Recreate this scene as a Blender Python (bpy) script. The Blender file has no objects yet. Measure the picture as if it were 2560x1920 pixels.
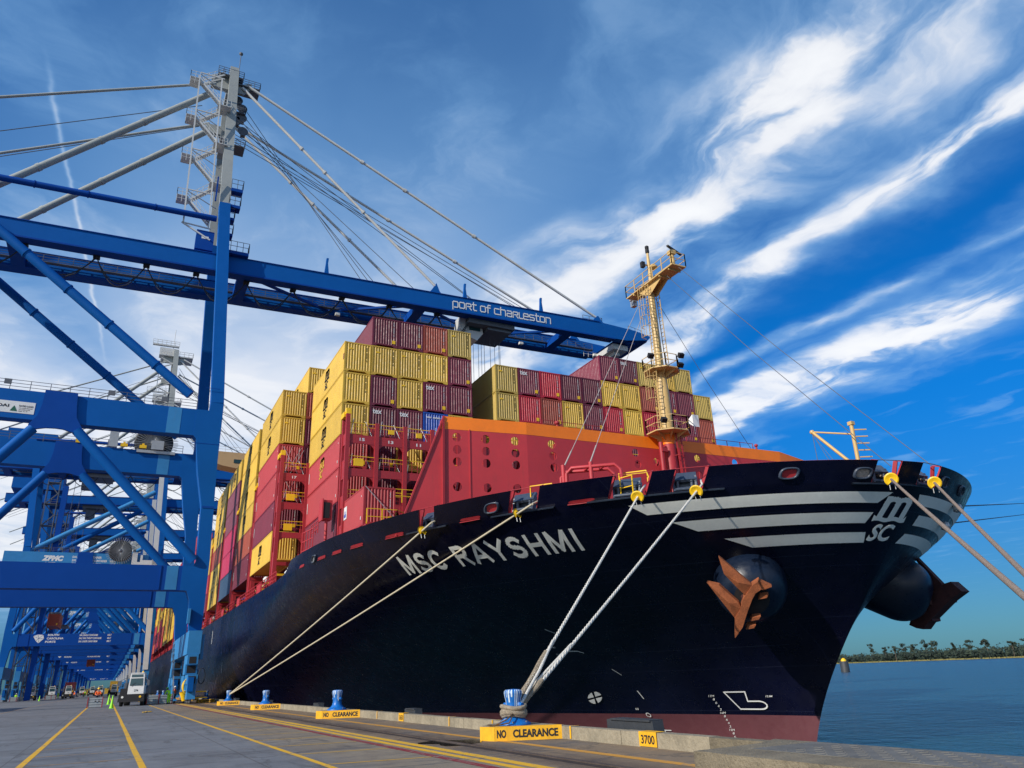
import bpy, bmesh, math, random
import numpy as np
from mathutils import Vector, Matrix, Quaternion

rnd = random.Random(7)
scene = bpy.context.scene
COL = scene.collection
PI = math.pi

# ------------------------------------------------------------------ camera
cam = bpy.data.cameras.new('camera')
cam.sensor_width = 36.0
cam.lens = 26.0
cam.clip_start = 0.1
cam.clip_end = 20000
camo = bpy.data.objects.new('camera', cam)
COL.objects.link(camo)
camo.matrix_world = Matrix(((0.89139, -0.13435, -0.43287, 0.0),
                            (-0.45171, -0.34184, -0.82408, 0.0),
                            (-0.03726, 0.93010, -0.36540, 1.6),
                            (0, 0, 0, 1)))
scene.camera = camo
vs = scene.view_settings
vs.view_transform = 'Standard'
vs.look = 'None'
vs.exposure = 0.0
vs.gamma = 1.0
vs.use_curve_mapping = False

# ------------------------------------------------------------------ sun and sky
SUN_DIR = Vector((-0.86, -0.27, 0.50)).normalized()     # towards the sun
SUN_EL = math.asin(SUN_DIR.z)
SUN_ROT = math.atan2(SUN_DIR.x, SUN_DIR.y)
sl = bpy.data.lights.new('sun', 'SUN')
sl.energy = 4.6
sl.angle = math.radians(0.6)
sl.color = (1.0, 0.93, 0.82)
so = bpy.data.objects.new('sun', sl)
COL.objects.link(so)
so.location = (-60, -30, 80)
so.rotation_mode = 'QUATERNION'
so.rotation_quaternion = (-SUN_DIR).to_track_quat('-Z', 'Y')


class NT:
    """small helper for building node graphs"""
    def __init__(s, nt):
        s.nt = nt; s.n = nt.nodes; s.l = nt.links

    def node(s, t, **kw):
        nd = s.n.new(t)
        for k, v in kw.items():
            setattr(nd, k, v)
        return nd

    def put(s, sock, v):
        if v is None:
            return
        if hasattr(v, 'links') or isinstance(v, bpy.types.NodeSocket):
            s.l.new(v, sock)
        else:
            if isinstance(v, (tuple, list)) and len(v) == 3 and sock.type == 'RGBA':
                v = (*v, 1)
            sock.default_value = v

    def m(s, op, a, b=None, c=None, clamp=False):
        nd = s.node('ShaderNodeMath', operation=op, use_clamp=clamp)
        s.put(nd.inputs[0], a); s.put(nd.inputs[1], b)
        if c is not None:
            s.put(nd.inputs[2], c)
        return nd.outputs[0]

    def vm(s, op, a, b=None):
        nd = s.node('ShaderNodeVectorMath', operation=op)
        s.put(nd.inputs[0], a)
        if b is not None:
            s.put(nd.inputs[1], b)
        return nd.outputs[0]

    def mix(s, f, a, b, mode='MIX'):
        nd = s.node('ShaderNodeMix', data_type='RGBA', blend_type=mode)
        s.put(nd.inputs[0], f); s.put(nd.inputs[6], a); s.put(nd.inputs[7], b)
        return nd.outputs[2]

    def noise(s, vec, scale, detail=4, rough=.5, dist=0.0):
        nd = s.node('ShaderNodeTexNoise')
        s.put(nd.inputs['Vector'], vec)
        nd.inputs['Scale'].default_value = scale
        nd.inputs['Detail'].default_value = detail
        nd.inputs['Roughness'].default_value = rough
        nd.inputs['Distortion'].default_value = dist
        return nd.outputs[0]

    def ramp(s, v, a, b, lo=0.0, hi=1.0, smooth=True):
        nd = s.node('ShaderNodeMapRange', clamp=True)
        if smooth:
            nd.interpolation_type = 'SMOOTHSTEP'
        s.put(nd.inputs[0], v)
        nd.inputs[1].default_value = a; nd.inputs[2].default_value = b
        nd.inputs[3].default_value = lo; nd.inputs[4].default_value = hi
        return nd.outputs[0]

    def gauss(s, v, c, w):
        d = s.m('MULTIPLY', s.m('SUBTRACT', v, c), 1.0 / w)
        return s.m('POWER', 2.71828, s.m('MULTIPLY', s.m('MULTIPLY', d, d), -1.0))

    def comb(s, x, y, z):
        nd = s.node('ShaderNodeCombineXYZ')
        s.put(nd.inputs[0], x); s.put(nd.inputs[1], y); s.put(nd.inputs[2], z)
        return nd.outputs[0]


world = bpy.data.worlds.new('World')
scene.world = world
world.use_nodes = True
w = NT(world.node_tree)
w.n.clear()
sky = w.node('ShaderNodeTexSky', sky_type='NISHITA')
sky.sun_disc = False
sky.sun_elevation = SUN_EL
sky.sun_rotation = SUN_ROT
sky.altitude = 0
sky.air_density = 1.0
sky.dust_density = 0.4
sky.ozone_density = 3.0
tc = w.node('ShaderNodeTexCoord')
sep = w.node('ShaderNodeSeparateXYZ')
w.l.new(tc.outputs['Generated'], sep.inputs[0])
dx, dy, dz = sep.outputs
zc = w.m('MAXIMUM', dz, 0.045)
u = w.m('DIVIDE', dx, zc)          # position on a cloud layer, cirrus streaks run along v
v = w.m('DIVIDE', dy, zc)
pv = w.comb(u, v, 0.0)
w1 = w.noise(w.comb(w.m('MULTIPLY', u, 1.3), w.m('MULTIPLY', v, 0.9), 3.1), 1.6, 3)
w2 = w.noise(w.comb(w.m('MULTIPLY', u, 1.0), w.m('MULTIPLY', v, 1.0), 9.7), 6.0, 4, .6)
uw = w.m('ADD', u, w.m('ADD', w.m('MULTIPLY', w.m('SUBTRACT', w1, .5), .42),
                       w.m('MULTIPLY', w.m('SUBTRACT', w2, .5), .13)))
fine = w.noise(w.comb(w.m('MULTIPLY', uw, 3.0), w.m('MULTIPLY', v, 1.7), 0.0), 1.5, 8, .54, .35)
soft = w.noise(w.comb(w.m('MULTIPLY', uw, 1.2), w.m('MULTIPLY', v, .8), 5.0), 1.4, 4, .5)
bandA = w.m('MULTIPLY', w.gauss(uw, 1.05, .17), 1.9)
bandB = w.m('MULTIPLY', w.gauss(uw, 1.44, .10), 1.5)
bandT = w.m('MULTIPLY', w.gauss(uw, 1.83, .05), .75)
bandC = w.m('MULTIPLY', w.gauss(uw, 2.22, .19), 2.0)
band = w.m('ADD', w.m('ADD', bandA, bandB), w.m('ADD', bandT, bandC))
lump = w.ramp(w.noise(w.comb(w.m('MULTIPLY', uw, 1.6), w.m('MULTIPLY', v, 2.3), 2.2), 1.5, 3, .5), .34, .66, .62, 1.30)
tex = w.m('MULTIPLY', w.ramp(fine, .30, .70), lump)
dens = w.m('MULTIPLY', band, w.m('ADD', w.m('MULTIPLY', tex, 1.0), .16))
# thin milky veil over the left of the sky
left = w.ramp(u, 1.25, .45)
low = w.ramp(dz, .56, .26)
veil = w.m('MULTIPLY', w.m('MULTIPLY', left, w.m('MAXIMUM', w.ramp(u, -.42, .12, .35, 1.0), low)), w.m('ADD', w.m('MULTIPLY', w.ramp(soft, .34, .66), w.m('ADD', .10, w.m('MULTIPLY', low, .30))), w.m('ADD', .10, w.m('MULTIPLY', w.ramp(dz, .80, .25), .84))))
wisps = w.m('MULTIPLY', w.ramp(fine, .52, .80), w.m('MULTIPLY', w.ramp(u, 1.5, 2.6), .30))
trail = w.m('MULTIPLY', w.gauss(w.m('ADD', u, w.m('MULTIPLY', w.m('SUBTRACT', w2, .5), .025)), w.m('ADD', -.315, w.m('MULTIPLY', v, .066)), .0045),
            w.m('MULTIPLY', w.m('MULTIPLY', w.ramp(v, 1.15, 1.35), w.ramp(v, 2.7, 2.0)), .34))
far_ = w.noise(w.comb(w.m('MULTIPLY', uw, 2.4), w.m('MULTIPLY', v, 2.0), 8.0), 1.3, 7, .6, .4)
thin = w.m('MULTIPLY', w.ramp(far_, .44, .75), w.m('MULTIPLY', w.ramp(u, 1.9, .5), .26))
tot = w.m('ADD', w.m('ADD', dens, w.m('ADD', veil, thin)), w.m('ADD', wisps, trail))
tot = w.m('MULTIPLY', tot, w.ramp(dz, .03, .16))
alpha = w.m('SUBTRACT', 1.0, w.m('POWER', 2.71828, w.m('MULTIPLY', tot, -1.55)))
tcol = w.mix(w.ramp(dz, .02, .36), (0.16, .40, .66), (0.02, 0.66, 1.34))
tint = w.mix(1.0, sky.outputs[0], tcol, 'MULTIPLY')
cloudcol = w.mix(w.ramp(tot, .25, 1.35), (2.6, 5.2, 8.6), (9.7, 9.9, 10.2))
skycol = w.mix(alpha, tint, cloudcol)
bg = w.node('ShaderNodeBackground')
w.l.new(skycol, bg.inputs[0])
bg.inputs[1].default_value = 0.10
wo = w.node('ShaderNodeOutputWorld')
w.l.new(bg.outputs[0], wo.inputs[0])

# ------------------------------------------------------------------ materials
MATS = {}


def paint(name, rgb, rough=.5, var=.25, scale=.6, metal=0.0, streak=0.0, objvar=0.0, spec=.5, bump=0.0, grime=(.06, .05, .045), mscale=.25):
    """weathered paint or bare surface: patchy value changes, optional run-down streaks of dirt"""
    if name in MATS:
        return MATS[name]
    m = bpy.data.materials.new(name)
    m.use_nodes = True
    t = NT(m.node_tree)
    bs = t.n['Principled BSDF']
    tcn = t.node('ShaderNodeTexCoord')
    geo = t.node('ShaderNodeNewGeometry')
    pos = geo.outputs['Position']
    n1 = t.noise(pos, scale, 5, .6)
    n2 = t.noise(pos, scale * 7, 4, .6)
    f = t.m('ADD', t.m('MULTIPLY', n1, .65), t.m('MULTIPLY', n2, .35))
    f = t.ramp(f, .3, .7, 1 - var, 1 + var, False)
    if objvar:
        oi = t.node('ShaderNodeObjectInfo')
        f = t.m('MULTIPLY', f, t.m('ADD', t.m('MULTIPLY', oi.outputs['Random'], objvar), 1 - objvar / 2))
    sc = t.vm('MULTIPLY', (1.0, 1.0, 1.0), t.comb(f, f, f))
    colr = t.mix(1.0, (*rgb, 1), sc, 'MULTIPLY')
    if streak:
        sp = t.node('ShaderNodeSeparateXYZ'); t.l.new(pos, sp.inputs[0])
        sv = t.comb(t.m('MULTIPLY', sp.outputs[0], 3.0), t.m('MULTIPLY', sp.outputs[1], 3.0), t.m('MULTIPLY', sp.outputs[2], .28))
        s1 = t.noise(sv, 1.2, 5, .65)
        s2 = t.noise(pos, mscale, 2)
        fs = t.m('MULTIPLY', t.ramp(s1, .52, .78), t.m('MULTIPLY', t.ramp(s2, .35, .65), streak))
        colr = t.mix(fs, colr, (*grime, 1))
    t.l.new(colr, bs.inputs['Base Color'])
    rv = t.ramp(n2, .3, .7, max(.05, rough - .1), min(1, rough + .12), False)
    t.l.new(rv, bs.inputs['Roughness'])
    bs.inputs['Metallic'].default_value = metal
    bs.inputs['Specular IOR Level'].default_value = spec
    if bump:
        b = t.node('ShaderNodeBump')
        b.inputs['Strength'].default_value = bump
        b.inputs['Distance'].default_value = .05
        t.l.new(t.noise(pos, scale * 12, 4, .6), b.inputs['Height'])
        t.l.new(b.outputs[0], bs.inputs['Normal'])
    MATS[name] = m
    return m


# containers
YEL = paint('container_yellow', (.64, .40, .045), .5, .14, .5, streak=.50, objvar=.26, grime=(.22, .13, .04))
YEL2 = paint('container_ochre', (.50, .35, .075), .55, .12, .5, streak=.45, objvar=.2, grime=(.2, .11, .04))
MAR = paint('container_maroon', (.155, .014, .035), .5, .16, .5, streak=.4, objvar=.5, grime=(.10, .05, .05))
RED = paint('container_red', (.46, .012, .030), .5, .10, .5, streak=.2, objvar=.15)
BRN = paint('container_rust', (.36, .065, .035), .55, .12, .5, streak=.35, objvar=.25, grime=(.16, .08, .05))
SRED = paint('container_coral', (.40, .035, .042), .5, .10, .5, streak=.25, objvar=.2)
MAUVE = paint('container_mauve', (.20, .055, .085), .6, .10, .5, streak=.2, objvar=.1)
PINK = paint('container_crimson', (.46, .03, .09), .55, .10, .5, streak=.2, objvar=.1)
NAVY = paint('container_navy', (.035, .075, .14), .5, .12, .5, streak=.3)
BLUEC = paint('container_blue', (.008, .075, .40), .45, .1, .5, streak=.2)
# ship
HULL0 = paint('hull_navy', (.0022, .0024, .012), .30, .25, .10, spec=.28)
BOOT = paint('hull_boot', (.115, .034, .042), .6, .10, .4, streak=.15)
SHIPR = paint('ship_red', (.48, .034, .042), .5, .12, .35, streak=.35, grime=(.25, .05, .04))
SHIPDR = paint('ship_red_frame', (.36, .022, .030), .5, .12, .6, streak=.25)
ORANGE = paint('ship_orange', (.95, .215, .008), .5, .10, .8, streak=.25, grime=(.45, .12, .02))
DECKM = paint('deck_red', (.20, .03, .03), .7, .2, .8)
MAST = paint('mast_buff', (.60, .40, .15), .45, .10, .7, streak=.2, grime=(.30, .15, .06))
BUFF = paint('bridge_buff', (.58, .36, .17), .5, .06, .2)
WHITE = paint('letter_white', (.87, .87, .80), .6, .08, 1.0)
WHITEP = paint('white_paint', (.74, .74, .72), .4, .08, 1.0)
INK = paint('black_ink', (.012, .012, .015), .6, .1, 1.0)
SAFY = paint('safety_yellow', (.86, .52, .008), .45, .10, 1.5)
DARK = paint('black_steel_and_shade', (.012, .012, .015), .7, .2, 1.0)  # black parts, plus fills that carry painted shade
GALV = paint('galvanised', (.42, .43, .43), .4, .15, 2.0, metal=.5)
# cranes
CBL = paint('crane_blue', (.002, .095, .36), .6, .10, .10, spec=.12, streak=.15, grime=(.01, .09, .30))
CBL2 = paint('crane_blue_deep', (.002, .055, .29), .6, .10, .10, spec=.12)
CBLL = paint('crane_blue_light', (.022, .20, .46), .5, .15, .2, streak=.2, grime=(.10, .18, .28))
CGREY = paint('crane_grey', (.33, .345, .325), .5, .12, .15, streak=.3, grime=(.18, .14, .10))
CGREYL = paint('crane_pale_grey', (.58, .58, .56), .5, .1, .2)
STEEL = paint('dark_steel', (.10, .11, .13), .5, .2, 1.0)
CABLE = paint('black_cable', (.015, .016, .02), .6, .1, 1.0)
# quay
CONC = paint('curb_concrete', (.29, .245, .17), .85, .38, 1.1, streak=.6, bump=.6, grime=(.13, .10, .07))
CONC2 = paint('slab_concrete', (.20, .165, .11), .85, .42, 1.8, bump=.9)
YPAINT = paint('curb_yellow', (.78, .40, .010), .6, .2, 3.0, streak=.55, grime=(.35, .20, .03))
BOLB = paint('bollard_blue', (.003, .125, .44), .4, .3, 3.0, streak=.95, grime=(.55, .64, .72), mscale=2.2)
ROPEM = paint('rope_white', (.74, .70, .62), .85, .2, 14.0, bump=.6)
ROPEB = paint('rope_brown', (.30, .225, .175), .85, .25, 10.0, bump=.6)
ROPEC = paint('rope_cream', (.52, .45, .32), .85, .15, 10.0)
RUST = paint('anchor_rust', (.30, .085, .028), .8, .45, 1.6, streak=.4, bump=.5, grime=(.45, .16, .04))
RUSTD = paint('anchor_rust_dark', (.06, .018, .018), .75, .4, 1.6, bump=.4)
RUBB = paint('black_rubber', (.03, .034, .04), .6, .25, 1.2, streak=.3, grime=(.25, .25, .25))
TYRE = paint('tyre', (.015, .015, .016), .8, .2, 3.0)
GLASS = paint('dark_glass', (.02, .065, .075), .08, .1, 1.0, spec=.8)
HIVG = paint('hi_vis_green', (.42, .90, .02), .7, .1, 5.0)
HIVO = paint('hi_vis_orange', (.85, .13, .02), .7, .1, 5.0)
SKIN = paint('skin', (.42, .22, .14), .6, .05, 5.0)
HAIR = paint('dark_hair', (.02, .015, .012), .7, .1, 5.0)
DENIM = paint('work_trousers', (.03, .04, .07), .8, .1, 5.0)
BINM = paint('bin_grey', (.36, .40, .42), .6, .15, 2.0)
BINR = paint('bin_red', (.35, .02, .03), .6, .15, 2.0)
LGREEN = paint('cone_green', (.32, .80, .03), .6, .08, 3.0)
BARK = paint('bark', (.13, .10, .075), .9, .2, 2.0)
LEAF = paint('leaf_dark', (.016, .030, .018), .8, .45, .05)
LEAF2 = paint('leaf_mid', (.028, .042, .022), .8, .4, .08)
LAMPM = paint('lamp_glass', (.75, .75, .70), .2, .05, 1.0)



def hull_material():
    m = bpy.data.materials.new('hull_plating'); m.use_nodes = True
    t = NT(m.node_tree); bs = t.n['Principled BSDF']
    pos = t.node('ShaderNodeNewGeometry').outputs['Position']
    sp = t.node('ShaderNodeSeparateXYZ'); t.l.new(pos, sp.inputs[0]); X, Y, Z = sp.outputs
    n1 = t.noise(pos, .22, 5, .6); n2 = t.noise(pos, 1.6, 5, .65)
    base = t.mix(t.ramp(n1, .35, .68), (.0018, .0020, .011, 1), (.0040, .0050, .020, 1))
    # scuffs and salt: long marks drawn out along the side
    sc = t.noise(t.comb(t.m('MULTIPLY', X, .5), t.m('MULTIPLY', Y, .16), t.m('MULTIPLY', Z, 2.2)), 1.6, 6, .7)
    low = t.ramp(Z, 8.0, 1.0)
    base = t.mix(t.m('MULTIPLY', t.ramp(sc, .60, .78), t.m('ADD', .10, t.m('MULTIPLY', low, .10))), base, (.06, .06, .065, 1))
    # brown runs below the freeing ports: rust and a brown reflection painted in
    rr = t.noise(t.comb(t.m('MULTIPLY', Y, 1.9), t.m('MULTIPLY', Z, .22), 3.0), 1.0, 5, .7)
    rm = t.m('MULTIPLY', t.ramp(rr, .60, .74), t.m('MULTIPLY', t.ramp(Z, 6.5, 9.6), t.ramp(Y, 36.0, 50.0)))
    base = t.mix(t.m('MULTIPLY', rm, .45), base, (.10, .045, .022, 1))
    # plate seams
    ab = lambda s_, per, w_: t.m('GREATER_THAN', t.m('ABSOLUTE', t.m('SUBTRACT', t.m('FRACT', t.m('DIVIDE', s_, per)), .5)), .5 - w_ / per)
    seam = t.m('MAXIMUM', ab(t.m('ADD', Z, 1.0), 2.45, .014), ab(Y, 10.5, .014))
    base = t.mix(t.m('MULTIPLY', seam, .8), base, (.010, .013, .034, 1))
    t.l.new(base, bs.inputs['Base Color'])
    t.l.new(t.ramp(n2, .3, .7, .22, .42), bs.inputs['Roughness'])
    bs.inputs['Specular IOR Level'].default_value = .30
    b = t.node('ShaderNodeBump'); b.inputs['Strength'].default_value = .5; b.inputs['Distance'].default_value = .06
    t.l.new(t.m('ADD', t.noise(pos, .8, 2, .5), t.m('MULTIPLY', seam, .25)), b.inputs['Height']); t.l.new(b.outputs[0], bs.inputs['Normal'])
    MATS['hull_plating'] = m
    return m


HULL = hull_material()
# ------------------------------------------------------------------ mesh helpers


class MB:
    def __init__(s):
        s.v = []; s.f = []; s.mi = []; s.sm = []

    def add(s, vs, fs, mi=0, smooth=False):
        o = len(s.v)
        s.v.extend([tuple(map(float, q)) for q in vs])
        for f in fs:
            s.f.append([i + o for i in f]); s.mi.append(mi); s.sm.append(smooth)
        return s

    def box(s, lo, hi, mi=0):
        x0, y0, z0 = lo; x1, y1, z1 = hi
        return s.add([(x0, y0, z0), (x1, y0, z0), (x1, y1, z0), (x0, y1, z0), (x0, y0, z1), (x1, y0, z1), (x1, y1, z1), (x0, y1, z1)],
                     [(0, 3, 2, 1), (4, 5, 6, 7), (0, 1, 5, 4), (1, 2, 6, 5), (2, 3, 7, 6), (3, 0, 4, 7)], mi)

    def beam(s, a, b, w_, h_, w2=None, h2=None, up=(0, 0, 1), mi=0):
        """rectangular bar from a to b; w_ across, h_ along up"""
        a = Vector(a); b = Vector(b); d = (b - a).normalized(); up = Vector(up)
        if abs(d.dot(up)) > .98:
            up = Vector((0, 1, 0)) if abs(d.y) < .9 else Vector((1, 0, 0))
        sd = d.cross(up).normalized(); uu = sd.cross(d).normalized()
        w2 = w_ if w2 is None else w2; h2 = h_ if h2 is None else h2
        vs_ = []
        for p, ww, hh in ((a, w_, h_), (b, w2, h2)):
            for i, j in ((-1, -1), (1, -1), (1, 1), (-1, 1)):
                vs_.append(p + sd * (ww / 2 * i) + uu * (hh / 2 * j))
        return s.add(vs_, [(0, 3, 2, 1), (4, 5, 6, 7), (0, 1, 5, 4), (1, 2, 6, 5), (2, 3, 7, 6), (3, 0, 4, 7)], mi)

    def tube(s, pts, r, n=8, mi=0, cap=True, radii=None, smooth=True):
        pts = [Vector(p) for p in pts]
        k = len(pts); rings = []
        ref = None
        for i, p in enumerate(pts):
            d = (pts[min(i + 1, k - 1)] - pts[max(i - 1, 0)]).normalized()
            if ref is None:
                ref = Vector((0, 0, 1)) if abs(d.z) < .9 else Vector((1, 0, 0))
            sd = d.cross(ref).normalized(); uu = sd.cross(d).normalized(); ref = uu
            rr = radii[i] if radii else r
            rings.append([p + (sd * math.cos(2 * PI * j / n) + uu * math.sin(2 * PI * j / n)) * rr for j in range(n)])
        vs_ = [q for rg in rings for q in rg]
        fs = []
        for i in range(k - 1):
            for j in range(n):
                a = i * n + j; b = i * n + (j + 1) % n
                fs.append((a, b, b + n, a + n))
        s.add(vs_, fs, mi, smooth)
        if cap:
            s.add(rings[0], [tuple(range(n))[::-1]], mi); s.add(rings[-1], [tuple(range(n))], mi)
        return s

    def prism(s, poly, p0, p1, mi=0):
        """extrude polygon: p0, p1 functions mapping 2D -> 3D on the two caps"""
        n = len(poly)
        a = [p0(*q) for q in poly]; b = [p1(*q) for q in poly]
        s.add(a + b, [tuple(range(n))] + [tuple(range(2 * n - 1, n - 1, -1))] + [(i, i + n, (i + 1) % n + n, (i + 1) % n) for i in range(n)], mi)
        return s

    def xz(s, poly, y0, y1, mi=0):
        return s.prism(poly, lambda x, z: (x, y0, z), lambda x, z: (x, y1, z), mi)

    def yz(s, poly, x0, x1, mi=0):
        return s.prism(poly, lambda y, z: (x0, y, z), lambda y, z: (x1, y, z), mi)

    def xy(s, poly, z0, z1, mi=0):
        return s.prism(poly, lambda x, y: (x, y, z0), lambda x, y: (x, y, z1), mi)

    def lathe(s, prof, c, n=16, mi=0, axis='Z', smooth=True):
        vs_ = []
        for r, h in prof:
            for j in range(n):
                a = 2 * PI * j / n
                if axis == 'Z':
                    vs_.append((c[0] + r * math.cos(a), c[1] + r * math.sin(a), c[2] + h))
                elif axis == 'Y':
                    vs_.append((c[0] + r * math.cos(a), c[1] + h, c[2] + r * math.sin(a)))
                else:
                    vs_.append((c[0] + h, c[1] + r * math.cos(a), c[2] + r * math.sin(a)))
        fs = []
        for i in range(len(prof) - 1):
            for j in range(n):
                a = i * n + j; b = i * n + (j + 1) % n
                fs.append((a, b, b + n, a + n))
        s.add(vs_, fs, mi, smooth)
        s.add(vs_[:n], [tuple(range(n))[::-1]], mi)
        s.add(vs_[-n:], [tuple(range(n))], mi)
        return s

    def rail(s, pts, h=1.05, r=.03, step=1.5, rails=2, up=(0, 0, 1), mi=0):
        """handrail along a polyline: posts and horizontal bars"""
        up = Vector(up)
        pts = [Vector(p) for p in pts]
        for a, b in zip(pts[:-1], pts[1:]):
            L = (b - a).length
            k = max(1, round(L / step))
            for i in range(k + 1):
                p = a.lerp(b, i / k)
                s.beam(p, p + up * h, r * 1.3, r * 1.3, mi=mi)
            for j in range(rails):
                q = up * (h * (1 - j / rails))
                s.beam(a + q, b + q, r, r, mi=mi)
        return s

    def build(s, name, mats, parent=None, flip=True):
        me = bpy.data.meshes.new(name)
        off = parent_loc(parent)
        vv = [(x - off[0], y - off[1], z - off[2]) for x, y, z in s.v] if off else s.v
        me.from_pydata(vv, [], s.f)
        if not isinstance(mats, (list, tuple)):
            mats = [mats]
        for m_ in mats:
            me.materials.append(m_)
        me.polygons.foreach_set('material_index', s.mi)
        me.polygons.foreach_set('use_smooth', s.sm)
        me.update()
        if flip:
            bm = bmesh.new(); bm.from_mesh(me)
            bmesh.ops.recalc_face_normals(bm, faces=bm.faces)
            bm.to_mesh(me); bm.free()
        o = bpy.data.objects.new(name, me)
        COL.objects.link(o)
        if parent is not None:
            o.parent = parent
        return o


def parent_loc(p):
    if p is None:
        return None
    v_ = Vector((0, 0, 0))
    q = p
    while q is not None:
        v_ += q.location
        q = q.parent
    return (v_.x, v_.y, v_.z)


def pieces(mbs, name, mat, parent):
    return [m_.build(name, mat, parent) for m_ in mbs]


def tag(o, label=None, cat=None, group=None, kind=None):
    if label: o['label'] = label
    if cat: o['category'] = cat
    if group: o['group'] = group
    if kind: o['kind'] = kind
    return o


def empty(name, loc, label=None, cat=None, group=None):
    o = bpy.data.objects.new(name, None)
    COL.objects.link(o)
    o.location = loc
    o.empty_display_size = .1
    return tag(o, label, cat, group)


def copy_tree(o, parent=None):
    c = o.copy(); COL.objects.link(c)
    if parent is not None:
        c.parent = parent
    for ch in list(o.children):
        copy_tree(ch, c)
    return c


def dup(o, loc, label, rz=None):
    c = copy_tree(o)
    c.location = loc
    if rz is not None:
        c.rotation_euler = (0, 0, rz)
    c['label'] = label
    return c


_txt = {}


def text2d(body, size=1.0, bold=0.0, shear=0.0, xs=1.0, align='LEFT', spacing=1.0):
    """glyph outlines as a flat triangulated mesh in (x, y)"""
    key = (body, size, bold, shear, xs, align, spacing)
    if key in _txt:
        return _txt[key]
    cu = bpy.data.curves.new('glyphs', 'FONT')
    cu.body = body; cu.size = size; cu.offset = bold; cu.shear = shear; cu.align_x = align
    cu.space_character = spacing
    cu.resolution_u = 4
    o = bpy.data.objects.new('glyphs', cu)
    me = bpy.data.meshes.new_from_object(o)
    vs_ = [(v_.co.x * xs, v_.co.y) for v_ in me.vertices]
    fs = [tuple(p.vertices) for p in me.polygons]
    bpy.data.objects.remove(o); bpy.data.curves.remove(cu); bpy.data.meshes.remove(me)
    _txt[key] = (vs_, fs)
    return vs_, fs


def put2d(mb, shape, fn, mi=0, cuts=0):
    vs_, fs = shape
    if cuts:
        bm = bmesh.new()
        bv = [bm.verts.new((x, y, 0)) for x, y in vs_]
        for f in fs:
            try:
                bm.faces.new([bv[i] for i in f])
            except ValueError:
                pass
        bmesh.ops.subdivide_edges(bm, edges=bm.edges, cuts=cuts, use_grid_fill=True)
        bm.verts.index_update()
        vs_ = [(v_.co.x, v_.co.y) for v_ in bm.verts]
        fs = [tuple(v_.index for v_ in f.verts) for f in bm.faces]
        bm.free()
    mb.add([fn(x, y) for x, y in vs_], fs, mi)


def bounds2d(shape):
    xs_ = [p[0] for p in shape[0]]; ys_ = [p[1] for p in shape[0]]
    return min(xs_), max(xs_), min(ys_), max(ys_)


def fit2d(shape, x0, x1, y0, y1):
    a, b, c, d = bounds2d(shape)
    return ([(x0 + (x - a) / (b - a) * (x1 - x0), y0 + (y - c) / (d - c) * (y1 - y0)) for x, y in shape[0]], shape[1])
# ------------------------------------------------------------------ ground, water, sky-line


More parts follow.
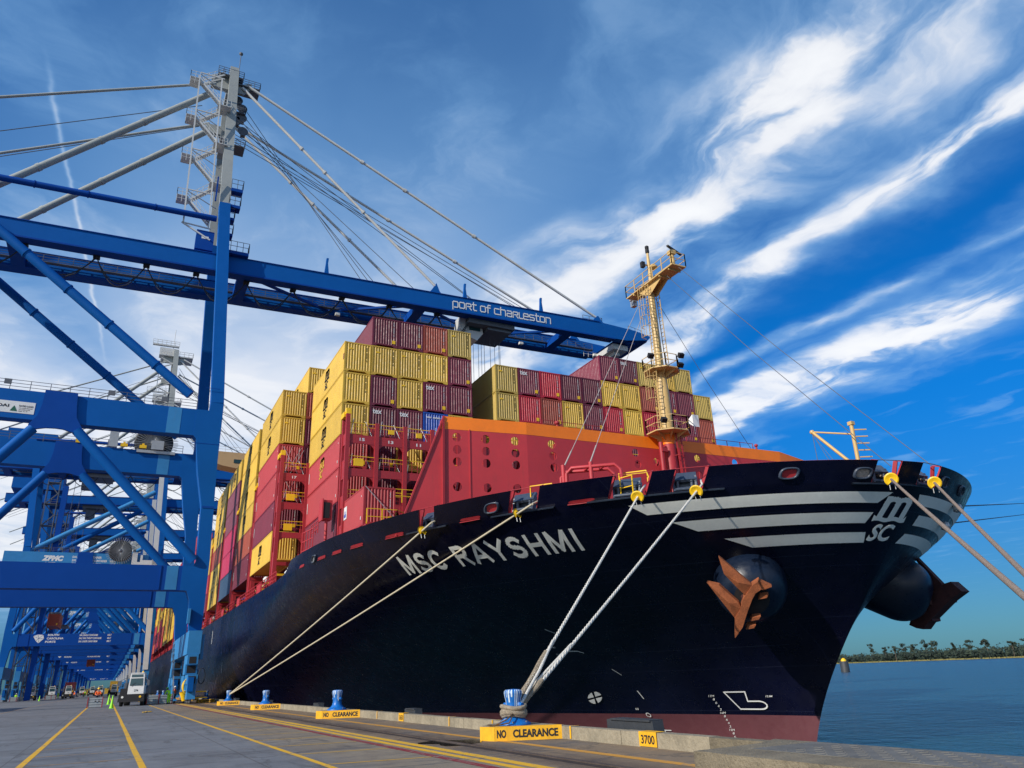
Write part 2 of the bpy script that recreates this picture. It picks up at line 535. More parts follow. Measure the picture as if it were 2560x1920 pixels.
def ground_material():
    m = bpy.data.materials.new('quay_concrete'); m.use_nodes = True
    t = NT(m.node_tree); bs = t.n['Principled BSDF']
    pos = t.node('ShaderNodeNewGeometry').outputs['Position']
    sp = t.node('ShaderNodeSeparateXYZ'); t.l.new(pos, sp.inputs[0])
    X, Y, Z = sp.outputs
    n1 = t.noise(pos, .35, 6, .6); n2 = t.noise(pos, 3.0, 5, .65)
    st = t.noise(t.comb(t.m('MULTIPLY', X, .55), t.m('MULTIPLY', Y, 1.6), 0), .8, 5, .65, .6)   # tyre and water stains across the lane
    warm = t.ramp(X, 3.6, 5.4)
    base = t.mix(warm, (.130, .137, .146, 1), (.185, .148, .106, 1))
    f = t.m('ADD', t.m('MULTIPLY', n1, .6), t.m('MULTIPLY', n2, .4))
    base = t.mix(t.ramp(f, .35, .65), base, t.mix(warm, (.185, .193, .202, 1), (.25, .205, .145, 1)))
    brn = t.ramp(X, 7.3, 7.7)
    base = t.mix(t.m('MULTIPLY', brn, .75), base, t.mix(n2, (.13, .082, .045, 1), (.30, .205, .115, 1)))
    base = t.mix(t.m('MULTIPLY', t.ramp(st, .52, .68), .72), base, (.075, .075, .08, 1))
    pa = t.noise(pos, .13, 2, .4)
    base = t.mix(t.m('MULTIPLY', t.ramp(pa, .54, .57), .35), base, (.10, .10, .10, 1))
    oil = t.noise(t.comb(t.m('MULTIPLY', X, 2.0), t.m('MULTIPLY', Y, .25), 7.0), .9, 4, .6)
    base = t.mix(t.m('MULTIPLY', t.ramp(oil, .60, .70), .45), base, (.05, .048, .045, 1))
    crk = t.node('ShaderNodeTexVoronoi', feature='DISTANCE_TO_EDGE'); crk.inputs['Scale'].default_value = .22
    t.l.new(t.vm('ADD', pos, t.vm('MULTIPLY', (1.2, 1.2, 1.2), t.comb(n2, n1, 0))), crk.inputs['Vector'])
    base = t.mix(t.m('MULTIPLY', t.ramp(crk.outputs[0], .010, .003), .55), base, (.04, .038, .035, 1))
    spots = t.noise(pos, 9.0, 3, .5)
    base = t.mix(t.m('MULTIPLY', t.ramp(spots, .70, .76), .5), base, (.07, .07, .07, 1))
    # expansion joints
    jy = t.m('ABSOLUTE', t.m('SUBTRACT', t.m('FRACT', t.m('DIVIDE', t.m('ADD', Y, 1.2), 6.1)), .5))
    jx = t.m('ABSOLUTE', t.m('SUBTRACT', t.m('FRACT', t.m('DIVIDE', t.m('ADD', X, 2.0), 5.2)), .5))
    j = t.m('MAXIMUM', t.m('GREATER_THAN', jy, .4965), t.m('GREATER_THAN', jx, .4963))
    base = t.mix(t.m('MULTIPLY', j, .6), base, (.06, .055, .05, 1))
    rail = t.m('MULTIPLY', t.ramp(t.m('ABSOLUTE', t.m('SUBTRACT', X, 8.25)), 1.1, .2), t.ramp(n1, .35, .6))
    base = t.mix(t.m('MULTIPLY', rail, .75), base, (.085, .055, .038, 1))
    t.l.new(base, bs.inputs['Base Color'])
    t.l.new(t.ramp(n2, .3, .7, .6, .9), bs.inputs['Roughness'])
    b = t.node('ShaderNodeBump'); b.inputs['Strength'].default_value = .35; b.inputs['Distance'].default_value = .02
    t.l.new(t.noise(pos, 22.0, 5, .7), b.inputs['Height']); t.l.new(b.outputs[0], bs.inputs['Normal'])
    return m


def worn_paint(name, rgb, wear=.5):
    m = bpy.data.materials.new(name); m.use_nodes = True
    t = NT(m.node_tree); bs = t.n['Principled BSDF']
    pos = t.node('ShaderNodeNewGeometry').outputs['Position']
    n = t.noise(pos, 6.0, 6, .7); n2 = t.noise(pos, .6, 3)
    f = t.m('ADD', t.m('MULTIPLY', n, .7), t.m('MULTIPLY', n2, .3))
    c = t.mix(t.ramp(f, wear - .06, wear + .10), (*rgb, 1), (.22, .19, .15, 1))
    t.l.new(c, bs.inputs['Base Color']); bs.inputs['Roughness'].default_value = .75
    return m


def water_material():
    m = bpy.data.materials.new('harbour_water'); m.use_nodes = True
    t = NT(m.node_tree); bs = t.n['Principled BSDF']
    pos = t.node('ShaderNodeNewGeometry').outputs['Position']
    bs.inputs['Base Color'].default_value = (.010, .048, .080, 1)
    bs.inputs['Roughness'].default_value = .22
    bs.inputs['IOR'].default_value = 1.33
    b = t.node('ShaderNodeBump'); b.inputs['Strength'].default_value = 1.0; b.inputs['Distance'].default_value = 1.1
    sp = t.node('ShaderNodeSeparateXYZ'); t.l.new(pos, sp.inputs[0])
    n1 = t.noise(pos, .55, 5, .65, .3)
    n2 = t.noise(pos, .09, 4, .6)
    h = t.m('ADD', n1, t.m('MULTIPLY', n2, 1.6))
    t.l.new(h, b.inputs['Height']); t.l.new(b.outputs[0], bs.inputs['Normal'])
    return m


GROUND = ground_material()
g = MB()
g.add([(-3000, -200, 0), (11.05, -200, 0), (11.05, 6000, 0), (-3000, 6000, 0), (11.05, -200, -8), (11.05, 6000, -8)],
      [(0, 1, 2, 3), (1, 4, 5, 2)])
tag(g.build('quay', GROUND), kind='structure')
g = MB(); g.add([(11.05, -3000, -3), (9000, -3000, -3), (9000, 9000, -3), (11.05, 9000, -3)], [(0, 1, 2, 3)])
tag(g.build('harbour_water', water_material()), kind='structure')

LY = worn_paint('lane_yellow', (.74, .40, .008), .56)
LYF = worn_paint('lane_yellow_faded', (.50, .25, .03), .50)
LR = worn_paint('lane_red', (.22, .018, .022), .55)


def line(name, x0, x1, y0, y1, mat, z=.004, seg=3.0):
    b = MB(); k = max(1, int(abs(y1 - y0) / seg))
    pts = []
    for i in range(k + 1):
        y = y0 + (y1 - y0) * i / k
        j0 = rnd.uniform(-.012, .012)
        pts += [(x0 + j0, y, z), (x1 + j0 * .5, y, z)]
    b.add(pts, [(2 * i, 2 * i + 1, 2 * i + 3, 2 * i + 2) for i in range(k)])
    o = b.build(name, mat); tag(o, kind='structure'); return o


line('lane_line', -1.655, -1.505, -20, 420, LY)
line('lane_line', .85, 1.00, -20, 420, LY)
line('lane_line', 4.17, 4.31, -20, 420, LY)
line('lane_line', -8.4, -8.3, 10, 420, LYF)
line('rail_line', 7.18, 7.42, -20, 300, LY)
line('rail_line', 6.84, 7.04, -20, 300, LY)
line('red_line', 6.50, 6.70, -20, 300, LR)
line('edge_line', 9.22, 9.46, -20, 300, worn_paint('edge_ochre', (.58, .27, .03), .58))
y = 22.6
while y < 90:
    b = MB(); b.add([(-1.50, y, .004), (.85, y - .1, .004), (.85, y + .0, .004), (-1.50, y + .08, .004)], [(0, 1, 2, 3)])
    tag(b.build('bay_line', LYF), kind='structure')
    b = MB(); b.add([(4.31, y - 5.5, .004), (6.48, y - 5.85, .004), (6.48, y - 5.77, .004), (4.31, y - 5.41, .004)], [(0, 1, 2, 3)])
    tag(b.build('bay_line', LY), kind='structure')
    y += 2.95
# crane rail lying in its slot
b = MB(); b.add([(8.02, -20, .004), (8.42, -20, .004), (8.42, 700, .004), (8.02, 700, .004)], [(0, 1, 2, 3)])
tag(b.build('rail_slot', paint('rail_slot', (.035, .022, .016), .8, .3, 2.0)), kind='structure')
b = MB(); b.box((8.18, -20, .006), (8.26, 700, .03))
tag(b.build('rail', paint('rail_steel', (.16, .12, .10), .45, .3, 3.0, metal=.6)), kind='structure')
b = MB(); pl = []
for i in range(20):
    a = 2 * PI * i / 20; r_ = 1 + .25 * math.sin(3 * a + 1) + .15 * math.sin(5 * a)
    pl.append((8.35 + .85 * r_ * math.cos(a), 19.9 + .9 * r_ * math.sin(a), .008))
b.add(pl, [tuple(range(20))])
tag(b.build('puddle', paint('puddle_water', (.03, .022, .016), .05, .1, 1.0, spec=.8)), kind='structure')

# kerb along the quay edge
b = MB()
yk = -30.0; i = 0
while yk < 420:
    L = 3.05
    dz_ = rnd.uniform(-.006, .006)
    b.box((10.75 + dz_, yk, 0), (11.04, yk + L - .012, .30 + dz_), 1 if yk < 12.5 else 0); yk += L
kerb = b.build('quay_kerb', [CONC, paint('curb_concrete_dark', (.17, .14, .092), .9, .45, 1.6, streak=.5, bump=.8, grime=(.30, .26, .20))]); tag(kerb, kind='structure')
tag(kerb, 'low weathered concrete kerb running along the edge of the quay', 'kerb')


def kerb_panel(y0, y1, txt=None, name='number_panel'):
    p = MB(); p.add([(10.728, y0, .02), (10.728, y1, .02), (10.728, y1, .316), (10.728, y0, .316), (11.0, y0, .318), (11.0, y1, .318)],
                    [(0, 1, 2, 3), (3, 2, 5, 4)])
    o = p.build(name, YPAINT, kerb)
    if txt:
        q = MB(); sh = fit2d(text2d(txt, 1, .02), y0 + .08, y1 - .07, .07, .25)
        # text reads left to right as seen from the land side (towards decreasing y)
        put2d(q, sh, lambda a, z: (10.724, y0 + y1 - a, z))
        q.build('lettering', INK, o)


kerb_panel(14.38, 15.02, '3700')
kerb_panel(30.9, 31.5, '3650')
for yy in (17.95, 22.6, 26.1, 34.4, 42.3):
    kerb_panel(yy, yy + .07, None, 'edge_mark')
# raised slab in the near right corner
b = MB()
b.xy([(8.46, 10.4), (8.50, 10.15), (8.44, 9.6), (8.47, -20), (10.74, -20), (10.74, 10.9), (10.70, 10.9), (10.0, 10.55), (9.2, 10.45)], .0, .36)
sl_ = b.build('raised_slab', CONC2)
tag(sl_, 'raised rough concrete slab with checkered steel plate in front of the bow', 'slab')
q = MB(); q.box((9.2, 2, .362), (10.6, 9.9, .372))
for i in range(38):
    for j in range(7):
        x_ = 9.28 + j * .19; y_ = 2.2 + i * .19
        q.beam((x_, y_, .374), (x_ + .08, y_ + .08 * (1 if (i + j) % 2 else -1), .374), .02, .008)
q.build('chequer_plate', paint('chequer_steel', (.16, .15, .13), .6, .35, 2.0, metal=.2), sl_)


# bollard plinths and bollards
def plinth(yo):
    b = MB()
    b.xy([(9.0, 19.75 + yo), (9.16, 19.2 + yo), (10.748, 18.44 + yo), (10.748, 20.95 + yo), (9.75, 20.75 + yo)], 0.0, .33)
    r = empty('bollard_plinth', (9.9, 20 + yo, 0))
    b.build('block', CONC, r)
    f = MB()
    B = Vector((9.16, 19.2 + yo, 0)); Cc = Vector((10.748, 18.44 + yo, 0)); d = (Cc - B).normalized(); nrm = Vector((d.y, -d.x, 0))
    A = Vector((9.0, 19.75 + yo, 0))
    o1 = nrm * .006
    f.add([B + o1, Cc + o1, Cc + o1 + Vector((0, 0, .335)), B + o1 + Vector((0, 0, .335))], [(0, 1, 2, 3)])
    n2 = Vector((-.96, -.28, 0)) * .006
    f.add([A + n2, B + n2, B + n2 + Vector((0, 0, .335)), A + n2 + Vector((0, 0, .335))], [(0, 1, 2, 3)])
    nn = [Vector((9.0, 19.75 + yo, .336)), Vector((9.16, 19.2 + yo, .336)), Vector((10.74, 18.44 + yo, .336)), Vector((10.74, 18.62 + yo, .336)), Vector((9.2, 19.5 + yo, .336))]
    f.add(nn, [(0, 1, 2, 3, 4)])
    fo = f.build('painted_face', YPAINT, r)
    L = (Cc - B).length
    q = MB()
    for word, a0, a1 in (('NO', .06, .30), ('CLEARANCE', .48, L - .1)):
        sh = fit2d(text2d(word, 1, .04), a0, a1, .07, .265)
        put2d(q, sh, lambda a, z: tuple(B + d * a + nrm * .012 + Vector((0, 0, z))))
    q.build('lettering', INK, fo)
    return r


def bollard(x, y, z, s=1.0):
    r = empty('mooring_bollard', (x, y, z))
    b = MB()
    prof = [(.46, 0), (.46, .04), (.39, .08), (.30, .14), (.235, .22), (.205, .34), (.20, .48), (.21, .60), (.235, .70), (.25, .78), (.245, .84), (.20, .88), (.05, .895)]
    b.lathe([(a * s, h * s) for a, h in prof], (x, y, z), 24)
    b.build('post', BOLB, r)
    b = MB(); rd = random.Random(int(y * 10))
    for k in range(15):
        a = rd.uniform(0, 2 * PI); wa = rd.uniform(.025, .10); zb = rd.uniform(.35, .80)
        pr = [(r0, h0) for r0, h0 in prof if h0 >= zb and h0 < .885][::-1]
        pr.append((.205, zb))
        vs_ = []
        for r0, h0 in pr:
            for da in (-wa, wa): vs_.append((x + (r0 + .004) * s * math.cos(a + da), y + (r0 + .004) * s * math.sin(a + da), z + (h0 + .001) * s))
        b.add(vs_, [(2 * i, 2 * i + 1, 2 * i + 3, 2 * i + 2) for i in range(len(pr) - 1)])
    b.build('paint_drips', paint('drip_white', (.55, .66, .74), .6, .3, 6.0), r)
    b = MB(); b.tube([(x + .12 * s, y - .30 * s, z + .50 * s), (x, y, z + .52 * s), (x - .12 * s, y + .30 * s, z + .50 * s)], .055 * s, 10)
    b.build('horn', BOLB, r)
    b = MB()
    for k in range(6):
        a = k * PI / 3
        b.lathe([(.03, 0), (.03, .03), (.02, .04)], (x + .40 * s * math.cos(a), y + .40 * s * math.sin(a), z + .06 * s), 6)
    b.build('anchor_bolts', STEEL, r)
    return r


yos = [0, 18.7, 38.0, 56.9, 75.5, 94, 113, 132, 151, 170]
p0 = plinth(0)
tag(p0, 'yellow fronted concrete plinth reading NO CLEARANCE, nearest to the viewer', 'plinth', 'bollard plinths along the quay edge')
b0 = bollard(9.95, 19.62, .336)
tag(b0, 'blue mooring bollard with white drips and thick ropes wound around its neck', 'bollard', 'blue bollards along the quay edge')
ordn = ['', 'second', 'third', 'fourth', 'fifth', 'sixth', 'seventh', 'eighth', 'ninth', 'tenth', 'eleventh', 'twelfth', 'thirteenth', 'fourteenth', 'fifteenth', 'sixteenth', 'seventeenth', 'eighteenth', 'nineteenth', 'twentieth', 'twenty-first', 'twenty-second']
for k, yo in enumerate(yos):
    if k == 0: continue
    c = dup(p0, (9.9, 20 + yo, 0), 'NO CLEARANCE plinth, %s nearest along the quay edge' % ordn[k])
    extra = ' holding two tan ropes' if k == 3 else ''
    c = dup(b0, (9.95, 19.62 + yo, .336), 'blue mooring bollard%s on the %s plinth from the viewer' % (extra, ordn[k]))
dup(p0, (9.9, 4.4, 0), 'NO CLEARANCE plinth at the near right corner holding the bow ropes')
dup(b0, (9.95, 4.02, .336), 'blue mooring bollard near the corner slab with the bow ropes')

# fenders hanging on the quay wall between kerb and ship
for k, (y0, y1, z1) in enumerate(((14.55, 16.85, .49), (30.2, 31.9, .44), (46.5, 48.3, .44), (62.6, 64.4, .44), (80, 82, .44))):
    r = empty('quay_fender', (11.2, (y0 + y1) / 2, -1))
    b = MB(); b.yz([(y0, -2.2), (y1, -2.2), (y1, z1), (y0 + .45, z1)], 11.12, 11.42)
    b.yz([(y0 + .5, z1 - .01), (y1 - .2, z1 - .01), (y1 - .2, z1 + .03), (y0 + .5, z1 + .03)], 11.08, 11.46)
    b.build('panel', RUBB, r)
    b = MB(); b.lathe([(.5, 0), (.35, .35)], (11.05, (y0 + y1) / 2, -.9), 12, axis='X')
    b.build('cone', TYRE, r)
    tag(r, ['large black fender panel standing above the kerb beside the 3700 mark', 'black fender panel above the kerb beyond the nearest bollard', 'third black fender panel along the kerb',
            'fourth black fender panel along the kerb', 'fifth black fender panel along the kerb near the crane'][k], 'fender', 'fenders along the quay wall')

# far shore
random.seed(3)
SH = [(700, 180), (1045, 565), (1309, 1071), (1500, 1600), (1800, 2600)]
b = MB(); vs_ = []
for (x, y) in SH:
    vs_ += [(x, y, -2.95), (x + 14, y - 6, -2.2), (x + 1500, y - 700, -1.8)]
k = len(SH)
b.add(vs_, [(3 * i + j, 3 * i + j + 1, 3 * i + j + 4, 3 * i + j + 3) for i in range(k - 1) for j in range(2)])
tag(b.build('far_shore', paint('marsh_ground', (.10, .095, .045), .9, .3, .02)), kind='structure')


def shore_pt(t):
    t = max(0, min(len(SH) - 1.001, t)); i = int(t); f_ = t - i
    return Vector((SH[i][0] * (1 - f_) + SH[i + 1][0] * f_, SH[i][1] * (1 - f_) + SH[i + 1][1] * f_, 0))


b = MB()
for i in range(2600):
    p = shore_pt(random.uniform(0.2, 3.2)); q = random.uniform(2, 22)
    x, y = p.x + q * .9, p.y - q * .4; h = random.uniform(.8, 2.2)
    a = random.uniform(-1, 1)
    b.add([(x - a, y - 1, -2.9), (x + a, y + 1, -2.9), (x + a * .6, y + .6, -2.9 + h), (x - a * .6, y - .6, -2.9 + h)], [(0, 1, 2, 3)])
tag(b.build('reeds', paint('reeds', (.22, .19, .06), .9, .2, .05)), 'strip of pale yellow green reeds along the far shore', 'reeds', kind='stuff')


def leaves(b, c, rad, n, size):
    for _ in range(n):
        while True:
            p = Vector((random.uniform(-1, 1), random.uniform(-1, 1), random.uniform(-1, 1)))
            if p.length < 1: break
        q = Vector((c[0] + p.x * rad[0], c[1] + p.y * rad[1], c[2] + p.z * rad[2]))
        u_ = Vector((random.gauss(0, 1), random.gauss(0, 1), random.gauss(0, 1))).normalized()
        v_ = u_.orthogonal().normalized(); s_ = size * random.uniform(.5, 1.3)
        b.add([q - u_ * s_ - v_ * s_ * .6, q + u_ * s_ - v_ * s_ * .4, q + u_ * s_ * .7 + v_ * s_ * .7, q - u_ * s_ * .8 + v_ * s_ * .5], [(0, 1, 2, 3)])


for mat, off in ((LEAF, 0), (LEAF2, 1)):
    b = MB()
    for i in range(420):
        p = shore_pt(random.uniform(0.3, 3.4)); q = random.uniform(20, 90)
        h = random.uniform(11, 18) * (1.0 if random.random() < .85 else 1.35)
        leaves(b, (p.x + q * .9, p.y - q * .4, -2 + h * .45), (random.uniform(7, 14), random.uniform(7, 14), h * .55), 46, 1.9)
    tag(b.build('far_woodland', mat), 'dark low woodland massed along the far shore' if off == 0 else 'lighter bushes mixed through the woodland on the far shore', 'woodland', kind='stuff')


# tall single trees: t along shore, height, crown width, kind of crown
def cam_dir(t):
    return shore_pt(t)


TREES = [(.93, 27, 5), (.985, 27, 6), (1.10, 23, 7), (1.17, 24, 6), (1.24, 16, 4), (1.345, 22, 4.5), (1.43, 21, 5), (1.50, 19, 3), (1.60, 23, 5),
         (1.66, 26, 7), (1.74, 22, 6), (1.80, 24, 6), (1.86, 20, 5), (1.93, 20, 5), (2.02, 26, 4)]
tdesc = ['rightmost tall tree, flat crowned', 'second tree from the right, flat crowned', 'slim tree with a small round crown', 'wide tree with an open umbrella crown', 'low tree with a small crown',
         'tree with a clustered crown', 'tree with a leaning bare trunk', 'thin tree with a tiny crown', 'tree left of the anchor tip', 'largest tree, many bare white limbs', 'tree with twin crowns', 'tree with a broad ragged crown',
         'short tree with a dense crown', 'tree with a low rounded crown', 'leftmost lone thin tree by the bow']
for k, (t_, h, wd) in enumerate(TREES):
    h *= 1.2; wd *= 1.45
    p = shore_pt(t_); x, y = p.x + 30, p.y - 14
    r = empty('tall_tree', (x, y, -2)); tag(r, tdesc[k] + ' on the far shore', 'tree', 'tall trees standing above the far woodland')
    b = MB(); ln = random.uniform(-3, 3)
    b.tube([(x, y, -2), (x + ln * .3, y, h * .4), (x + ln, y, h * .8)], .5, 6, radii=[.6, .42, .2])
    b.build('trunk', BARK, r)
    b = MB()
    for q in range(5):
        a = random.uniform(0, 2 * PI)
        b.tube([(x + ln * .5, y, h * .5), (x + ln * .7 + wd * .4 * math.cos(a), y + wd * .4 * math.sin(a), h * .7), (x + ln + wd * .75 * math.cos(a), y + wd * .75 * math.sin(a), h * .87)], .2, 5, radii=[.3, .2, .1])
    b.build('limbs', BARK, r)
    b = MB()
    for q in range(13):
        a = random.uniform(0, 2 * PI); rr = random.uniform(0, wd * 1.0)
        leaves(b, (x + ln + rr * math.cos(a), y + rr * math.sin(a), h * random.uniform(.52, .97)), (wd * .34, wd * .34, h * .075), 40, .95)
    b.build('crown', LEAF if k % 2 else LEAF2, r)
r = empty('mooring_dolphin', (298, 253, -3)); tag(r, 'dark round dolphin pile with a yellow cap in the water beyond the stem', 'dolphin')
b = MB(); b.lathe([(1.9, -3), (1.9, 3.4), (1.7, 3.6)], (298, 253, -2), 16); b.build('pile', RUBB, r)
b = MB(); b.lathe([(1.2, 0), (1.2, .5), (.5, 1.3)], (298, 253, 1.6), 12); b.build('cap', SAFY, r)
# ------------------------------------------------------------------ the ship: hull surface
XC, B2 = 36.1, 24.1
_yt = np.polyfit([-3, 0, 3, 5, 7, 9, 11], [33.63, 32.26, 29.95, 28.15, 26.55, 24.80, 23.25], 3)
_q = np.polyfit([-1.23, 3, 7, 11], [1.3, .887, .60, .60], 3)
_L = np.polyfit([-1.23, 3, 7, 11], [72, 70, 54, 41], 3)
_p = np.polyfit([-1.23, 3, 7, 11], [1.25, 1.62, 1.93, 2.6], 3)
WL = -1.23


def ytip(z):
    return float(np.polyval(_yt, max(z, -3)))


def halfb(s, z):
    z = max(z, -3.0)
    q = float(np.polyval(_q, z)); L = float(np.polyval(_L, z)); p = float(np.polyval(_p, z))
    return B2 * (1 - (1 - min(max(s, 0) / L, 1)) ** p) ** q


def hull_y(Y, z, side=-1, out=0.0):
    """point on the hull at station Y and height z"""
    return Vector((XC + side * (halfb(Y - ytip(z), z) + out), Y, z))


_S = np.concatenate([np.linspace(0, 1, 90) ** 2.2 * 60, [65, 70, 80, 100, 340]])
_cc = {}


def curve(z):
    k = round(z, 2)
    if k not in _cc:
        y0 = ytip(k)
        h = np.array([halfb(s, k) for s in _S])
        t = np.concatenate([[0], np.cumsum(np.hypot(np.diff(h), np.diff(_S)))])
        _cc[k] = (t, h, _S + y0)
    return _cc[k]


def hull_t(t, z, out=.03):
    """point on the hull, t = distance around the bow from the stem (negative = quay side)"""
    T, H, Y = curve(z)
    a = abs(t); sd = -1 if t < 0 else 1
    h = np.interp(a, T, H); y = np.interp(a, T, Y)
    h2 = np.interp(a + .15, T, H); y2 = np.interp(a + .15, T, Y)
    h1 = np.interp(max(a - .15, 0), T, H); y1 = np.interp(max(a - .15, 0), T, Y)
    n = Vector((y2 - y1, -(h2 - h1))).normalized() if a > .15 else Vector((.3, -.95)).normalized()
    n = Vector((n.x * sd, n.y, -.35)).normalized()
    return Vector((XC + sd * h, y, z)) + n * out


def t_at_y(Y, z):
    T, H, YY = curve(z)
    return float(np.interp(Y, YY, T))


def t_at_x(X, z):
    T, H, YY = curve(z)
    return float(np.interp(abs(X - XC), H, T))


ship = empty('container_ship', (XC, 60, -3))
tag(ship, 'huge dark navy container ship moored along the quay, bow towards the viewer', 'container ship')

Ss = np.concatenate([np.linspace(0, 1, 60) ** 2.2 * 45, [48, 52, 57, 63, 70, 80, 100]])
Zs = np.concatenate([[-6], np.linspace(-3, WL, 8), np.linspace(WL, 10, 42)[1:]])


def hull_grid(zs, mat, name, smooth=True, ends=True):
    b = MB(); vs_ = []
    for z in zs:
        y0 = ytip(z)
        for sd in (-1, 1):
            for s in Ss:
                vs_.append((XC + sd * halfb(s, z), y0 + s, z))
            vs_.append((XC + sd * B2, 372, z))
    m = len(Ss) + 1; fs = []
    for i in range(len(zs) - 1):
        for sd in (0, 1):
            for j in range(m - 1):
                a = (2 * i + sd) * m + j; c_ = (2 * (i + 1) + sd) * m + j
                fs.append((a, a + 1, c_ + 1, c_) if sd == 0 else (a, c_, c_ + 1, a + 1))
        a = (2 * i) * m; c_ = (2 * (i + 1)) * m
        fs.append((a + m - 1, a + 2 * m - 1, c_ + 2 * m - 1, c_ + m - 1))
    b.add(vs_, fs, 0, smooth)
    return b.build(name, mat, ship)


hull_grid(Zs[8:], HULL, 'hull')
hull_grid(Zs[:9], BOOT, 'boot_topping')
# deck
b = MB(); y0 = ytip(9.9)
pl = [(XC - halfb(s, 9.9), y0 + s) for s in Ss[::-1]] + [(XC + halfb(s, 9.9), y0 + s) for s in Ss[1:]]
pl = [(XC - B2, 371.9)] + pl + [(XC + B2, 371.9)]
b.add([(x, y, 9.9) for x, y in pl], [tuple(range(len(pl)))])
b.build('main_deck', DECKM, ship)

# bulwark round the bow, interrupted at the roller fairleads
Z0, Z1 = 9.98, 11.0


def bul_pt(t, z, inset=0.0):
    return hull_t(t, z, -inset) if inset else hull_t(t, z, 0)


NOTCH = [(-t_at_y(41.66, 11), -t_at_y(40.45, 11)), (-t_at_y(35.55, 11), -t_at_y(34.04, 11)), (-t_at_y(30.88, 11), -t_at_y(29.45, 11)),
         (-t_at_y(28.66, 11), -t_at_y(27.63, 11)), (-t_at_x(33.19, 11), -t_at_x(34.62, 11)), (-.05, 1.7)]
NOTCH += [(t_at_y(29.4, 11), t_at_y(30.9, 11)), (t_at_y(34.0, 11), t_at_y(35.5, 11)), (t_at_y(40.4, 11), t_at_y(41.7, 11))]
tend = t_at_y(62.2, 11)


def bulwark(t0, t1, taper=0):
    b = MB(); k = max(2, int(abs(t1 - t0) / .35)); rows = []
    for i in range(k + 1):
        t = t0 + (t1 - t0) * i / k
        z1 = Z1
        rows.append([hull_t(t, Z0, 0), hull_t(t, z1, 0), hull_t(t, z1, -.09), hull_t(t, Z0, -.09)])
    vs_ = [p for r_ in rows for p in r_]
    fo, fi = [], []
    for i in range(k):
        a = 4 * i; c_ = a + 4
        fo.append((a, a + 1, c_ + 1, c_)); fi += [(a + 1, a + 2, c_ + 2, c_ + 1), (a + 2, a + 3, c_ + 3, c_ + 2)]
    b.add(vs_, fo, 0, True)
    b.add(vs_, fi + [(0, 3, 2, 1), (4 * k, 4 * k + 1, 4 * k + 2, 4 * k + 3)], 1)
    # cap rail
    c0 = MB()
    b.build('bulwark', [HULL, SHIPR], ship)


edges = [-tend] + [x for nt in NOTCH for x in nt] + [tend]
for i in range(0, len(edges), 2):
    bulwark(edges[i], edges[i + 1])
# aft end of the bulwark sweeping down to deck level
for sd in (-1, 1):
    b = MB(); prof = [(62.2, 11), (62.8, 10.98), (63.6, 10.75), (64.3, 10.4), (65.2, 10.18), (67, 10.05), (69.5, 9.98)]
    vs_ = []
    for y_, z_ in prof:
        for zz, o_ in ((Z0, 0), (z_, 0), (z_, -.09), (Z0, -.09)):
            vs_.append(hull_y(y_, zz, sd, o_))
    fs = []
    for i in range(len(prof) - 1):
        a = 4 * i; c_ = a + 4
        fs += [(a, a + 1, c_ + 1, c_), (a + 1, a + 2, c_ + 2, c_ + 1), (a + 2, a + 3, c_ + 3, c_ + 2)]
    b.add(vs_, fs, 0, False)
    b.build('bulwark_end', HULL, ship)


def hull_strip(name, t0, t1, za, zb, out, mat, step=.4):
    """thin raised strip lying along the hull"""
    b = MB(); k = max(2, int(abs(t1 - t0) / step)); vs_ = []
    for i in range(k + 1):
        t = t0 + (t1 - t0) * i / k
        vs_ += [hull_t(t, za, 0), hull_t(t, za, out), hull_t(t, zb, out), hull_t(t, zb, 0)]
    fs = []
    for i in range(k):
        a = 4 * i; c_ = a + 4
        fs += [(a, a + 1, c_ + 1, c_), (a + 1, a + 2, c_ + 2, c_ + 1), (a + 2, a + 3, c_ + 3, c_ + 2)]
    b.add(vs_, fs)
    return b.build(name, mat, ship)


LEDGE = paint('ledge_steel', (.045, .06, .09), .35, .2, 1.0)
for (a, c_) in NOTCH[:6]:
    hull_strip('ledge', a - 1.1, c_ + 1.1, 9.93, 9.99, .16, LEDGE)
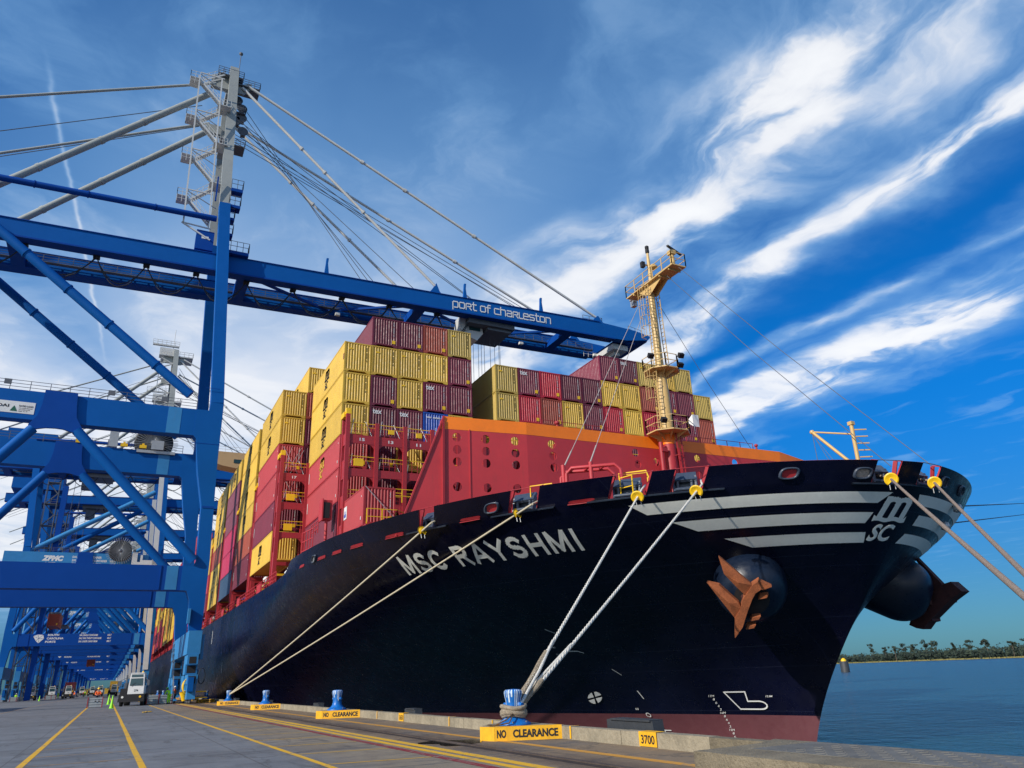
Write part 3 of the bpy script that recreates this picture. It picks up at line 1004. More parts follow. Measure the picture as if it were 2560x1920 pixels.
# thin bar closing each notch at rail height, red stanchions and the roller fairlead itself
for k, (a, c_) in enumerate(NOTCH):
    mid = (a + c_) / 2
    P = hull_t(mid, 10.0, 0); Pn = (hull_t(mid, 10.0, 1.0) - P); Pn.z = 0; Pn.normalize()
    tv = Vector((-Pn.y, Pn.x, 0)); wv = (hull_t(c_, 10.5, 0) - hull_t(a, 10.5, 0)).length
    r = MB()
    top = P + Vector((0, 0, .78)) - Pn * .35
    r.beam(top - tv * wv * .38, top + tv * wv * .38, .62, .16, up=(Pn.x, Pn.y, .9))       # sloping hood
    r.beam(P - tv * wv * .38 - Pn * .5 + Vector((0, 0, .4)), P + tv * wv * .38 - Pn * .5 + Vector((0, 0, .4)), .05, .8, up=(0, 0, 1))
    for s_ in (-1, 1):
        r.beam(P - Pn * .15 + tv * s_ * wv * .34, top + tv * s_ * wv * .36, .10, .28)
        r.tube([P - Pn * .22 + tv * s_ * wv * .22 + Vector((0, 0, .08)), P - Pn * .22 + tv * s_ * wv * .22 + Vector((0, 0, .62))], .10, 10)
    r.tube([P - Pn * .12 - tv * wv * .32 + Vector((0, 0, .12)), P - Pn * .12 + tv * wv * .32 + Vector((0, 0, .12))], .10, 10)
    r.tube([P - Pn * .32 - tv * wv * .32 + Vector((0, 0, .60)), P - Pn * .32 + tv * wv * .32 + Vector((0, 0, .60))], .08, 10)
    fo = r.build('roller_fairlead', LEDGE, ship)
    q = MB()
    for s_, tt in ((-1, a), (1, c_)):
        q.beam(hull_t(tt, 10.0, -.12), hull_t(tt, 10.95, -.45), .07, .22)
        q.beam(hull_t(tt, 10.98, -.04), hull_t(tt, 10.98, -.5), .06, .06)
    q.build('stanchions', SHIPDR, fo)
    q = MB(); q.tube([hull_t(a, 11.0, -.04), hull_t(mid, 11.0, -.04), hull_t(c_, 11.0, -.04)], .022, 6)
    q.build('guard_bar', SHIPDR if k < 4 else STEEL, fo)
# oval mooring chocks: ring on the plating, filled by a disc; bright and dark insides painted on


def chock(t, z, w_=.85, h_=.42, inner=SHIPR):
    b = MB(); n = 20; vs_ = []
    for r_, o_ in ((1.22, .0), (1.18, .10), (1.0, .13), (.86, .05), (.84, .012)):
        for j in range(n):
            a = 2 * PI * j / n
            ca, sa = math.cos(a), math.sin(a)
            ex = abs(ca) ** .7 * (1 if ca > 0 else -1); ey = abs(sa) ** .7 * (1 if sa > 0 else -1)
            vs_.append(hull_t(t + ex * w_ / 2 * r_, z + ey * h_ / 2 * r_, o_))
    fs = [(i * n + j, i * n + (j + 1) % n, (i + 1) * n + (j + 1) % n, (i + 1) * n + j) for i in range(4) for j in range(n)]
    b.add(vs_, fs, 0, True)
    o = b.build('mooring_chock', LEDGE, ship)
    q = MB(); q.add(vs_[-n:], [tuple(range(n))]); q.build('opening_fill', inner, o)


DKIN = paint('chock_shade_fill', (.05, .045, .05), .6, .6, 6.0)  # dark colour carries the shade inside the chock
chock(-t_at_y(37.2, 10.35), 10.36)
chock(-t_at_x(29.0, 10.45), 10.45, .85, .45)
chock(-t_at_x(32.55, 10.4), 10.40, .85, .45, paint('chock_lit_fill', (.45, .36, .30), .7, .6, 7.0))  # bright colour carries the light seen through the chock
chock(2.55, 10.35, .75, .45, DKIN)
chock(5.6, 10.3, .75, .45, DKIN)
for Y_ in (56.4,):
    chock(-t_at_y(Y_, 10.15), 10.15, .75, .42, GALV)
# freeing ports: narrow red slots along the deck edge
for Y_, L in ((59.4, 1.2), (54.9, 1.5), (52.2, 1.5), (49.3, 1.7), (45.0, 1.9), (38.9, 1.5), (32.9, 1.5)):
    for sd in (-1, 1):
        T = sd * t_at_y(Y_, 10.06)
        b = MB(); n = 16
        vs_ = [hull_t(T + (abs(math.cos(2 * PI * j / n)) ** .35 * (1 if math.cos(2 * PI * j / n) > 0 else -1)) * L / 2, 10.06 + math.sin(2 * PI * j / n) * .07, .02) for j in range(n)]
        b.add(vs_, [tuple(range(n))])
        fo = b.build('freeing_port', SHIPDR, ship)
        b = MB(); b.tube([hull_t(T - L / 2, 9.96, .04), hull_t(T, 9.95, .04), hull_t(T + L / 2, 9.96, .04)], .025, 6)
        b.build('lip', SHIPDR, fo)
# weld seams: faint plate lines around the bow
SEAM = paint('hull_seam', (.010, .014, .035), .35, .2, 1.0)
for z_ in (2.6, 5.1, 8.95 - 2.1):
    hull_strip('plate_seam', -52, -3, z_, z_ + .02, .008, SEAM, 1.0)


# painted marks ------------------------------------------------------------
THK = .40
def quad_band(t0a, t1a, z0, t0b, t1b, z1, name='bow_stripe', mat=WHITE, out=.02):
    """painted parallelogram between heights z0 (top) and z1 (bottom)"""
    b = MB(); n, m_ = 46, 3; vs_ = []
    for j in range(m_ + 1):
        f = j / m_
        for i in range(n + 1):
            g_ = i / n
            vs_.append(hull_t((t0a + (t1a - t0a) * g_) * (1 - f) + (t0b + (t1b - t0b) * g_) * f, z0 + (z1 - z0) * f, out))
    b.add(vs_, [(j * (n + 1) + i, j * (n + 1) + i + 1, (j + 1) * (n + 1) + i + 1, (j + 1) * (n + 1) + i) for j in range(m_) for i in range(n)], 0, True)
    return b.build(name, mat, ship)


SZ = [(9.60, 9.11), (8.70, 8.22), (7.82, 7.35)]
# stripes run from their slanted aft ends to a round gap for the emblem and on round the stem
ends = [((23.5, 31.38), (24.47, 31.13)), ((25.65, 30.64), (26.85, 30.21)), ((28.03, 29.75), (29.31, 29.33))]
EM = -.92       # emblem centre
gapl = [(-2.15, -2.85), (-2.85, -3.05), (-2.75, -2.55)]
gapr = [(.75, .92), (1.5, 1.3), (.98, .50)]
for (za, zb), (ea, eb), gl, gr in zip(SZ, ends, gapl, gapr):
    for sd in (-1, 1):
        ta, tb = -t_at_y(ea[1], za), -t_at_y(eb[1], zb)
        if sd < 0:
            quad_band(ta, gl[0] + .75, za, tb, gl[1] + .75, zb)
        else:
            quad_band(gr[0] - .2, -ta, za, gr[1] - .2, -tb, zb)


def stroke(pts, w_):
    """polyline in (y, z) as little quads"""
    out = []
    for (y0, z0), (y1, z1) in zip(pts[:-1], pts[1:]):
        d = Vector((y1 - y0, z1 - z0)).normalized() * w_ / 2; n = Vector((-d.y, d.x))
        out.append([(y0 - d.x + n.x, z0 - d.y + n.y), (y1 + d.x + n.x, z1 + d.y + n.y), (y1 + d.x - n.x, z1 + d.y - n.y), (y0 - d.x - n.x, z0 - d.y - n.y)])
    return out



def emblem(fn, mb, w_=2.7, h_=2.7, cuts=2):
    """letter m standing on a wave above the letters SC, slanted"""
    sc = text2d('SC', 1.0, .03, .0)
    sh = .22
    ss = fit2d(sc, -.34 * w_, .36 * w_, -.5 * h_, -.12 * h_)
    put2d(mb, ([(x + y * sh, y) for x, y in ss[0]], ss[1]), fn, cuts=cuts)
    arc_ = lambda cx: [(cx + .205 * math.cos(a), .70 + .17 * math.sin(a)) for a in np.linspace(PI, 0, 9)]
    for ln in ([(.085, .02), (.085, .90)], arc_(.29) + [(.495, .02)], arc_(.70) + [(.905, .02)]):
        for q in stroke(ln, .205):
            pp = [((x - .5) * .92 * w_, (-.0 + y * .5) * h_) for x, y in q]
            put2d(mb, ([(x + y * sh, y) for x, y in pp], [(0, 1, 2, 3)]), fn, cuts=cuts)
    k = 14; top = []; bot = []
    for i in range(k + 1):
        g_ = i / k; x = (-.56 + 1.12 * g_) * w_; wv = math.sin(g_ * 4 * PI) * .018 * h_
        top.append((x, .035 * h_ + wv + (.05 * h_ if i in (0, k) else 0))); bot.append((x, -.055 * h_ + wv))
    mb.add([fn(*p) for p in top + bot], [(i, i + 1, k + 2 + i, k + 1 + i) for i in range(k)])


b = MB(); _ec = [0]


def em_pt(a, z):
    _ec[0] += 1
    return hull_t(EM + a, 8.42 + z, .035 + .0004 * (_ec[0] // 36))


emblem(em_pt, b, 1.95, 2.0, 4)
b.build('bow_emblem', WHITE, ship)
# ship's name, built from strokes
def arcp(cx, cy, rx, ry, a0, a1, n=9):
    return [(cx + rx * math.cos(math.radians(a)), cy + ry * math.sin(math.radians(a))) for a in np.linspace(a0, a1, n)]


CAPS = {'M': (1.05, [[(.1, .1), (.1, .9)], [(.95, .1), (.95, .9)], [(.14, .9), (.525, .16), (.91, .9)]]),
        'S': (.86, [arcp(.43, .70, .29, .20, 25, 270) + arcp(.43, .30, .31, .20, 90, -155)]),
        'C': (.92, [arcp(.48, .5, .38, .40, 48, 312, 14)]),
        'R': (.90, [[(.12, .1), (.12, .9)], [(.12, .9), (.50, .9)] + arcp(.50, .69, .26, .21, 80, -80, 7) + [(.12, .48)], [(.48, .48), (.80, .1)]]),
        'A': (.98, [[(.08, .1), (.47, .9), (.53, .9), (.92, .1)], [(.24, .32), (.76, .32)]]),
        'Y': (.92, [[(.06, .9), (.46, .46)], [(.86, .9), (.46, .46)], [(.46, .46), (.46, .1)]]),
        'H': (.92, [[(.12, .1), (.12, .9)], [(.80, .1), (.80, .9)], [(.12, .5), (.80, .5)]]),
        'I': (.36, [[(.18, .1), (.18, .9)]])}
word = 'MSC RAYSHMI'
tot_ = sum(.62 if c_ == ' ' else CAPS[c_][0] + .20 for c_ in word) - .20
_nc = [0]


def name_pt(a, c_):
    _nc[0] += 1
    za = 7.90 + c_ * 1.04
    t0 = -t_at_y(47.3 - .65 * c_, za); t1 = -t_at_y(35.25 - .75 * c_, za)
    return hull_t(t0 + (t1 - t0) * a, za, .03 + .0003 * (_nc[0] // 16))


b = MB(); cx_ = 0
for ch_ in word:
    if ch_ == ' ': cx_ += .62; continue
    for ln in CAPS[ch_][1]:
        for q in stroke(ln, .185):
            put2d(b, ([((cx_ + x) / tot_, y) for x, y in q], [(0, 1, 2, 3)]), name_pt, cuts=1)
    cx_ += CAPS[ch_][0] + .20
b.build('name_lettering', WHITE, ship)


def mark(fn_pts, name='hull_mark', out=.07):
    b = MB()
    for k_, poly in enumerate(fn_pts):
        b.add([hull_t(-t_at_y(y_, z_), z_, out + .003 * k_) for y_, z_ in poly], [tuple(range(len(poly)))])
    return b.build(name, WHITEP, ship)


# bulbous bow mark
bb = [(38.35, .12), (37.1, .12), (36.95, -.35), (36.75, -.40)]
arc = [(36.35 + .28 * -math.sin(a), -.62 + .22 * math.cos(a)) for a in np.linspace(0, PI, 8)]
bb = [(38.3, .12), (37.05, .12), (37.2, -.42), (36.5, -.42)] + [(36.5 - .42 * math.sin(a), -.64 + .22 * math.cos(a)) for a in np.linspace(.2, PI, 8)] + [(37.9, -.86), (38.35, .12)]
mark(stroke(bb, .075), 'bulbous_bow_mark')
# bow thruster mark: four blades in a ring, laid square to the plating
for q in range(4):
    a0 = q * PI / 2 + .30
    b = MB(); tc_ = -t_at_y(47.95, -.12)
    pts_ = [(.09 * math.cos(a0 + PI / 4), .08 * math.sin(a0 + PI / 4))] + [(.62 * math.cos(a0 + da), .40 * math.sin(a0 + da)) for da in (.18, .5, .8, 1.1, 1.39)]
    b.add([hull_t(tc_ + a_ + THK * z_, -.12 + z_, .07) for a_, z_ in pts_], [tuple(range(6))])
    b.build('thruster_mark', WHITEP, ship)
for (ya, za, yb, zb) in ((44.13, 1.68, 44.02, 1.34), (44.16, .27, 44.25, -.2), (44.3, 4.26, 44.1, 4.0), (45.3, 2.93, 44.6, 2.9), (44.6, 2.9, 44.45, 2.78), (44.4, -2.0, 44.4, -2.5), (44.9, -2.25, 43.9, -2.25)):
    mark(stroke([(ya, za), (yb, zb)], .06), 'load_mark')
mark(stroke([(44.9 + .16 * math.cos(a), -1.27 + .12 * math.sin(a)) for a in np.linspace(0, 2 * PI, 12)], .04), 'ring_mark')
mark(stroke([(114.2, 7.2), (114.2, 8.6)], .3), 'tug_mark')
mark(stroke([(100.5, 3.2), (100.5, 4.2)], .25), 'tug_mark')
# draught figures
for i in range(13):
    z_ = -.18 - i * .2
    Ym = 39.45 - i * .02
    body = {0: '17M', 5: '16M', 10: '15M'}.get(i, ['8', '6', '4', '2'][(i - 1) % 5] if (i % 5) else '')
    b = MB(); wd = .38 if len(body) > 1 else .13
    shp = fit2d(text2d(body, 1, .0), -wd / 2, wd / 2, 0, .125)
    put2d(b, shp, lambda a, c_: hull_t(-t_at_y(Ym, z_) + a, z_ + c_, .03))
    b.build('draught_figure', WHITEP, ship)
for (Y_, z_, tx, w_, h_) in ((35.75, -.20, '12.5M', .42, .1), (45.5, -.95, '55', .28, .12), (45.2, -2.0, '1S1  AFPT', 1.0, .12), (44.2, -2.5, '1FPT', .6, .12), (45.9, 3.15, '190', .3, .1), (46.3, 2.72, 'TUG', .5, .1)):
    b = MB(); shp = fit2d(text2d(tx, 1, .02), -w_ / 2, w_ / 2, 0, h_)
    put2d(b, shp, lambda a, c_: hull_t(-t_at_y(Y_, z_) + a, z_ + c_, .06))
    b.build('small_lettering', WHITEP, ship)

# anchor bells and anchors
for sd in (-1, 1):
    c_ = Vector((XC + sd * 6.0, 30.7, 5.6))
    b = MB(); prof = []
    ax = Vector((sd * .62, -.62, -.48)).normalized()
    e1 = ax.orthogonal().normalized(); e2 = ax.cross(e1)
    n = 32; vs_ = []
    R_ = 1.9; ring = []
    for i in range(17):
        a = PI * .5 * i / 16
        ring.append((R_ * math.cos(a) ** .8 if a < 1.5 else .0, R_ * .95 * math.sin(a)))
    ring = [(R_, -2.2)] + ring[:-4]
    for rr, hh in ring:
        for j in range(n):
            th = 2 * PI * j / n
            vs_.append(c_ + ax * hh + (e1 * math.cos(th) + e2 * math.sin(th)) * rr)
    fs = [(i * n + j, i * n + (j + 1) % n, (i + 1) * n + (j + 1) % n, (i + 1) * n + j) for i in range(len(ring) - 1) for j in range(n)]
    b.add(vs_, fs, 0, True)
    bo = b.build('anchor_bell', paint('bell_navy', (.006, .012, .028), .34, .2, .6, spec=.35), ship)
    b = MB(); b.add(vs_[-n:], [tuple(range(n))]); b.build('hawse_shade', DARK, bo)  # dark disc caps the bell: shade inside the hawse is painted
# anchors (housed against the bells)
for sd in (-1,):
    c0 = Vector((XC + sd * 6.0, 30.7, 5.6)); ax = Vector((sd * .62, -.62, -.48)).normalized()
    c0 = c0 + ax * 1.85
    e1 = Vector((sd * .7071, .7071, 0)); e2 = Vector((sd * .34, -.34, .88))
    if sd > 0:
        e1 = Vector((.7071, .7071, 0))
    e2 = Vector((-ax.x * ax.z, -ax.y * ax.z, ax.x ** 2 + ax.y ** 2)).normalized()

    def pl(a, b_, h=0.0):
        return c0 + e1 * a + e2 * b_ + ax * h
    mt = RUST if sd < 0 else RUSTD
    r = empty('ship_anchor', c0)
    tag(r, 'rusty orange anchor with two pointed flukes, held against the near side bell' if sd < 0 else 'dark rusty anchor hanging from the far side bell, seen from behind', 'anchor', 'bow anchors')
    # flukes: bevelled blades
    for poly, ridge in (([(1.31, 2.61), (1.17, 1.63), (.63, .85), (.30, .42), (-.14, .93)], (.55, 1.2)),
                        ([(2.10, 1.25), (1.50, 1.06), (.66, .02), (.55, -.35), (.97, -.78)], (1.15, .15))):
        b = MB(); n = len(poly)
        vs_ = [pl(x, y_, .34) for x, y_ in poly] + [pl(x * .97 + .02, y_ * .97, .0) for x, y_ in poly] + [pl(*ridge, .52)]
        fs = [(i, (i + 1) % n, 2 * n) for i in range(n)] + [(i, i + n, (i + 1) % n + n, (i + 1) % n) for i in range(n)] + [tuple(range(2 * n - 1, n - 1, -1))]
        b.add(vs_, fs); b.build('fluke', mt, r)
    b = MB()
    poly = [(-.49, 1.16), (-.12, .95), (.42, .25), (.62, -.25), (.97, -.75), (1.13, -1.83), (.66, -1.25), (.30, -.42), (-.02, .22), (-.22, .52), (-.55, .72)]
    b.prism(poly, lambda x, y_: tuple(pl(x, y_, .42)), lambda x, y_: tuple(pl(x, y_, -.10)))
    poly = [(-.49, 1.16), (-1.05, .80), (-.62, .66), (-.28, .74)]
    b.prism(poly, lambda x, y_: tuple(pl(x, y_, .40)), lambda x, y_: tuple(pl(x, y_, .05)))
    for (ax_, ay_) in ((-.42, .28), (.12, -.85), (.42, -1.30)):
        b.prism([(ax_, ay_), (ax_ - .42, ay_ + .02), (ax_ - .30, ay_ - .14), (ax_ + .12, ay_ - .20)], lambda x, y_: tuple(pl(x, y_, .2)), lambda x, y_: tuple(pl(x, y_, -.25)))
    b.build('crown', mt, r)
    b = MB(); b.beam(pl(.35, .1, .1), pl(-.1, .15, -1.3), .34, .34); b.build('shank', RUSTD, r)

# far side anchor, seen from behind: crown bar, strap and one fluke tip past the bell
r = empty('ship_anchor', (43.4, 29.5, 5)); tag(r, 'dark rusty anchor hanging from the far side bell, seen from behind', 'anchor', 'bow anchors')
b = MB(); b.yz([(28.15, 5.72), (27.63, 5.11), (28.48, 4.69), (30.05, 3.67), (30.58, 3.21), (31.0, 3.30), (31.44, 3.52), (31.1, 4.11), (30.3, 4.75), (29.21, 5.61), (28.71, 5.63)], 43.35, 44.1)
for (y_, z_) in ((28.6, 4.72), (29.9, 3.75)): b.yz([(y_, z_ - .12), (y_ + .3, z_ - .16), (y_ + .3, z_ + .1), (y_, z_ + .1)], 43.4, 44.2)
b.build('crown', RUSTD, r)
b = MB(); b.yz([(29.91, 7.36), (29.98, 7.20), (29.4, 6.0), (29.2, 5.4), (28.71, 5.45), (28.71, 5.70)], 43.3, 43.6); b.build('fluke', RUSTD, r)
b = MB(); b.beam((43.5, 29.7, 4.7), (42.1, 30.9, 5.5), .34, .34); b.build('shank', RUSTD, r)

# ------------------------------------------------------------------ breakwater on the foredeck
ZT = 18.15
HOLES_L = {  # panel coordinates (x along, z), measured on the wall
}


def wall_panel(P0, P1, zt0, zt1, zb, holes, shear0=0.0, shear1=0.0):
    """upright plate from P0 to P1 (x, y) with round holes, an orange band along the top"""
    P0 = Vector((*P0, 0)); P1 = Vector((*P1, 0)); L = (P1 - P0).length; d = (P1 - P0) / L

    def pt(a, z):
        q = P0 + d * a
        return (q.x, q.y, z)
    bandh = .90
    bm = bmesh.new(); edges = []
    outline = [(shear0, zb), (L + shear1, zb), (L, zt1 - bandh), (shear0 * bandh / (zt0 - zb), zt0 - bandh)]
    loops = [outline] + [[(hx + .31 * math.cos(2 * PI * k / 18), hz + .31 * math.sin(2 * PI * k / 18)) for k in range(18)] for hx, hz in holes]
    for lp in loops:
        vv = [bm.verts.new(pt(*q)) for q in lp]
        for i in range(len(vv)):
            edges.append(bm.edges.new((vv[i], vv[(i + 1) % len(vv)])))
    bmesh.ops.triangle_fill(bm, edges=edges, use_beauty=True, use_dissolve=False)
    me = bpy.data.meshes.new('panel'); bm.to_mesh(me); bm.free()
    me.materials.append(SHIPR)
    o = bpy.data.objects.new('panel', me); COL.objects.link(o); o.parent = breakw
    pv = parent_loc(breakw)
    me.transform(Matrix.Translation((-pv[0], -pv[1], -pv[2])))
    sm_ = o.modifiers.new('thickness', 'SOLIDIFY'); sm_.thickness = .06
    b = MB()
    p = [pt(shear0 * bandh / (zt0 - zb), zt0 - bandh), pt(L, zt1 - bandh), pt(L, zt1), pt(0, zt0)]
    nrm = Vector((d.y, -d.x, 0)) * .012; bk = Vector((-d.y, d.x, 0)) * .07
    b.add([Vector(q) + nrm for q in p] + [Vector(q) + bk for q in p], [(0, 1, 2, 3), (3, 2, 6, 7), (4, 5, 6, 7), (0, 3, 7, 4), (1, 2, 6, 5)])
    b.build('orange_band', ORANGE, o)
    return o


breakw = empty('breakwater', (XC, 43.6, 9.9)); breakw.parent = ship; breakw.location = Vector((XC, 43.6, 9.9)) - Vector(ship.location)
hz3 = [17.05 - .42, 15.35, 13.9, 12.45]
A_ = (17.95, 44.4); Bp = (19.75, 44.15); C_ = (23.9, 43.6); D_ = (48.3, 43.6); E_ = (52.45, 44.15); F_ = (54.25, 44.4)
wall_panel(A_, Bp, ZT, ZT, 9.9, [(.93, 16.72), (.95, 15.85), (.95, 15.0), (.95, 13.3)], shear0=-3.1)
LB = math.hypot(4.15, .55)
wall_panel(Bp, C_, ZT, ZT, 9.9, [(1.15, 16.70), (1.17, 15.85), (1.18, 15.0), (1.20, 13.3), (3.30, 16.72), (3.32, 15.85), (3.33, 15.0), (3.35, 13.35)])
wall_panel(C_, (36.1, 43.6), ZT, ZT + .1, 9.9, [(2.0, 16.75), (2.05, 15.9), (2.1, 15.05), (9.3, 16.85), (9.4, 15.95), (11.2, 16.3), (11.3, 15.2)])
wall_panel((36.1, 43.6), D_, ZT + .1, ZT + .25, 9.9, [(3.1, 16.95), (3.1, 15.6), (7.0, 16.95), (10.5, 16.95)])
wall_panel(D_, F_, ZT + .25, ZT - .35, 9.9, [(2.0, 16.5), (4.4, 16.3)], shear1=3.0)
for x_ in (17.9, 19.75, 23.9, 30, 36.1, 42, 48.3, 54):
    b = MB(); b.beam((x_, 44.5, 9.9), (x_, 44.5, 17.9), .15, .5, up=(0, 1, 0))
    b.beam((x_, 44.7, 16.5), (x_, 48.6, 9.9), .15, .4); b.build('rear_bracket', SHIPDR, breakw)
b = MB(); b.beam((19.75, 44.12, 9.95), (19.75, 44.12, 17.3), .07, .05); b.beam((17.95, 44.33, 18.15), (14.85, 44.78, 9.9), .10, .12, up=(0, 1, 0)); b.build('edge_trim', SHIPR, breakw)
b = MB()
b.rail([(25.8, 44.6, 17.9), (31.6, 44.6, 17.95)], 1.0, .035, 1.6)
b.rail([(39.2, 44.6, 18.1), (46.4, 44.6, 18.2)], 1.0, .035, 1.6)
b.tube([(27.0, 44.5, 17.8), (27.0, 44.5, 18.6)], .09, 8); b.lathe([(.05, 0), (.2, .08), (.2, .25), (.05, .32)], (27.0, 44.5, 18.6), 10)
b.tube([(46.7, 44.5, 18.1), (46.7, 44.5, 18.9)], .08, 8); b.lathe([(.05, 0), (.16, .08), (.16, .2), (.05, .28)], (46.7, 44.5, 18.9), 10)
b.build('top_railing', SHIPDR, breakw)

# ------------------------------------------------------------------ foremast
MX, MY = 35.8, 42.75
mast = empty('foremast', (MX, MY, 9.9)); mast.parent = ship; mast.location = Vector((MX, MY, 9.9)) - Vector(ship.location)
b = MB(); b.tube([(MX, MY, 9.9), (MX, MY, 17.45)], .50, 20); b.tube([(MX - 1.0, MY - .25, 9.9), (MX - 1.0, MY - .25, 17.5)], .17, 12)
b.beam((MX + .9, MY - .3, 9.9), (MX + .55, MY - .3, 17.2), .08, .35); b.beam((MX - .6, MY - .35, 16.9), (MX - 1.1, MY - .35, 16.9), .3, .3)
b.build('foot', SHIPDR, mast)
b = MB(); b.tube([(MX, MY, 17.45), (MX, MY, 18.2)], .52, 20); b.build('foot_band', ORANGE, mast)
b = MB(); b.tube([(MX, MY, z_) for z_ in (18.2, 18.6, 21.6, 22.2, 23.0, 23.6, 27, 30.5)], 1, 24, radii=[.48, .50, .49, .46, .38, .335, .30, .265])
b.build('tube', MAST, mast)


def ring_platform(z, rx, ry, cx, cy, name, n=8, rails=True):
    b = MB()
    pl_ = [(cx + rx * math.cos(2 * PI * (i + .5) / n), cy + ry * math.sin(2 * PI * (i + .5) / n)) for i in range(n)]
    b.xy(pl_, z, z + .09)
    for x, y_ in pl_[::1]:
        b.prism([(0, 0), (1, 0), (0, -1)], lambda a, h, x=x, y_=y_: (MX + (x - MX) * a * .95, MY + (y_ - MY) * a * .95, z + h * .75),
                lambda a, h, x=x, y_=y_: (MX + (x - MX) * a * .95 + .05, MY + (y_ - MY) * a * .95 + .05, z + h * .75))
    o = b.build(name, MAST, mast)
    q = MB()
    q.rail([(x, y_, z + .09) for x, y_ in pl_ + [pl_[0]]], 1.05, .045, 1.2)
    q.build('railing', MAST, o)
    return o


bp = ring_platform(18.25, 1.75, 1.6, MX, MY - .1, 'lower_platform')
ring_platform(23.45, 1.45, 1.45, MX + .1, MY, 'middle_platform')
# long top platform set fore and aft
b = MB(); zt = 31.15
tp = [(35.2, 45.3), (36.3, 45.2), (36.5, 39.0), (35.1, 39.0)]
b.xy(tp, zt, zt + .10)
for y_ in (39.6, 40.8, 44.3): b.beam((35.2, y_, zt - .08), (36.4, y_, zt - .08), .1, .16)
for sx in (-.35, .35):
    b.prism([(MY - .3, 30.2), (40.6, zt), (44.0, zt), (MY + .3, 30.4)], lambda y_, z_, sx=sx: (MX + sx, y_, z_), lambda y_, z_, sx=sx: (MX + sx + .05, y_, z_))
o = b.build('top_platform', MAST, mast)
q = MB(); q.rail([(*p, zt + .1) for p in tp + [tp[0]]], 1.1, .045, 1.3); q.build('railing', MAST, o)
q = MB(); q.box((35.9, 45.3, 30.7), (36.3, 45.75, 31.2)); q.build('lamp', GALV, o); q = MB(); q.box((35.85, 45.4, 31.3), (36.2, 45.8, 31.7)); q.build('lamp', GALV, o)
b = MB(); b.tube([(MX, 42.6, 31.2), (MX, 42.6, 33.4), (MX, 42.6, 34.3)], .13, 12, radii=[.17, .14, .10]); b.lathe([(.34, 0), (.38, .12), (.20, .3), (.16, .34)], (MX + .35, 42.5, 32.9), 12)
b.beam((MX - .7, 42.6, 33.1), (MX + .6, 42.6, 33.1), .1, .1)
po = b.build('top_pole', MAST, mast)
q = MB(); q.lathe([(.12, 0), (.17, .08), (.17, .34), (.12, .40), (.17, .44), (.17, .66), (.1, .72)], (MX, 42.6, 34.3), 12); q.build('navigation_light', DARK, po); q = MB(); q.box((MX - .8, 42.45, 32.8), (MX - .5, 42.75, 33.3)); q.build('navigation_light', DARK, po)
b = MB(); b.tube([(MX + .2, 39.9, 31.2), (MX + .2, 39.9, 32.7)], .2, 12, radii=[.24, .17]); b.box((MX - .05, 39.65, 32.7), (MX + .45, 40.15, 33.05)); ro = b.build('radar_pedestal', MAST, mast)
q = MB(); q.beam((35.35, 39.55, 33.2), (37.3, 40.25, 33.2), .16, .14); q.build('radar_bar', INK, ro)
b = MB()
for lx, z0_, z1_ in ((-.95, 18.7, 23.6), (-.75, 24.0, 31.0)):
    for s_ in (-.19, .19): b.beam((MX + lx, MY - .35 + s_, z0_), (MX + lx * .9, MY - .35 + s_, z1_), .05, .05)
    z_ = z0_
    while z_ < z1_:
        b.beam((MX + lx, MY - .54, z_), (MX + lx, MY - .16, z_), .035, .035); z_ += .3
    z_ = z0_ + 2.2
    while z_ < z1_:
        b.tube([(MX + lx + .38 * (math.cos(a) - 1), MY - .35 + .38 * math.sin(a), z_) for a in np.linspace(-1.9, 1.9, 9) + PI], .025, 5); z_ += .9
    for s_ in (-.3, 0, .3): b.beam((MX + lx - .72, MY - .35 + s_, z0_ + 2.2), (MX + lx - .66, MY - .35 + s_, z1_ - .2), .03, .03)
for s_ in (-.19, .19): b.beam((MX + .62, MY - .2 + s_, 24.2), (MX + .5, MY - .2 + s_, 30.6), .05, .05)
z_ = 24.2
while z_ < 30.6:
    b.beam((MX + .58, MY - .39, z_), (MX + .58, MY - .01, z_), .035, .035); z_ += .35
b.build('ladder', MAST, mast)
b = MB()
for s_ in (-.22, .22): b.beam((MX + .55 + s_, MY - .75, 10.2), (MX + .35 + s_, MY - .75, 18.6), .07, .07)
z_ = 10.4
while z_ < 18.4:
    b.beam((MX + .33, MY - .75, z_), (MX + .77, MY - .75, z_), .04, .04); z_ += .3
for z_ in (13.5, 15, 16.5): b.tube([(MX + .45 + .45 * math.sin(a), MY - .75 - .45 * math.cos(a) + .3, z_) for a in np.linspace(-1.8, 1.8, 9)], .03, 5)
b.build('foot_ladder', SHIPDR, mast)
for (x_, y_, z_) in ((MX - 1.6, MY - .9, 24.1), (MX + .9, MY - 1.5, 24.3), (MX + 1.8, MY - .3, 24.1), (MX - 1.3, MY - 1.2, 18.8)):
    b = MB(); b.beam((x_, y_, z_), (x_ - .05, y_ - .25, z_ + .25), .42, .34); b.build('floodlight', DARK, mast)
b = MB()
hx, hy, hz = MX + 1.6, MY - .9, 19.25
b.add([(hx + a * .16, hy, hz + c_ * .16) for a, c_ in ((-1, -1), (1, -1), (1, 1), (-1, 1))] + [(hx + .25 + a * .30, hy - .35, hz + c_ * .48) for a, c_ in ((-1, -1), (1, -1), (1, 1), (-1, 1))],
      [(0, 1, 5, 4), (1, 2, 6, 5), (2, 3, 7, 6), (3, 0, 4, 7), (0, 3, 2, 1), (4, 5, 6, 7)])
b.build('horn', WHITEP, mast)

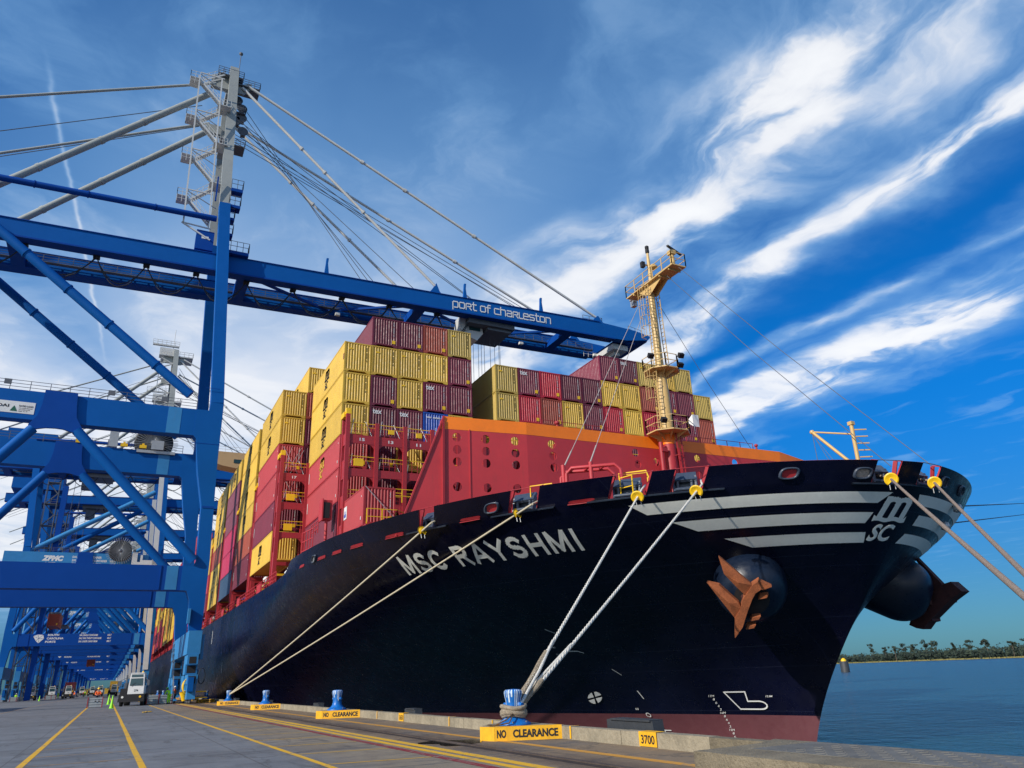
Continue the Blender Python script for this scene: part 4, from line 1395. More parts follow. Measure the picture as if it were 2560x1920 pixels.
# stays
for a, c_ in (((MX, 39.1, 31.1), (37.2, 23.6, 11.0)), ((35.6, 40.4, 31.0), (35.0, 24.4, 11.0)), ((MX + .3, MY, 30.3), (46.0, 44.3, 18.4))):
    b = MB(); b.tube([a, Vector(a).lerp(Vector(c_), .5) - Vector((0, 0, .25)), c_], .022, 5); b.build('forestay', STEEL, ship)
STP = paint('stay_pale', (.42, .36, .32), .6, .1, 2.0)
for a, c_ in (((35.0, MY, 30.2), (20.9, 34.1, 12.1)), ((35.4, MY, 29.9), (22.0, 33.0, 12.3))):
    b = MB(); b.tube([a, c_], .024, 5); v_ = Vector(a).lerp(Vector(c_), .93); b.tube([v_, c_], .045, 6); b.build('backstay', STP, ship)

# foredeck fittings near the quay side
b = MB()
for (x_, y_) in ((20.9, 34.1), (22.0, 33.0)):
    b.tube([(x_, y_, 9.9), (x_, y_, 12.3)], .12, 12)
    b.prism([(-.1, 0), (.55, 0), (-.1, 1.5)], lambda a, h, x_=x_, y_=y_: (x_ + a, y_, 9.95 + h), lambda a, h, x_=x_, y_=y_: (x_ + a, y_ + .05, 9.95 + h))
for off in (0, .9):
    p = [(20.9 + off * .2, 33.9 + off, 10.0), (20.95 + off * .2, 33.85 + off, 11.75), (21.15 + off * .2, 33.65 + off, 12.05), (23.0 + off * .2, 32.2 + off, 12.05), (23.25 + off * .2, 32.0 + off, 11.75), (23.3 + off * .2, 31.9 + off, 10.0)]
    b.tube(p, .10, 10)
for f_ in (.1, .45, .8): b.tube([(21.1 + 1.9 * f_, 33.65 - 1.45 * f_, 12.05), (21.3 + 1.9 * f_, 34.55 - 1.45 * f_, 12.05)], .06, 8)
b.build('pipe_guard', SHIPR, ship)
for p in ([(19.6, 35.6, 10), (19.6, 35.6, 11.35), (20.4, 34.6, 11.35), (20.4, 34.6, 10)], [(23.4, 32.4, 10), (23.4, 32.4, 11.6), (24.4, 31.3, 11.6), (24.5, 31.1, 10.9), (24.6, 31.0, 10)], [(23.7, 32.7, 10), (23.7, 32.7, 11.6), (24.7, 31.6, 11.6), (24.7, 31.6, 10)],
          [(27.6, 27.6, 10), (27.6, 27.6, 11.25), (29.0, 26.9, 11.25), (29.0, 26.9, 10)]):
    b = MB(); b.tube(p, .045, 8); b.build('yellow_handrail', SAFY, ship)
b = MB()
b.rail([(22.7, 31.4, 9.95), (22.9, 30.6, 9.95)], 1.1, .04, .7)
b.build('yellow_handrail', SAFY, ship)
# small buff derrick at the stem
b = MB(); b.tube([(MX, 26.9, 9.9), (MX, 26.8, 14.2)], .11, 12); b.box((MX - .14, 26.66, 14.1), (MX + .14, 26.94, 14.3))
for z_ in (12.2, 12.6, 13.0, 13.4, 13.8): b.beam((MX + .05, 26.7, z_), (MX + .65, 26.4, z_), .06, .06)
b.tube([(MX, 26.95, 11.6), (MX - .3, 29.3, 14.4)], .09, 10); b.tube([(MX, 26.9, 13.6), (MX - .3, 29.3, 14.4)], .05, 8); b.lathe([(.1, 0), (.15, .1), (.1, .2)], (MX - .3, 29.3, 14.3), 8)
o = b.build('stem_derrick', MAST, ship)
b = MB(); b.tube([(MX - .3, 29.3, 14.3), (MX - .3, 29.3, 11)], .02, 5); b.tube([(MX - .3, 29.3, 14.3), (MX + .1, 28.0, 10.6)], .015, 5); b.tube([(MX - .3, 29.3, 14.2), (MX, 27.2, 10.4)], .015, 5); b.build('derrick_wire', STEEL, o)

# ------------------------------------------------------------------ lashing bridges, hatch structure, side rails


def lash_bridge(Y, x0, n, label_nums=(), full=True, name='lashing_bridge'):
    br = empty(name, (x0, Y, 9.9)); br.parent = ship; br.location = Vector((x0, Y, 9.9)) - Vector(ship.location)
    W_ = 1.15
    for i in range(n + 1):
        x_ = x0 + 2.5 * i
        b = MB()
        for yy in (Y - W_ / 2, Y + W_ / 2):
            b.box((x_ - .17, yy - .14, 9.9), (x_ + .17, yy + .14, 21.9 if i else 22.5))
        if i == 0:
            # outer web with rounded slots
            ys_ = (Y - W_ / 2 + .14, Y + W_ / 2 - .14)
            for za, zb in ((9.9, 13.2), (14.6, 15.6), (17.0, 18.6), (19.9, 20.9)):
                b.box((x_ - .1, ys_[0], za), (x_ + .1, ys_[1], zb))
        b.build('post', SHIPDR, br)
    for i in range(n):
        xa = x0 + 2.5 * i + .17; xb = xa + 2.16
        for z0_, z1_ in ((20.0, 20.75), (17.2, 17.85), (14.45, 15.0)):
            b = MB(); b.box((xa, Y - W_ / 2 - .05, z0_), (xb, Y - W_ / 2 + .05, z1_))
            b.box((xa, Y - W_ / 2, z1_ - .06), (xb, Y + W_ / 2, z1_ - .003))
            k = 6
            for s_, xc_ in ((1, xa), (-1, xb)):
                arc_ = [(xc_, z0_), ] + [(xc_ + s_ * .62 * (1 - math.cos(a)), z0_ - .62 * (1 - math.sin(a))) for a in np.linspace(0, PI / 2, k)][::-1]
                arc_ = [(xc_, z0_), (xc_ + s_ * .62, z0_)] + [(xc_ + s_ * (.62 - .62 * math.sin(a)), z0_ - .62 * (1 - math.cos(a))) for a in np.linspace(0, PI / 2, k)[1:]]
                b.xz(arc_, Y - W_ / 2 - .03, Y - W_ / 2 + .03)
            b.build('crossbeam', SHIPDR, br)
    for i in range(n):
        xa = x0 + 2.5 * i + .17; xb = xa + 2.16
        for z_ in (20.75, 17.85, 15.0):
            b = MB(); b.beam((xa, Y - W_ / 2, z_ + 1.05), (xb, Y - W_ / 2, z_ + 1.05), .05, .05)
            b.beam((xa, Y - W_ / 2, z_ + .72), (xb, Y - W_ / 2, z_ + .72), .035, .035)
            b.beam((xa + .03, Y - W_ / 2, z_), (xa + .03, Y - W_ / 2, z_ + 1.05), .035, .035)
            b.build('handrail', SAFY, br)
    b = MB()
    for i in range(n):
        xa = x0 + 2.5 * i + .17
        for z_ in (20.75, 17.85, 15.0):
            b = MB()
            for q in range(4): b.beam((xa + .5 + q * .5, Y - W_ / 2, z_), (xa + .5 + q * .5, Y - W_ / 2, z_ + 1.0), .04, .04)
            b.beam((xa, Y - W_ / 2, z_ + .36), (xa + 2.16, Y - W_ / 2, z_ + .36), .03, .03); b.build('rail_stanchions', SHIPDR, br)
    b = MB(); b.box((x0 - .2, Y - .7, 22.5), (x0 + .22, Y - .3, 23.0)); b.box((x0 - .3, Y - .35, 22.3), (x0 + .1, Y + .6, 22.75)); b.build('cap', SAFY, br)
    b = MB()
    if label_nums:
        for i, (dx_, z_) in ((0, (.95, 17.95)), (0, (.9, 15.05))) if n < 3 else ((0, (.95, 17.95)), (1, (1.2, 20.95)), (2, (1.2, 20.9))):
            s_ = .34 if z_ < 20 else .2
            b = MB(); b.box((x0 + 2.5 * i + dx_ - s_, Y - .72, z_ + .1), (x0 + 2.5 * i + dx_ + s_ + .1, Y - .6, z_ + .1 + s_ * 1.9))
            b.build('locker', SAFY, br)
        for i, nm_ in enumerate(label_nums):
            q = MB(); shp = fit2d(text2d(nm_, 1, .03), x0 + 2.5 * i + 1.02, x0 + 2.5 * i + 1.46, 20.24, 20.50)
            put2d(q, shp, lambda a, z_: (a, Y - W_ / 2 - .056, z_)); q.build('number', WHITEP, br)
        for i in range(min(n, 5)):
            xa = x0 + 2.5 * i
            for (x1_, z1_, x2_, z2_) in ((.35, 20.8, .75, 22.5), (2.15, 20.8, 1.8, 22.3), (.35, 17.9, .75, 19.4), (2.15, 17.9, 1.85, 19.2)):
                q = MB(); q.tube([(xa + x1_, Y - .35, z1_), (xa + x2_, Y + .45, z2_)], .035, 5); q.build('lashing_rod', GALV, br)
    return br


L1 = lash_bridge(58.9, 15.0, 17, ('15', '13', '11', '09', '07'))
L2 = lash_bridge(73.1, 12.35, 2, ('17',), name='lashing_bridge')
for k in range(3, 23):
    Yb = 73.1 + 14.05 * (k - 2)
    if 146 < Yb < 165 or Yb > 352: continue
    lash_bridge(Yb, 12.35, 1, name='lashing_bridge')
# crossing lashings at the second bay
for (xa, za, xb, zb) in ((12.6, 24.2, 14.2, 20.9), (13.6, 24.2, 12.9, 22.0), (14.6, 24.2, 12.9, 20.9), (14.9, 24.1, 13.3, 20.9), (12.7, 21.2, 14.4, 18.0), (14.4, 21.2, 12.7, 18.0)):
    q = MB(); q.tube([(xa, 74.62, za), (xb, 73.75, zb)], .022, 5); q.build('lashing_rod', GALV, ship)

for k in range(22):
    Y0_ = 60.4 + 14.05 * k
    if Y0_ > 345: break
    if 148 < Y0_ < 160: continue
    x0_ = 14.9
    b = MB(); b.box((x0_, Y0_ + .3, 9.92), (XC * 2 - x0_, Y0_ + 12.0, 12.45)); b.build('hatch_cover', DECKM, ship)
for k in range(1, 22):
    Y0_ = 60.4 + 14.05 * k
    if Y0_ > 345: break
    for yy in (Y0_ + .1, Y0_ + 11.9):
        b = MB(); b.box((12.35, yy - .2, 9.92), (12.75, yy + .2, 12.45)); b.box((14.3, yy - .2, 9.92), (14.7, yy + .2, 12.45))
        b.box((12.35, yy - .25, 12.15), (14.75, yy + .25, 12.48)); b.build('container_pedestal', SHIPDR, ship)
b = MB()
b.rail([(12.15, 70.0, 9.95), (12.15, 345, 9.95)], 1.05, .05, 1.5, 3)
for k in range(40):
    yy = 71 + k * 7.0
    if k % 2: b.box((12.12, yy, 9.97), (12.18, yy + 2.2, 10.9))
b.build('side_railing', SHIPR, ship)
for k in range(24):
    yy = 76 + k * 6.3
    b = MB(); b.box((13.2, yy, 11.4), (14.4, yy + .25, 11.6)); b.build('walkway_lamp', SAFY, ship)
for (yy, zz) in ((66.3, 10.7), (67.4, 10.5), (78.5, 11.3), (121.6, 10.9)):
    b = MB(); b.lathe([(.1, -.3), (.3, -.15), (.32, .1), (.15, .3)], (12.7, yy, zz), 10); b.build('life_raft', WHITEP, ship)
# side light housing beside the foremost stack
b = MB(); b.box((13.9, 60.6, 14.0), (14.6, 61.5, 15.6)); b.box((13.75, 60.5, 13.9), (13.85, 61.7, 15.7)); b.tube([(14.2, 60.8, 9.9), (14.2, 60.8, 14)], .12, 8); o = b.build('side_light', SHIPR, ship)
b = MB(); b.box((13.88, 60.55, 14.1), (14.4, 60.59, 15.4)); b.build('lens', DARK, o)
# deckhouse with full width bridge wings
dh = empty('deckhouse', (XC, 155, 9.9)); dh.parent = ship; dh.location = Vector((XC, 155, 9.9)) - Vector(ship.location)
b = MB(); b.box((24, 151, 9.9), (48.2, 161, 46)); b.build('tower', BUFF, dh)
b = MB(); b.xz([(12.4, 42.1), (14.2, 41.6), (24, 40.2), (48.2, 40.2), (58, 41.6), (59.8, 42.1), (59.8, 44.4), (12.4, 44.4)], 149.6, 153.5); b.build('bridge_wing', BUFF, dh)
b = MB(); b.box((26, 149.5, 43.0), (46, 149.58, 44.1)); b.box((16.2, 149.5, 42.3), (18.2, 149.58, 43.0)); b.build('window', GLASS, dh)
b = MB(); b.rail([(12.5, 149.8, 44.4), (59.6, 149.8, 44.4)], 1.1, .06, 2.0, 2); b.tube([(12.8, 150, 44.4), (12.8, 150, 46.8)], .12, 8); b.build('railing', WHITEP, dh)
b = MB(); b.rail([(13.2, 59.2, 12.6), (13.2, 61.6, 12.6)], 1.0, .05, .8, 3); b.rail([(12.6, 61.9, 10), (12.9, 59.4, 10)], 3.0, .06, .6, 4); b.build('access_ladder', SHIPR, ship)
# walkway in front of the twenty foot box
b = MB(); b.rail([(15.1, 52.2, 12.1), (17.4, 52.2, 12.1), (21.5, 56.5, 12.1)], 1.15, .05, 1.3, 2); b.build('yellow_handrail', SAFY, ship); b = MB(); b.rail([(16.9, 57.2, 15.0), (22.0, 57.2, 15.0)], 1.1, .05, 1.2, 2); b.build('yellow_handrail', SAFY, ship)
b = MB(); b.box((15.0, 52.0, 11.85), (22.2, 59.0, 12.1)); b.box((15.1, 52.8, 9.9), (15.5, 53.2, 11.9)); b.box((17.0, 52.8, 9.9), (17.4, 53.2, 11.9)); b.rail([(17.5, 57.3, 12.1), (22.0, 57.3, 12.1)], 2.7, .06, .9, 5)
b.build('box_stand', SHIPDR, ship)
# ------------------------------------------------------------------ shipping containers
CW, CL, CH = 2.44, 12.19, 2.90


def container_mesh(L=CL, detail=2):
    """corner posts, rails, corrugated walls, raised bottom sill between the corner castings"""
    b = MB(); W_ = CW; H_ = CH
    p = .11
    # corner posts
    for x_ in (0, W_ - p):
        for y_ in (0, L - p):
            b.box((x_, y_, 0), (x_ + p, y_ + p, H_))
    # top and bottom rails
    for y_ in (.004, L - .10): b.box((p, y_, H_ - .12), (W_ - p, y_ + .09, H_ - .002))
    for x_ in (.004, W_ - .09): b.box((x_, p, H_ - .10), (x_ + .08, L - p, H_ - .002)); b.box((x_, p, .03), (x_ + .08, L - p, .19))
    b.box((p, p, H_ - .06), (W_ - p, L - p, H_ - .03))
    b.box((p, .02, .16), (W_ - p, L - .02, .20))
    for y_ in (.004, L - .09):
        for s_, x_ in ((1, p), (-1, W_ - p)):
            b.xz([(x_, .02), (x_, .28), (x_ + s_ * .40, .28), (x_ + s_ * .40, .15), (x_ + s_ * .22, .02)], y_, y_ + .08)
        b.box((p + .40, y_, .15), (W_ - p - .40, y_ + .08, .28))
    # corrugated walls

    def corr(n, length, fn):
        pitch = length / n; xs_ = []
        for i in range(n):
            x0_ = i * pitch
            xs_ += [(x0_, 0), (x0_ + pitch * .30, 0), (x0_ + pitch * .5, 1), (x0_ + pitch * .80, 1)]
        xs_.append((length, 0))
        vs_ = []
        for a, d in xs_:
            vs_ += [fn(a, d, 0), fn(a, d, 1)]
        b.add(vs_, [(2 * i, 2 * i + 2, 2 * i + 3, 2 * i + 1) for i in range(len(xs_) - 1)])
    zl, zh = .19, H_ - .1
    nn = 9
    corr(nn, W_ - 2 * p, lambda a, d, t: (p + a, .012 + d * .05, .28 + t * (H_ - .4)))
    corr(nn, W_ - 2 * p, lambda a, d, t: (p + a, L - .012 - d * .05, .28 + t * (H_ - .4)))
    ns = int(round((L - 2 * p) / .278)) if detail > 1 else 12
    corr(ns, L - 2 * p, lambda a, d, t: (.012 + d * .036, p + a, zl + t * (zh - zl)))
    corr(ns, L - 2 * p, lambda a, d, t: (W_ - .012 - d * .036, p + a, zl + t * (zh - zl)))
    # corner castings and twist locks beneath
    for x_ in (-.004, W_ - .166):
        for y_ in (-.004, L - .166):
            for z_ in (0, H_ - .115): b.box((x_, y_, z_), (x_ + .17, y_ + .17, z_ + .118))
            b.box((x_ + .05, y_ + .05, -.045), (x_ + .12, y_ + .12, .005))
    return b


def mesh_of(mb, name):
    o = mb.build(name, YEL); me = o.data
    bpy.data.objects.remove(o)
    return me


ME40 = mesh_of(container_mesh(), 'body_forty')
ME40L = mesh_of(container_mesh(CL, 1), 'body_forty_plain')
ME20 = mesh_of(container_mesh(6.06, 2), 'body_twenty')

# lettering meshes, shared between containers
b = MB(); emblem(lambda a, z: (-.012, 6.4 - a, 1.52 + z), b, 1.55, 1.9, 0); MLOGO = mesh_of(b, 'side_emblem')
b = MB(); b.tube; put2d(b, fit2d(text2d('tex', 1, .025), .26, 1.10, 2.20, 2.62), lambda a, z: (a, -.004, z)); MTEX = mesh_of(b, 'end_lettering')
b = MB()
zz = 2.55
for i in range(14):
    if i in (4, 11): zz -= .1; continue
    b.box((2.02, -.004, zz - .07), (2.08, .003, zz)); zz -= .105
MNUM = mesh_of(b, 'serial_marks')
b = MB(); b.box((1.90, -.008, .40), (2.20, .002, .74)); MSTK = mesh_of(b, 'warning_sticker')
b = MB(); b.box((.42, -.006, 2.2), (.74, .002, 2.34)); MSTK2 = mesh_of(b, 'warning_sticker')
b = MB(); b.box((-.012, .55, .5), (-.004, .68, .75)); b.box((-.012, .5, 2.2), (-.004, .6, 2.32)); b.box((-.012, 11.4, 1.2), (-.004, 11.55, 2.2)); MSIDE = mesh_of(b, 'side_marks')
b = MB()
for i in range(11):
    if i != 4: b.box((.35 + i * .125, -.004, 2.35), (.43 + i * .125, .003, 2.5))
MROW = mesh_of(b, 'serial_marks')


def with_mat(me, name, mat, parent):
    o = bpy.data.objects.new(name, me); COL.objects.link(o); o.parent = parent
    o.material_slots[0].link = 'OBJECT'; o.material_slots[0].material = mat
    return o


CN = {'Y': ('yellow', YEL), 'O': ('ochre', YEL2), 'M': ('maroon', MAR), 'R': ('bright red', RED), 'B': ('rust brown', BRN), 'S': ('coral red', SRED),
      'V': ('mauve', MAUVE), 'P': ('crimson', PINK), 'N': ('navy', NAVY), 'U': ('bright blue', BLUEC)}
tier_w = ['top', 'second', 'third', 'fourth', 'fifth', 'sixth', 'lowest']
GROUPS = 'containers stacked on the ship'


def container(x, y, z, code, label, near=True, side=True, end=True, tex=False, L=CL, num=True):
    cname, mat = CN[code]
    r = empty('shipping_container', (x, y, z), label, 'container', GROUPS)
    me = ME20 if L < 10 else (ME40 if near else ME40L)
    with_mat(me, 'body', mat, r)
    if side:
        if code in 'YO': with_mat(MLOGO, 'emblem', INK, r) if L > 10 else None
        elif near: with_mat(MSIDE, 'side_marks', WHITEP, r)
    if end:
        if tex: with_mat(MTEX, 'lettering', WHITEP, r)
        if code == 'U':
            with_mat(MROW, 'serial_marks', WHITEP, r)
        elif num: with_mat(MNUM, 'serial_marks', INK if code in 'YO' else WHITEP, r)
        with_mat(MSTK2 if code in 'YO' else MSTK, 'warning_sticker', SAFY, r)
    return r


TP = 2.94
Z_TOP = 30.18     # underside of the highest tier


def zt_(t, x):
    return Z_TOP - TP * t + .0075 * (x - 15)


# foremost bay, rows from the quay side; letters run from the highest tier downwards, '.' is empty
BAY1 = ['.YYYSSM', 'MYMMMMR', 'MYYMYMY', 'BYMUMYM', 'OMMYYMS', '.......', '.OOYMBY', '.MRYSYM', '.RBYMMY', '.MYMYSM', '.MMYBYM', 'MYRYMYB', 'MYYMSYM', 'OBRYMYM', 'YMMYYMB', 'OMMYMYM', '.OBMYMY']
TEXS = {(1, 3), (2, 3), (3, 2), (7, 1), (12, 0)}
rowname = {0: 'first column from the quay', 1: 'second column from the quay', 2: 'third column from the quay', 3: 'fourth column from the quay', 4: 'column left of the gap',
           6: 'first column right of the gap', 7: 'second column right of the gap', 8: 'third column right of the gap', 9: 'fourth column right of the gap', 10: 'fifth column right of the gap',
           11: 'sixth column right of the gap', 12: 'seventh column right of the gap', 13: 'eighth column right of the gap', 14: 'third column from the right end', 15: 'second column from the right end', 16: 'rightmost column'}
tname = ['highest tier', 'second tier down', 'third tier down', 'fourth tier down', 'fifth tier down', 'sixth tier down', 'lowest tier']
for i, s_ in enumerate(BAY1):
    for t, ch in enumerate(s_):
        if ch == '.': continue
        x = 14.92 + 2.5 * i
        tx = (i, t) in TEXS
        lab = 'foremost bay: %s container%s, %s, %s' % (CN[ch][0], ' marked tex' if tx else '', rowname[i].replace('the gap', 'gap'), tname[t])
        c = container(x, 60.4, zt_(t, x), ch, lab, near=(i in (0, 1, 6, 11)), side=(i == 0 or i == 6), tex=tx)
        if (i, t) == (0, 4): with_mat(MLOGO, 'emblem', YEL, c)
        if (i, t) == (0, 1):
            q = MB(); q.box((-.012, .03, 1.2), (.03, .3, 1.75)); me_ = mesh_of(q, 'red_patch'); with_mat(me_, 'red_patch', MAR, c)
bayn = {2: 'second bay from the bow', 3: 'third bay from the bow', 4: 'fourth bay from the bow', 5: 'fifth bay from the bow', 6: 'sixth bay from the bow'}
BAYS = {2: '.YYSSMY', 3: '.YYYYBM', 4: '.YVVPPN', 5: '.YYYBYY', 6: '...YYSM'}
for k, s_ in BAYS.items():
    for t, ch in enumerate(s_):
        if ch == '.': continue
        container(12.22, 60.4 + 14.12 * (k - 1), zt_(t, 15), ch, '%s container on the quay side, %s, %s' % (CN[ch][0], bayn[k], tname[t]), near=(k < 4), num=(k < 4))
for t, ch in enumerate('YBMMSMB'):
    container(14.74, 74.52, zt_(t, 15), ch, '%s container one column inboard, second bay, %s' % (CN[ch][0], tname[t]), near=(t < 2))
for t, ch in enumerate('YYSM'):
    container(14.74, 102.76, zt_(t + 1, 15), ch, '%s container one column inboard, fourth bay, %s' % (CN[ch][0], tname[t + 1]), near=False, side=False)
# bays aft of the deckhouse, seen small between the crane legs
for k in range(7, 22):
    Y0_ = 60.4 + 14.05 * (k - 1)
    if 141 < Y0_ < 158: continue
    n = rnd.choice([5, 6, 6, 6])
    for t in range(7 - n, 7):
        ch = rnd.choice('YYYSMBRPYY')
        r = bpy.data.objects.new('shipping_container', ME40L); COL.objects.link(r); r.location = (12.22, Y0_, zt_(t, 15))
        r.material_slots[0].link = 'OBJECT'; r.material_slots[0].material = CN[ch][1]
        tag(r, '%s container on the quay side, %s bay from bow, %s' % (CN[ch][0], ordn[k] if k < len(ordn) else 'rear', tname[t]), 'container', GROUPS)
c = container(14.98, 52.75, 12.12, 'S', 'short coral red container standing alone in front of the lashing bridge', near=True, side=True, L=6.06)
q = MB(); q.box((-.014, 4.6, 1.35), (-.006, 5.5, 2.35)); o = q.build('label_patch', WHITEP); o.parent = c
q = MB(); q.box((-.018, 4.8, 1.5), (-.012, 5.35, 1.75)); q.box((-.018, 4.95, 1.75), (-.012, 5.2, 2.0)); o2 = q.build('patch_emblem', BLUEC); o2.parent = o
# lashing wire across its end
q = MB(); q.tube([(15.05, 52.6, 15.0), (18.0, 52.3, 11.9)], .03, 6); q.build('lashing_wire', GALV, ship)

# ------------------------------------------------------------------ mooring ropes with yellow rat guards
for_ropes = [
    (-(t_at_y(41.05, 10.4)), (10.05, 76.4, .95), .060, .13, ROPEC, 'tan mooring rope from the hindmost fairlead to the far bollard'),
    (-(t_at_y(34.8, 10.4)), (9.95, 76.55, .85), .060, .13, ROPEC, 'tan mooring rope from the second fairlead to the far bollard'),
    (-(t_at_y(30.15, 10.4)), (9.95, 19.55, .80), .055, .06, ROPEM, 'white braided mooring rope to the near bollard, left of the pair'),
    (-(t_at_y(28.15, 10.4)), (10.05, 19.55, .70), .055, .06, ROPEM, 'white braided mooring rope to the near bollard, right of the pair'),
    (-(t_at_x(33.9, 10.4)), (9.9, 4.5, .95), .062, .05, ROPEB, 'brown mooring rope running from the bow to the lower right, nearer the emblem'),
    (.85, (9.9, 4.35, .80), .062, .05, ROPEB, 'brown mooring rope running from the bow tip to the lower right')]
for k, (t_, E_, r_, sag, mat, lab) in enumerate(for_ropes):
    a = hull_t(t_, 10.25, .25); e = Vector(E_); inn = hull_t(t_, 10.3, -1.2)
    ro = empty('mooring_rope', e, lab, 'rope', 'mooring ropes')
    pts = []
    for i in range(41):
        f_ = i / 40; p = a.lerp(e, f_); p.z -= sag * 4 * f_ * (1 - f_); pts.append(p)
    b = MB()
    if mat is ROPEM:
        # three-strand lay
        for q in range(3):
            pp = []
            dense = 420
            for i in range(dense + 1):
                f_ = i / dense; p = a.lerp(e, f_); p.z -= sag * 4 * f_ * (1 - f_)
                an = q * 2 * PI / 3 + f_ * (e - a).length * 11
                d = (e - a).normalized(); s1 = d.cross(Vector((0, 0, 1))).normalized(); s2 = s1.cross(d)
                pp.append(p + (s1 * math.cos(an) + s2 * math.sin(an)) * r_ * .48)
            b.tube(pp, r_ * .60, 5)
    else:
        b.tube(pts, r_, 8)
    b.tube([a, inn], r_, 8)
    b.build('line', mat, ro)
    # rat guard: dished disc with a slot
    c_ = a.lerp(e, 1.15 / (e - a).length if k != 1 else 1.3 / (e - a).length); d = (e - a).normalized(); s1 = d.cross(Vector((0, 0, 1))).normalized(); s2 = s1.cross(d)
    b = MB(); n = 20; vs_ = []
    R_ = .33 if k > 1 else .30
    for rr, hh in ((.12, .0), (.30, .05), (.36, .02)):
        for j in range(n):
            an = 2 * PI * j / n
            if j in (14, 15, 16): R2 = rr * .45
            else: R2 = rr
            vs_.append(c_ + d * hh + (s1 * math.cos(an) + s2 * math.sin(an)) * R2 * R_ / .36)
    fs = [(i * n + j, i * n + (j + 1) % n, (i + 1) * n + (j + 1) % n, (i + 1) * n + j) for i in range(2) for j in range(n)] + [tuple(range(n))]
    b.add(vs_, fs)
    go = b.build('rat_guard', SAFY, ro)
    b = MB()
    for s_ in (-.12, .12): b = MB(); b.tube([c_ + s1 * s_ - s2 * .26, c_ + s1 * s_ - s2 * .5], .018, 5); b.build('tie', WHITEP, go)
    if mat is ROPEM:
        # worn wrapped part, split eye and turns round the bollard
        Lr = (e - a).length; side_ = 1 if k == 3 else -1
        s0 = a.lerp(e, 1 - (2.9 if k == 2 else 1.5) / Lr)
        b = MB(); pp = []
        for i in range(260):
            f_ = i / 259; p = s0.lerp(e, f_); an = i * .9
            rr = .058 + .012 * math.sin(f_ * 9)
            pp.append(p + (s1 * math.cos(an) + s2 * math.sin(an)) * rr)
        b.tube(pp, .022, 5)
        b.build('wrapped_eye', paint('rope_worn', (.40, .33, .24), .9, .4, 12.0, bump=.8), ro)
        b = MB(); s4 = a.lerp(e, 1 - 3.6 / Lr)
        b.tube([s4, s4.lerp(e, .5) + s1 * .13 * side_, e + s1 * .17 * side_ + Vector((0, 0, .02))], .045, 8)
        b.build('eye_leg', ROPEM, ro)
        b = MB()
        for q in range(3):
            cc = Vector((9.95, 19.62, .336 + .24 + .075 * q + (k - 2) * .05)); pp = []
            R3 = .285 + .035 * ((q + k) % 2)
            for i in range(49):
                an = 2 * PI * i / 48
                pp.append(cc + Vector((math.cos(an) * R3, math.sin(an) * R3, .03 * math.sin(2 * an + q))))
            b.tube(pp, .058, 7)
        b.build('bollard_turns', MATS['rope_worn'], ro)
        if k == 2:
            b = MB(); b.tube([(9.75, 19.3, .62), (9.5, 19.15, .5), (9.30, 19.45, .36), (9.25, 19.8, .36)], .018, 6); b.tube([(9.78, 19.32, .60), (9.55, 19.1, .42), (9.42, 19.5, .36), (9.2, 19.6, .36)], .018, 6)
            b.build('tail', paint('rope_tail', (.10, .06, .03), .9, .2, 8.0), ro)
for (z_, e_, lb) in ((9.5, (120.5, 63.7, 22.9), 'thin dark line running level from the bow to the right, upper'), (8.6, (120.6, 64.2, 21.3), 'thin dark line running level from the bow to the right, lower')):
    a = hull_t(t_at_x(41.0 if z_ > 9 else 40.6, z_), z_, .1)
    r = empty('headline', a, lb, 'rope', 'head lines'); b = MB(); b.tube([a, e_], .045, 6); b.build('line', CABLE, r)
    b = MB(); b.lathe([(.1, 0), (.28, .1), (.22, .4), (.05, .5)], (a.x + .2, a.y - .1, a.z - .35), 10); b.build('fairlead_cover', GALV, r)
# ------------------------------------------------------------------ ship-to-shore cranes
MIRX = -14.1      # landside members mirror about the middle of the rail gauge


def leg_mesh(b, yn, yc, up=1, mir=False):
    """one portal leg from sill to girder; yn..yn+1.6 its thickness"""
    fx = (lambda x: MIRX - x) if mir else (lambda x: x)
    poly = [(8.55, 7.4), (8.6, 15.2), (8.4, 21.6), (8.25, 27), (8.25, 34.4), (6.75, 34.4), (6.65, 33.3), (5.2, 33.3), (5.2, 29.95), (5.55, 29.6), (6.2, 25.4), (7.0, 21.6), (7.2, 15.2), (6.9, 14.5), (5.8, 14.5), (5.8, 11.8), (6.5, 11.75), (6.9, 10.8), (7.25, 7.4)]
    b.xz([(fx(x), z) for x, z in poly], yn, yn + 1.6)
    # tapering upper leg
    if mir: b.beam((-21.6, yn + .8, 34.4), (-23.5, yc, 57.5), 1.5, 1.5, 1.45, 1.4, up=(0, 1, 0))
    else: b.beam((fx(7.5), yn + .8, 34.4), (fx(5.7), yc, 65.4), 1.5, 1.5, 1.45, 1.4, up=(0, 1, 0))


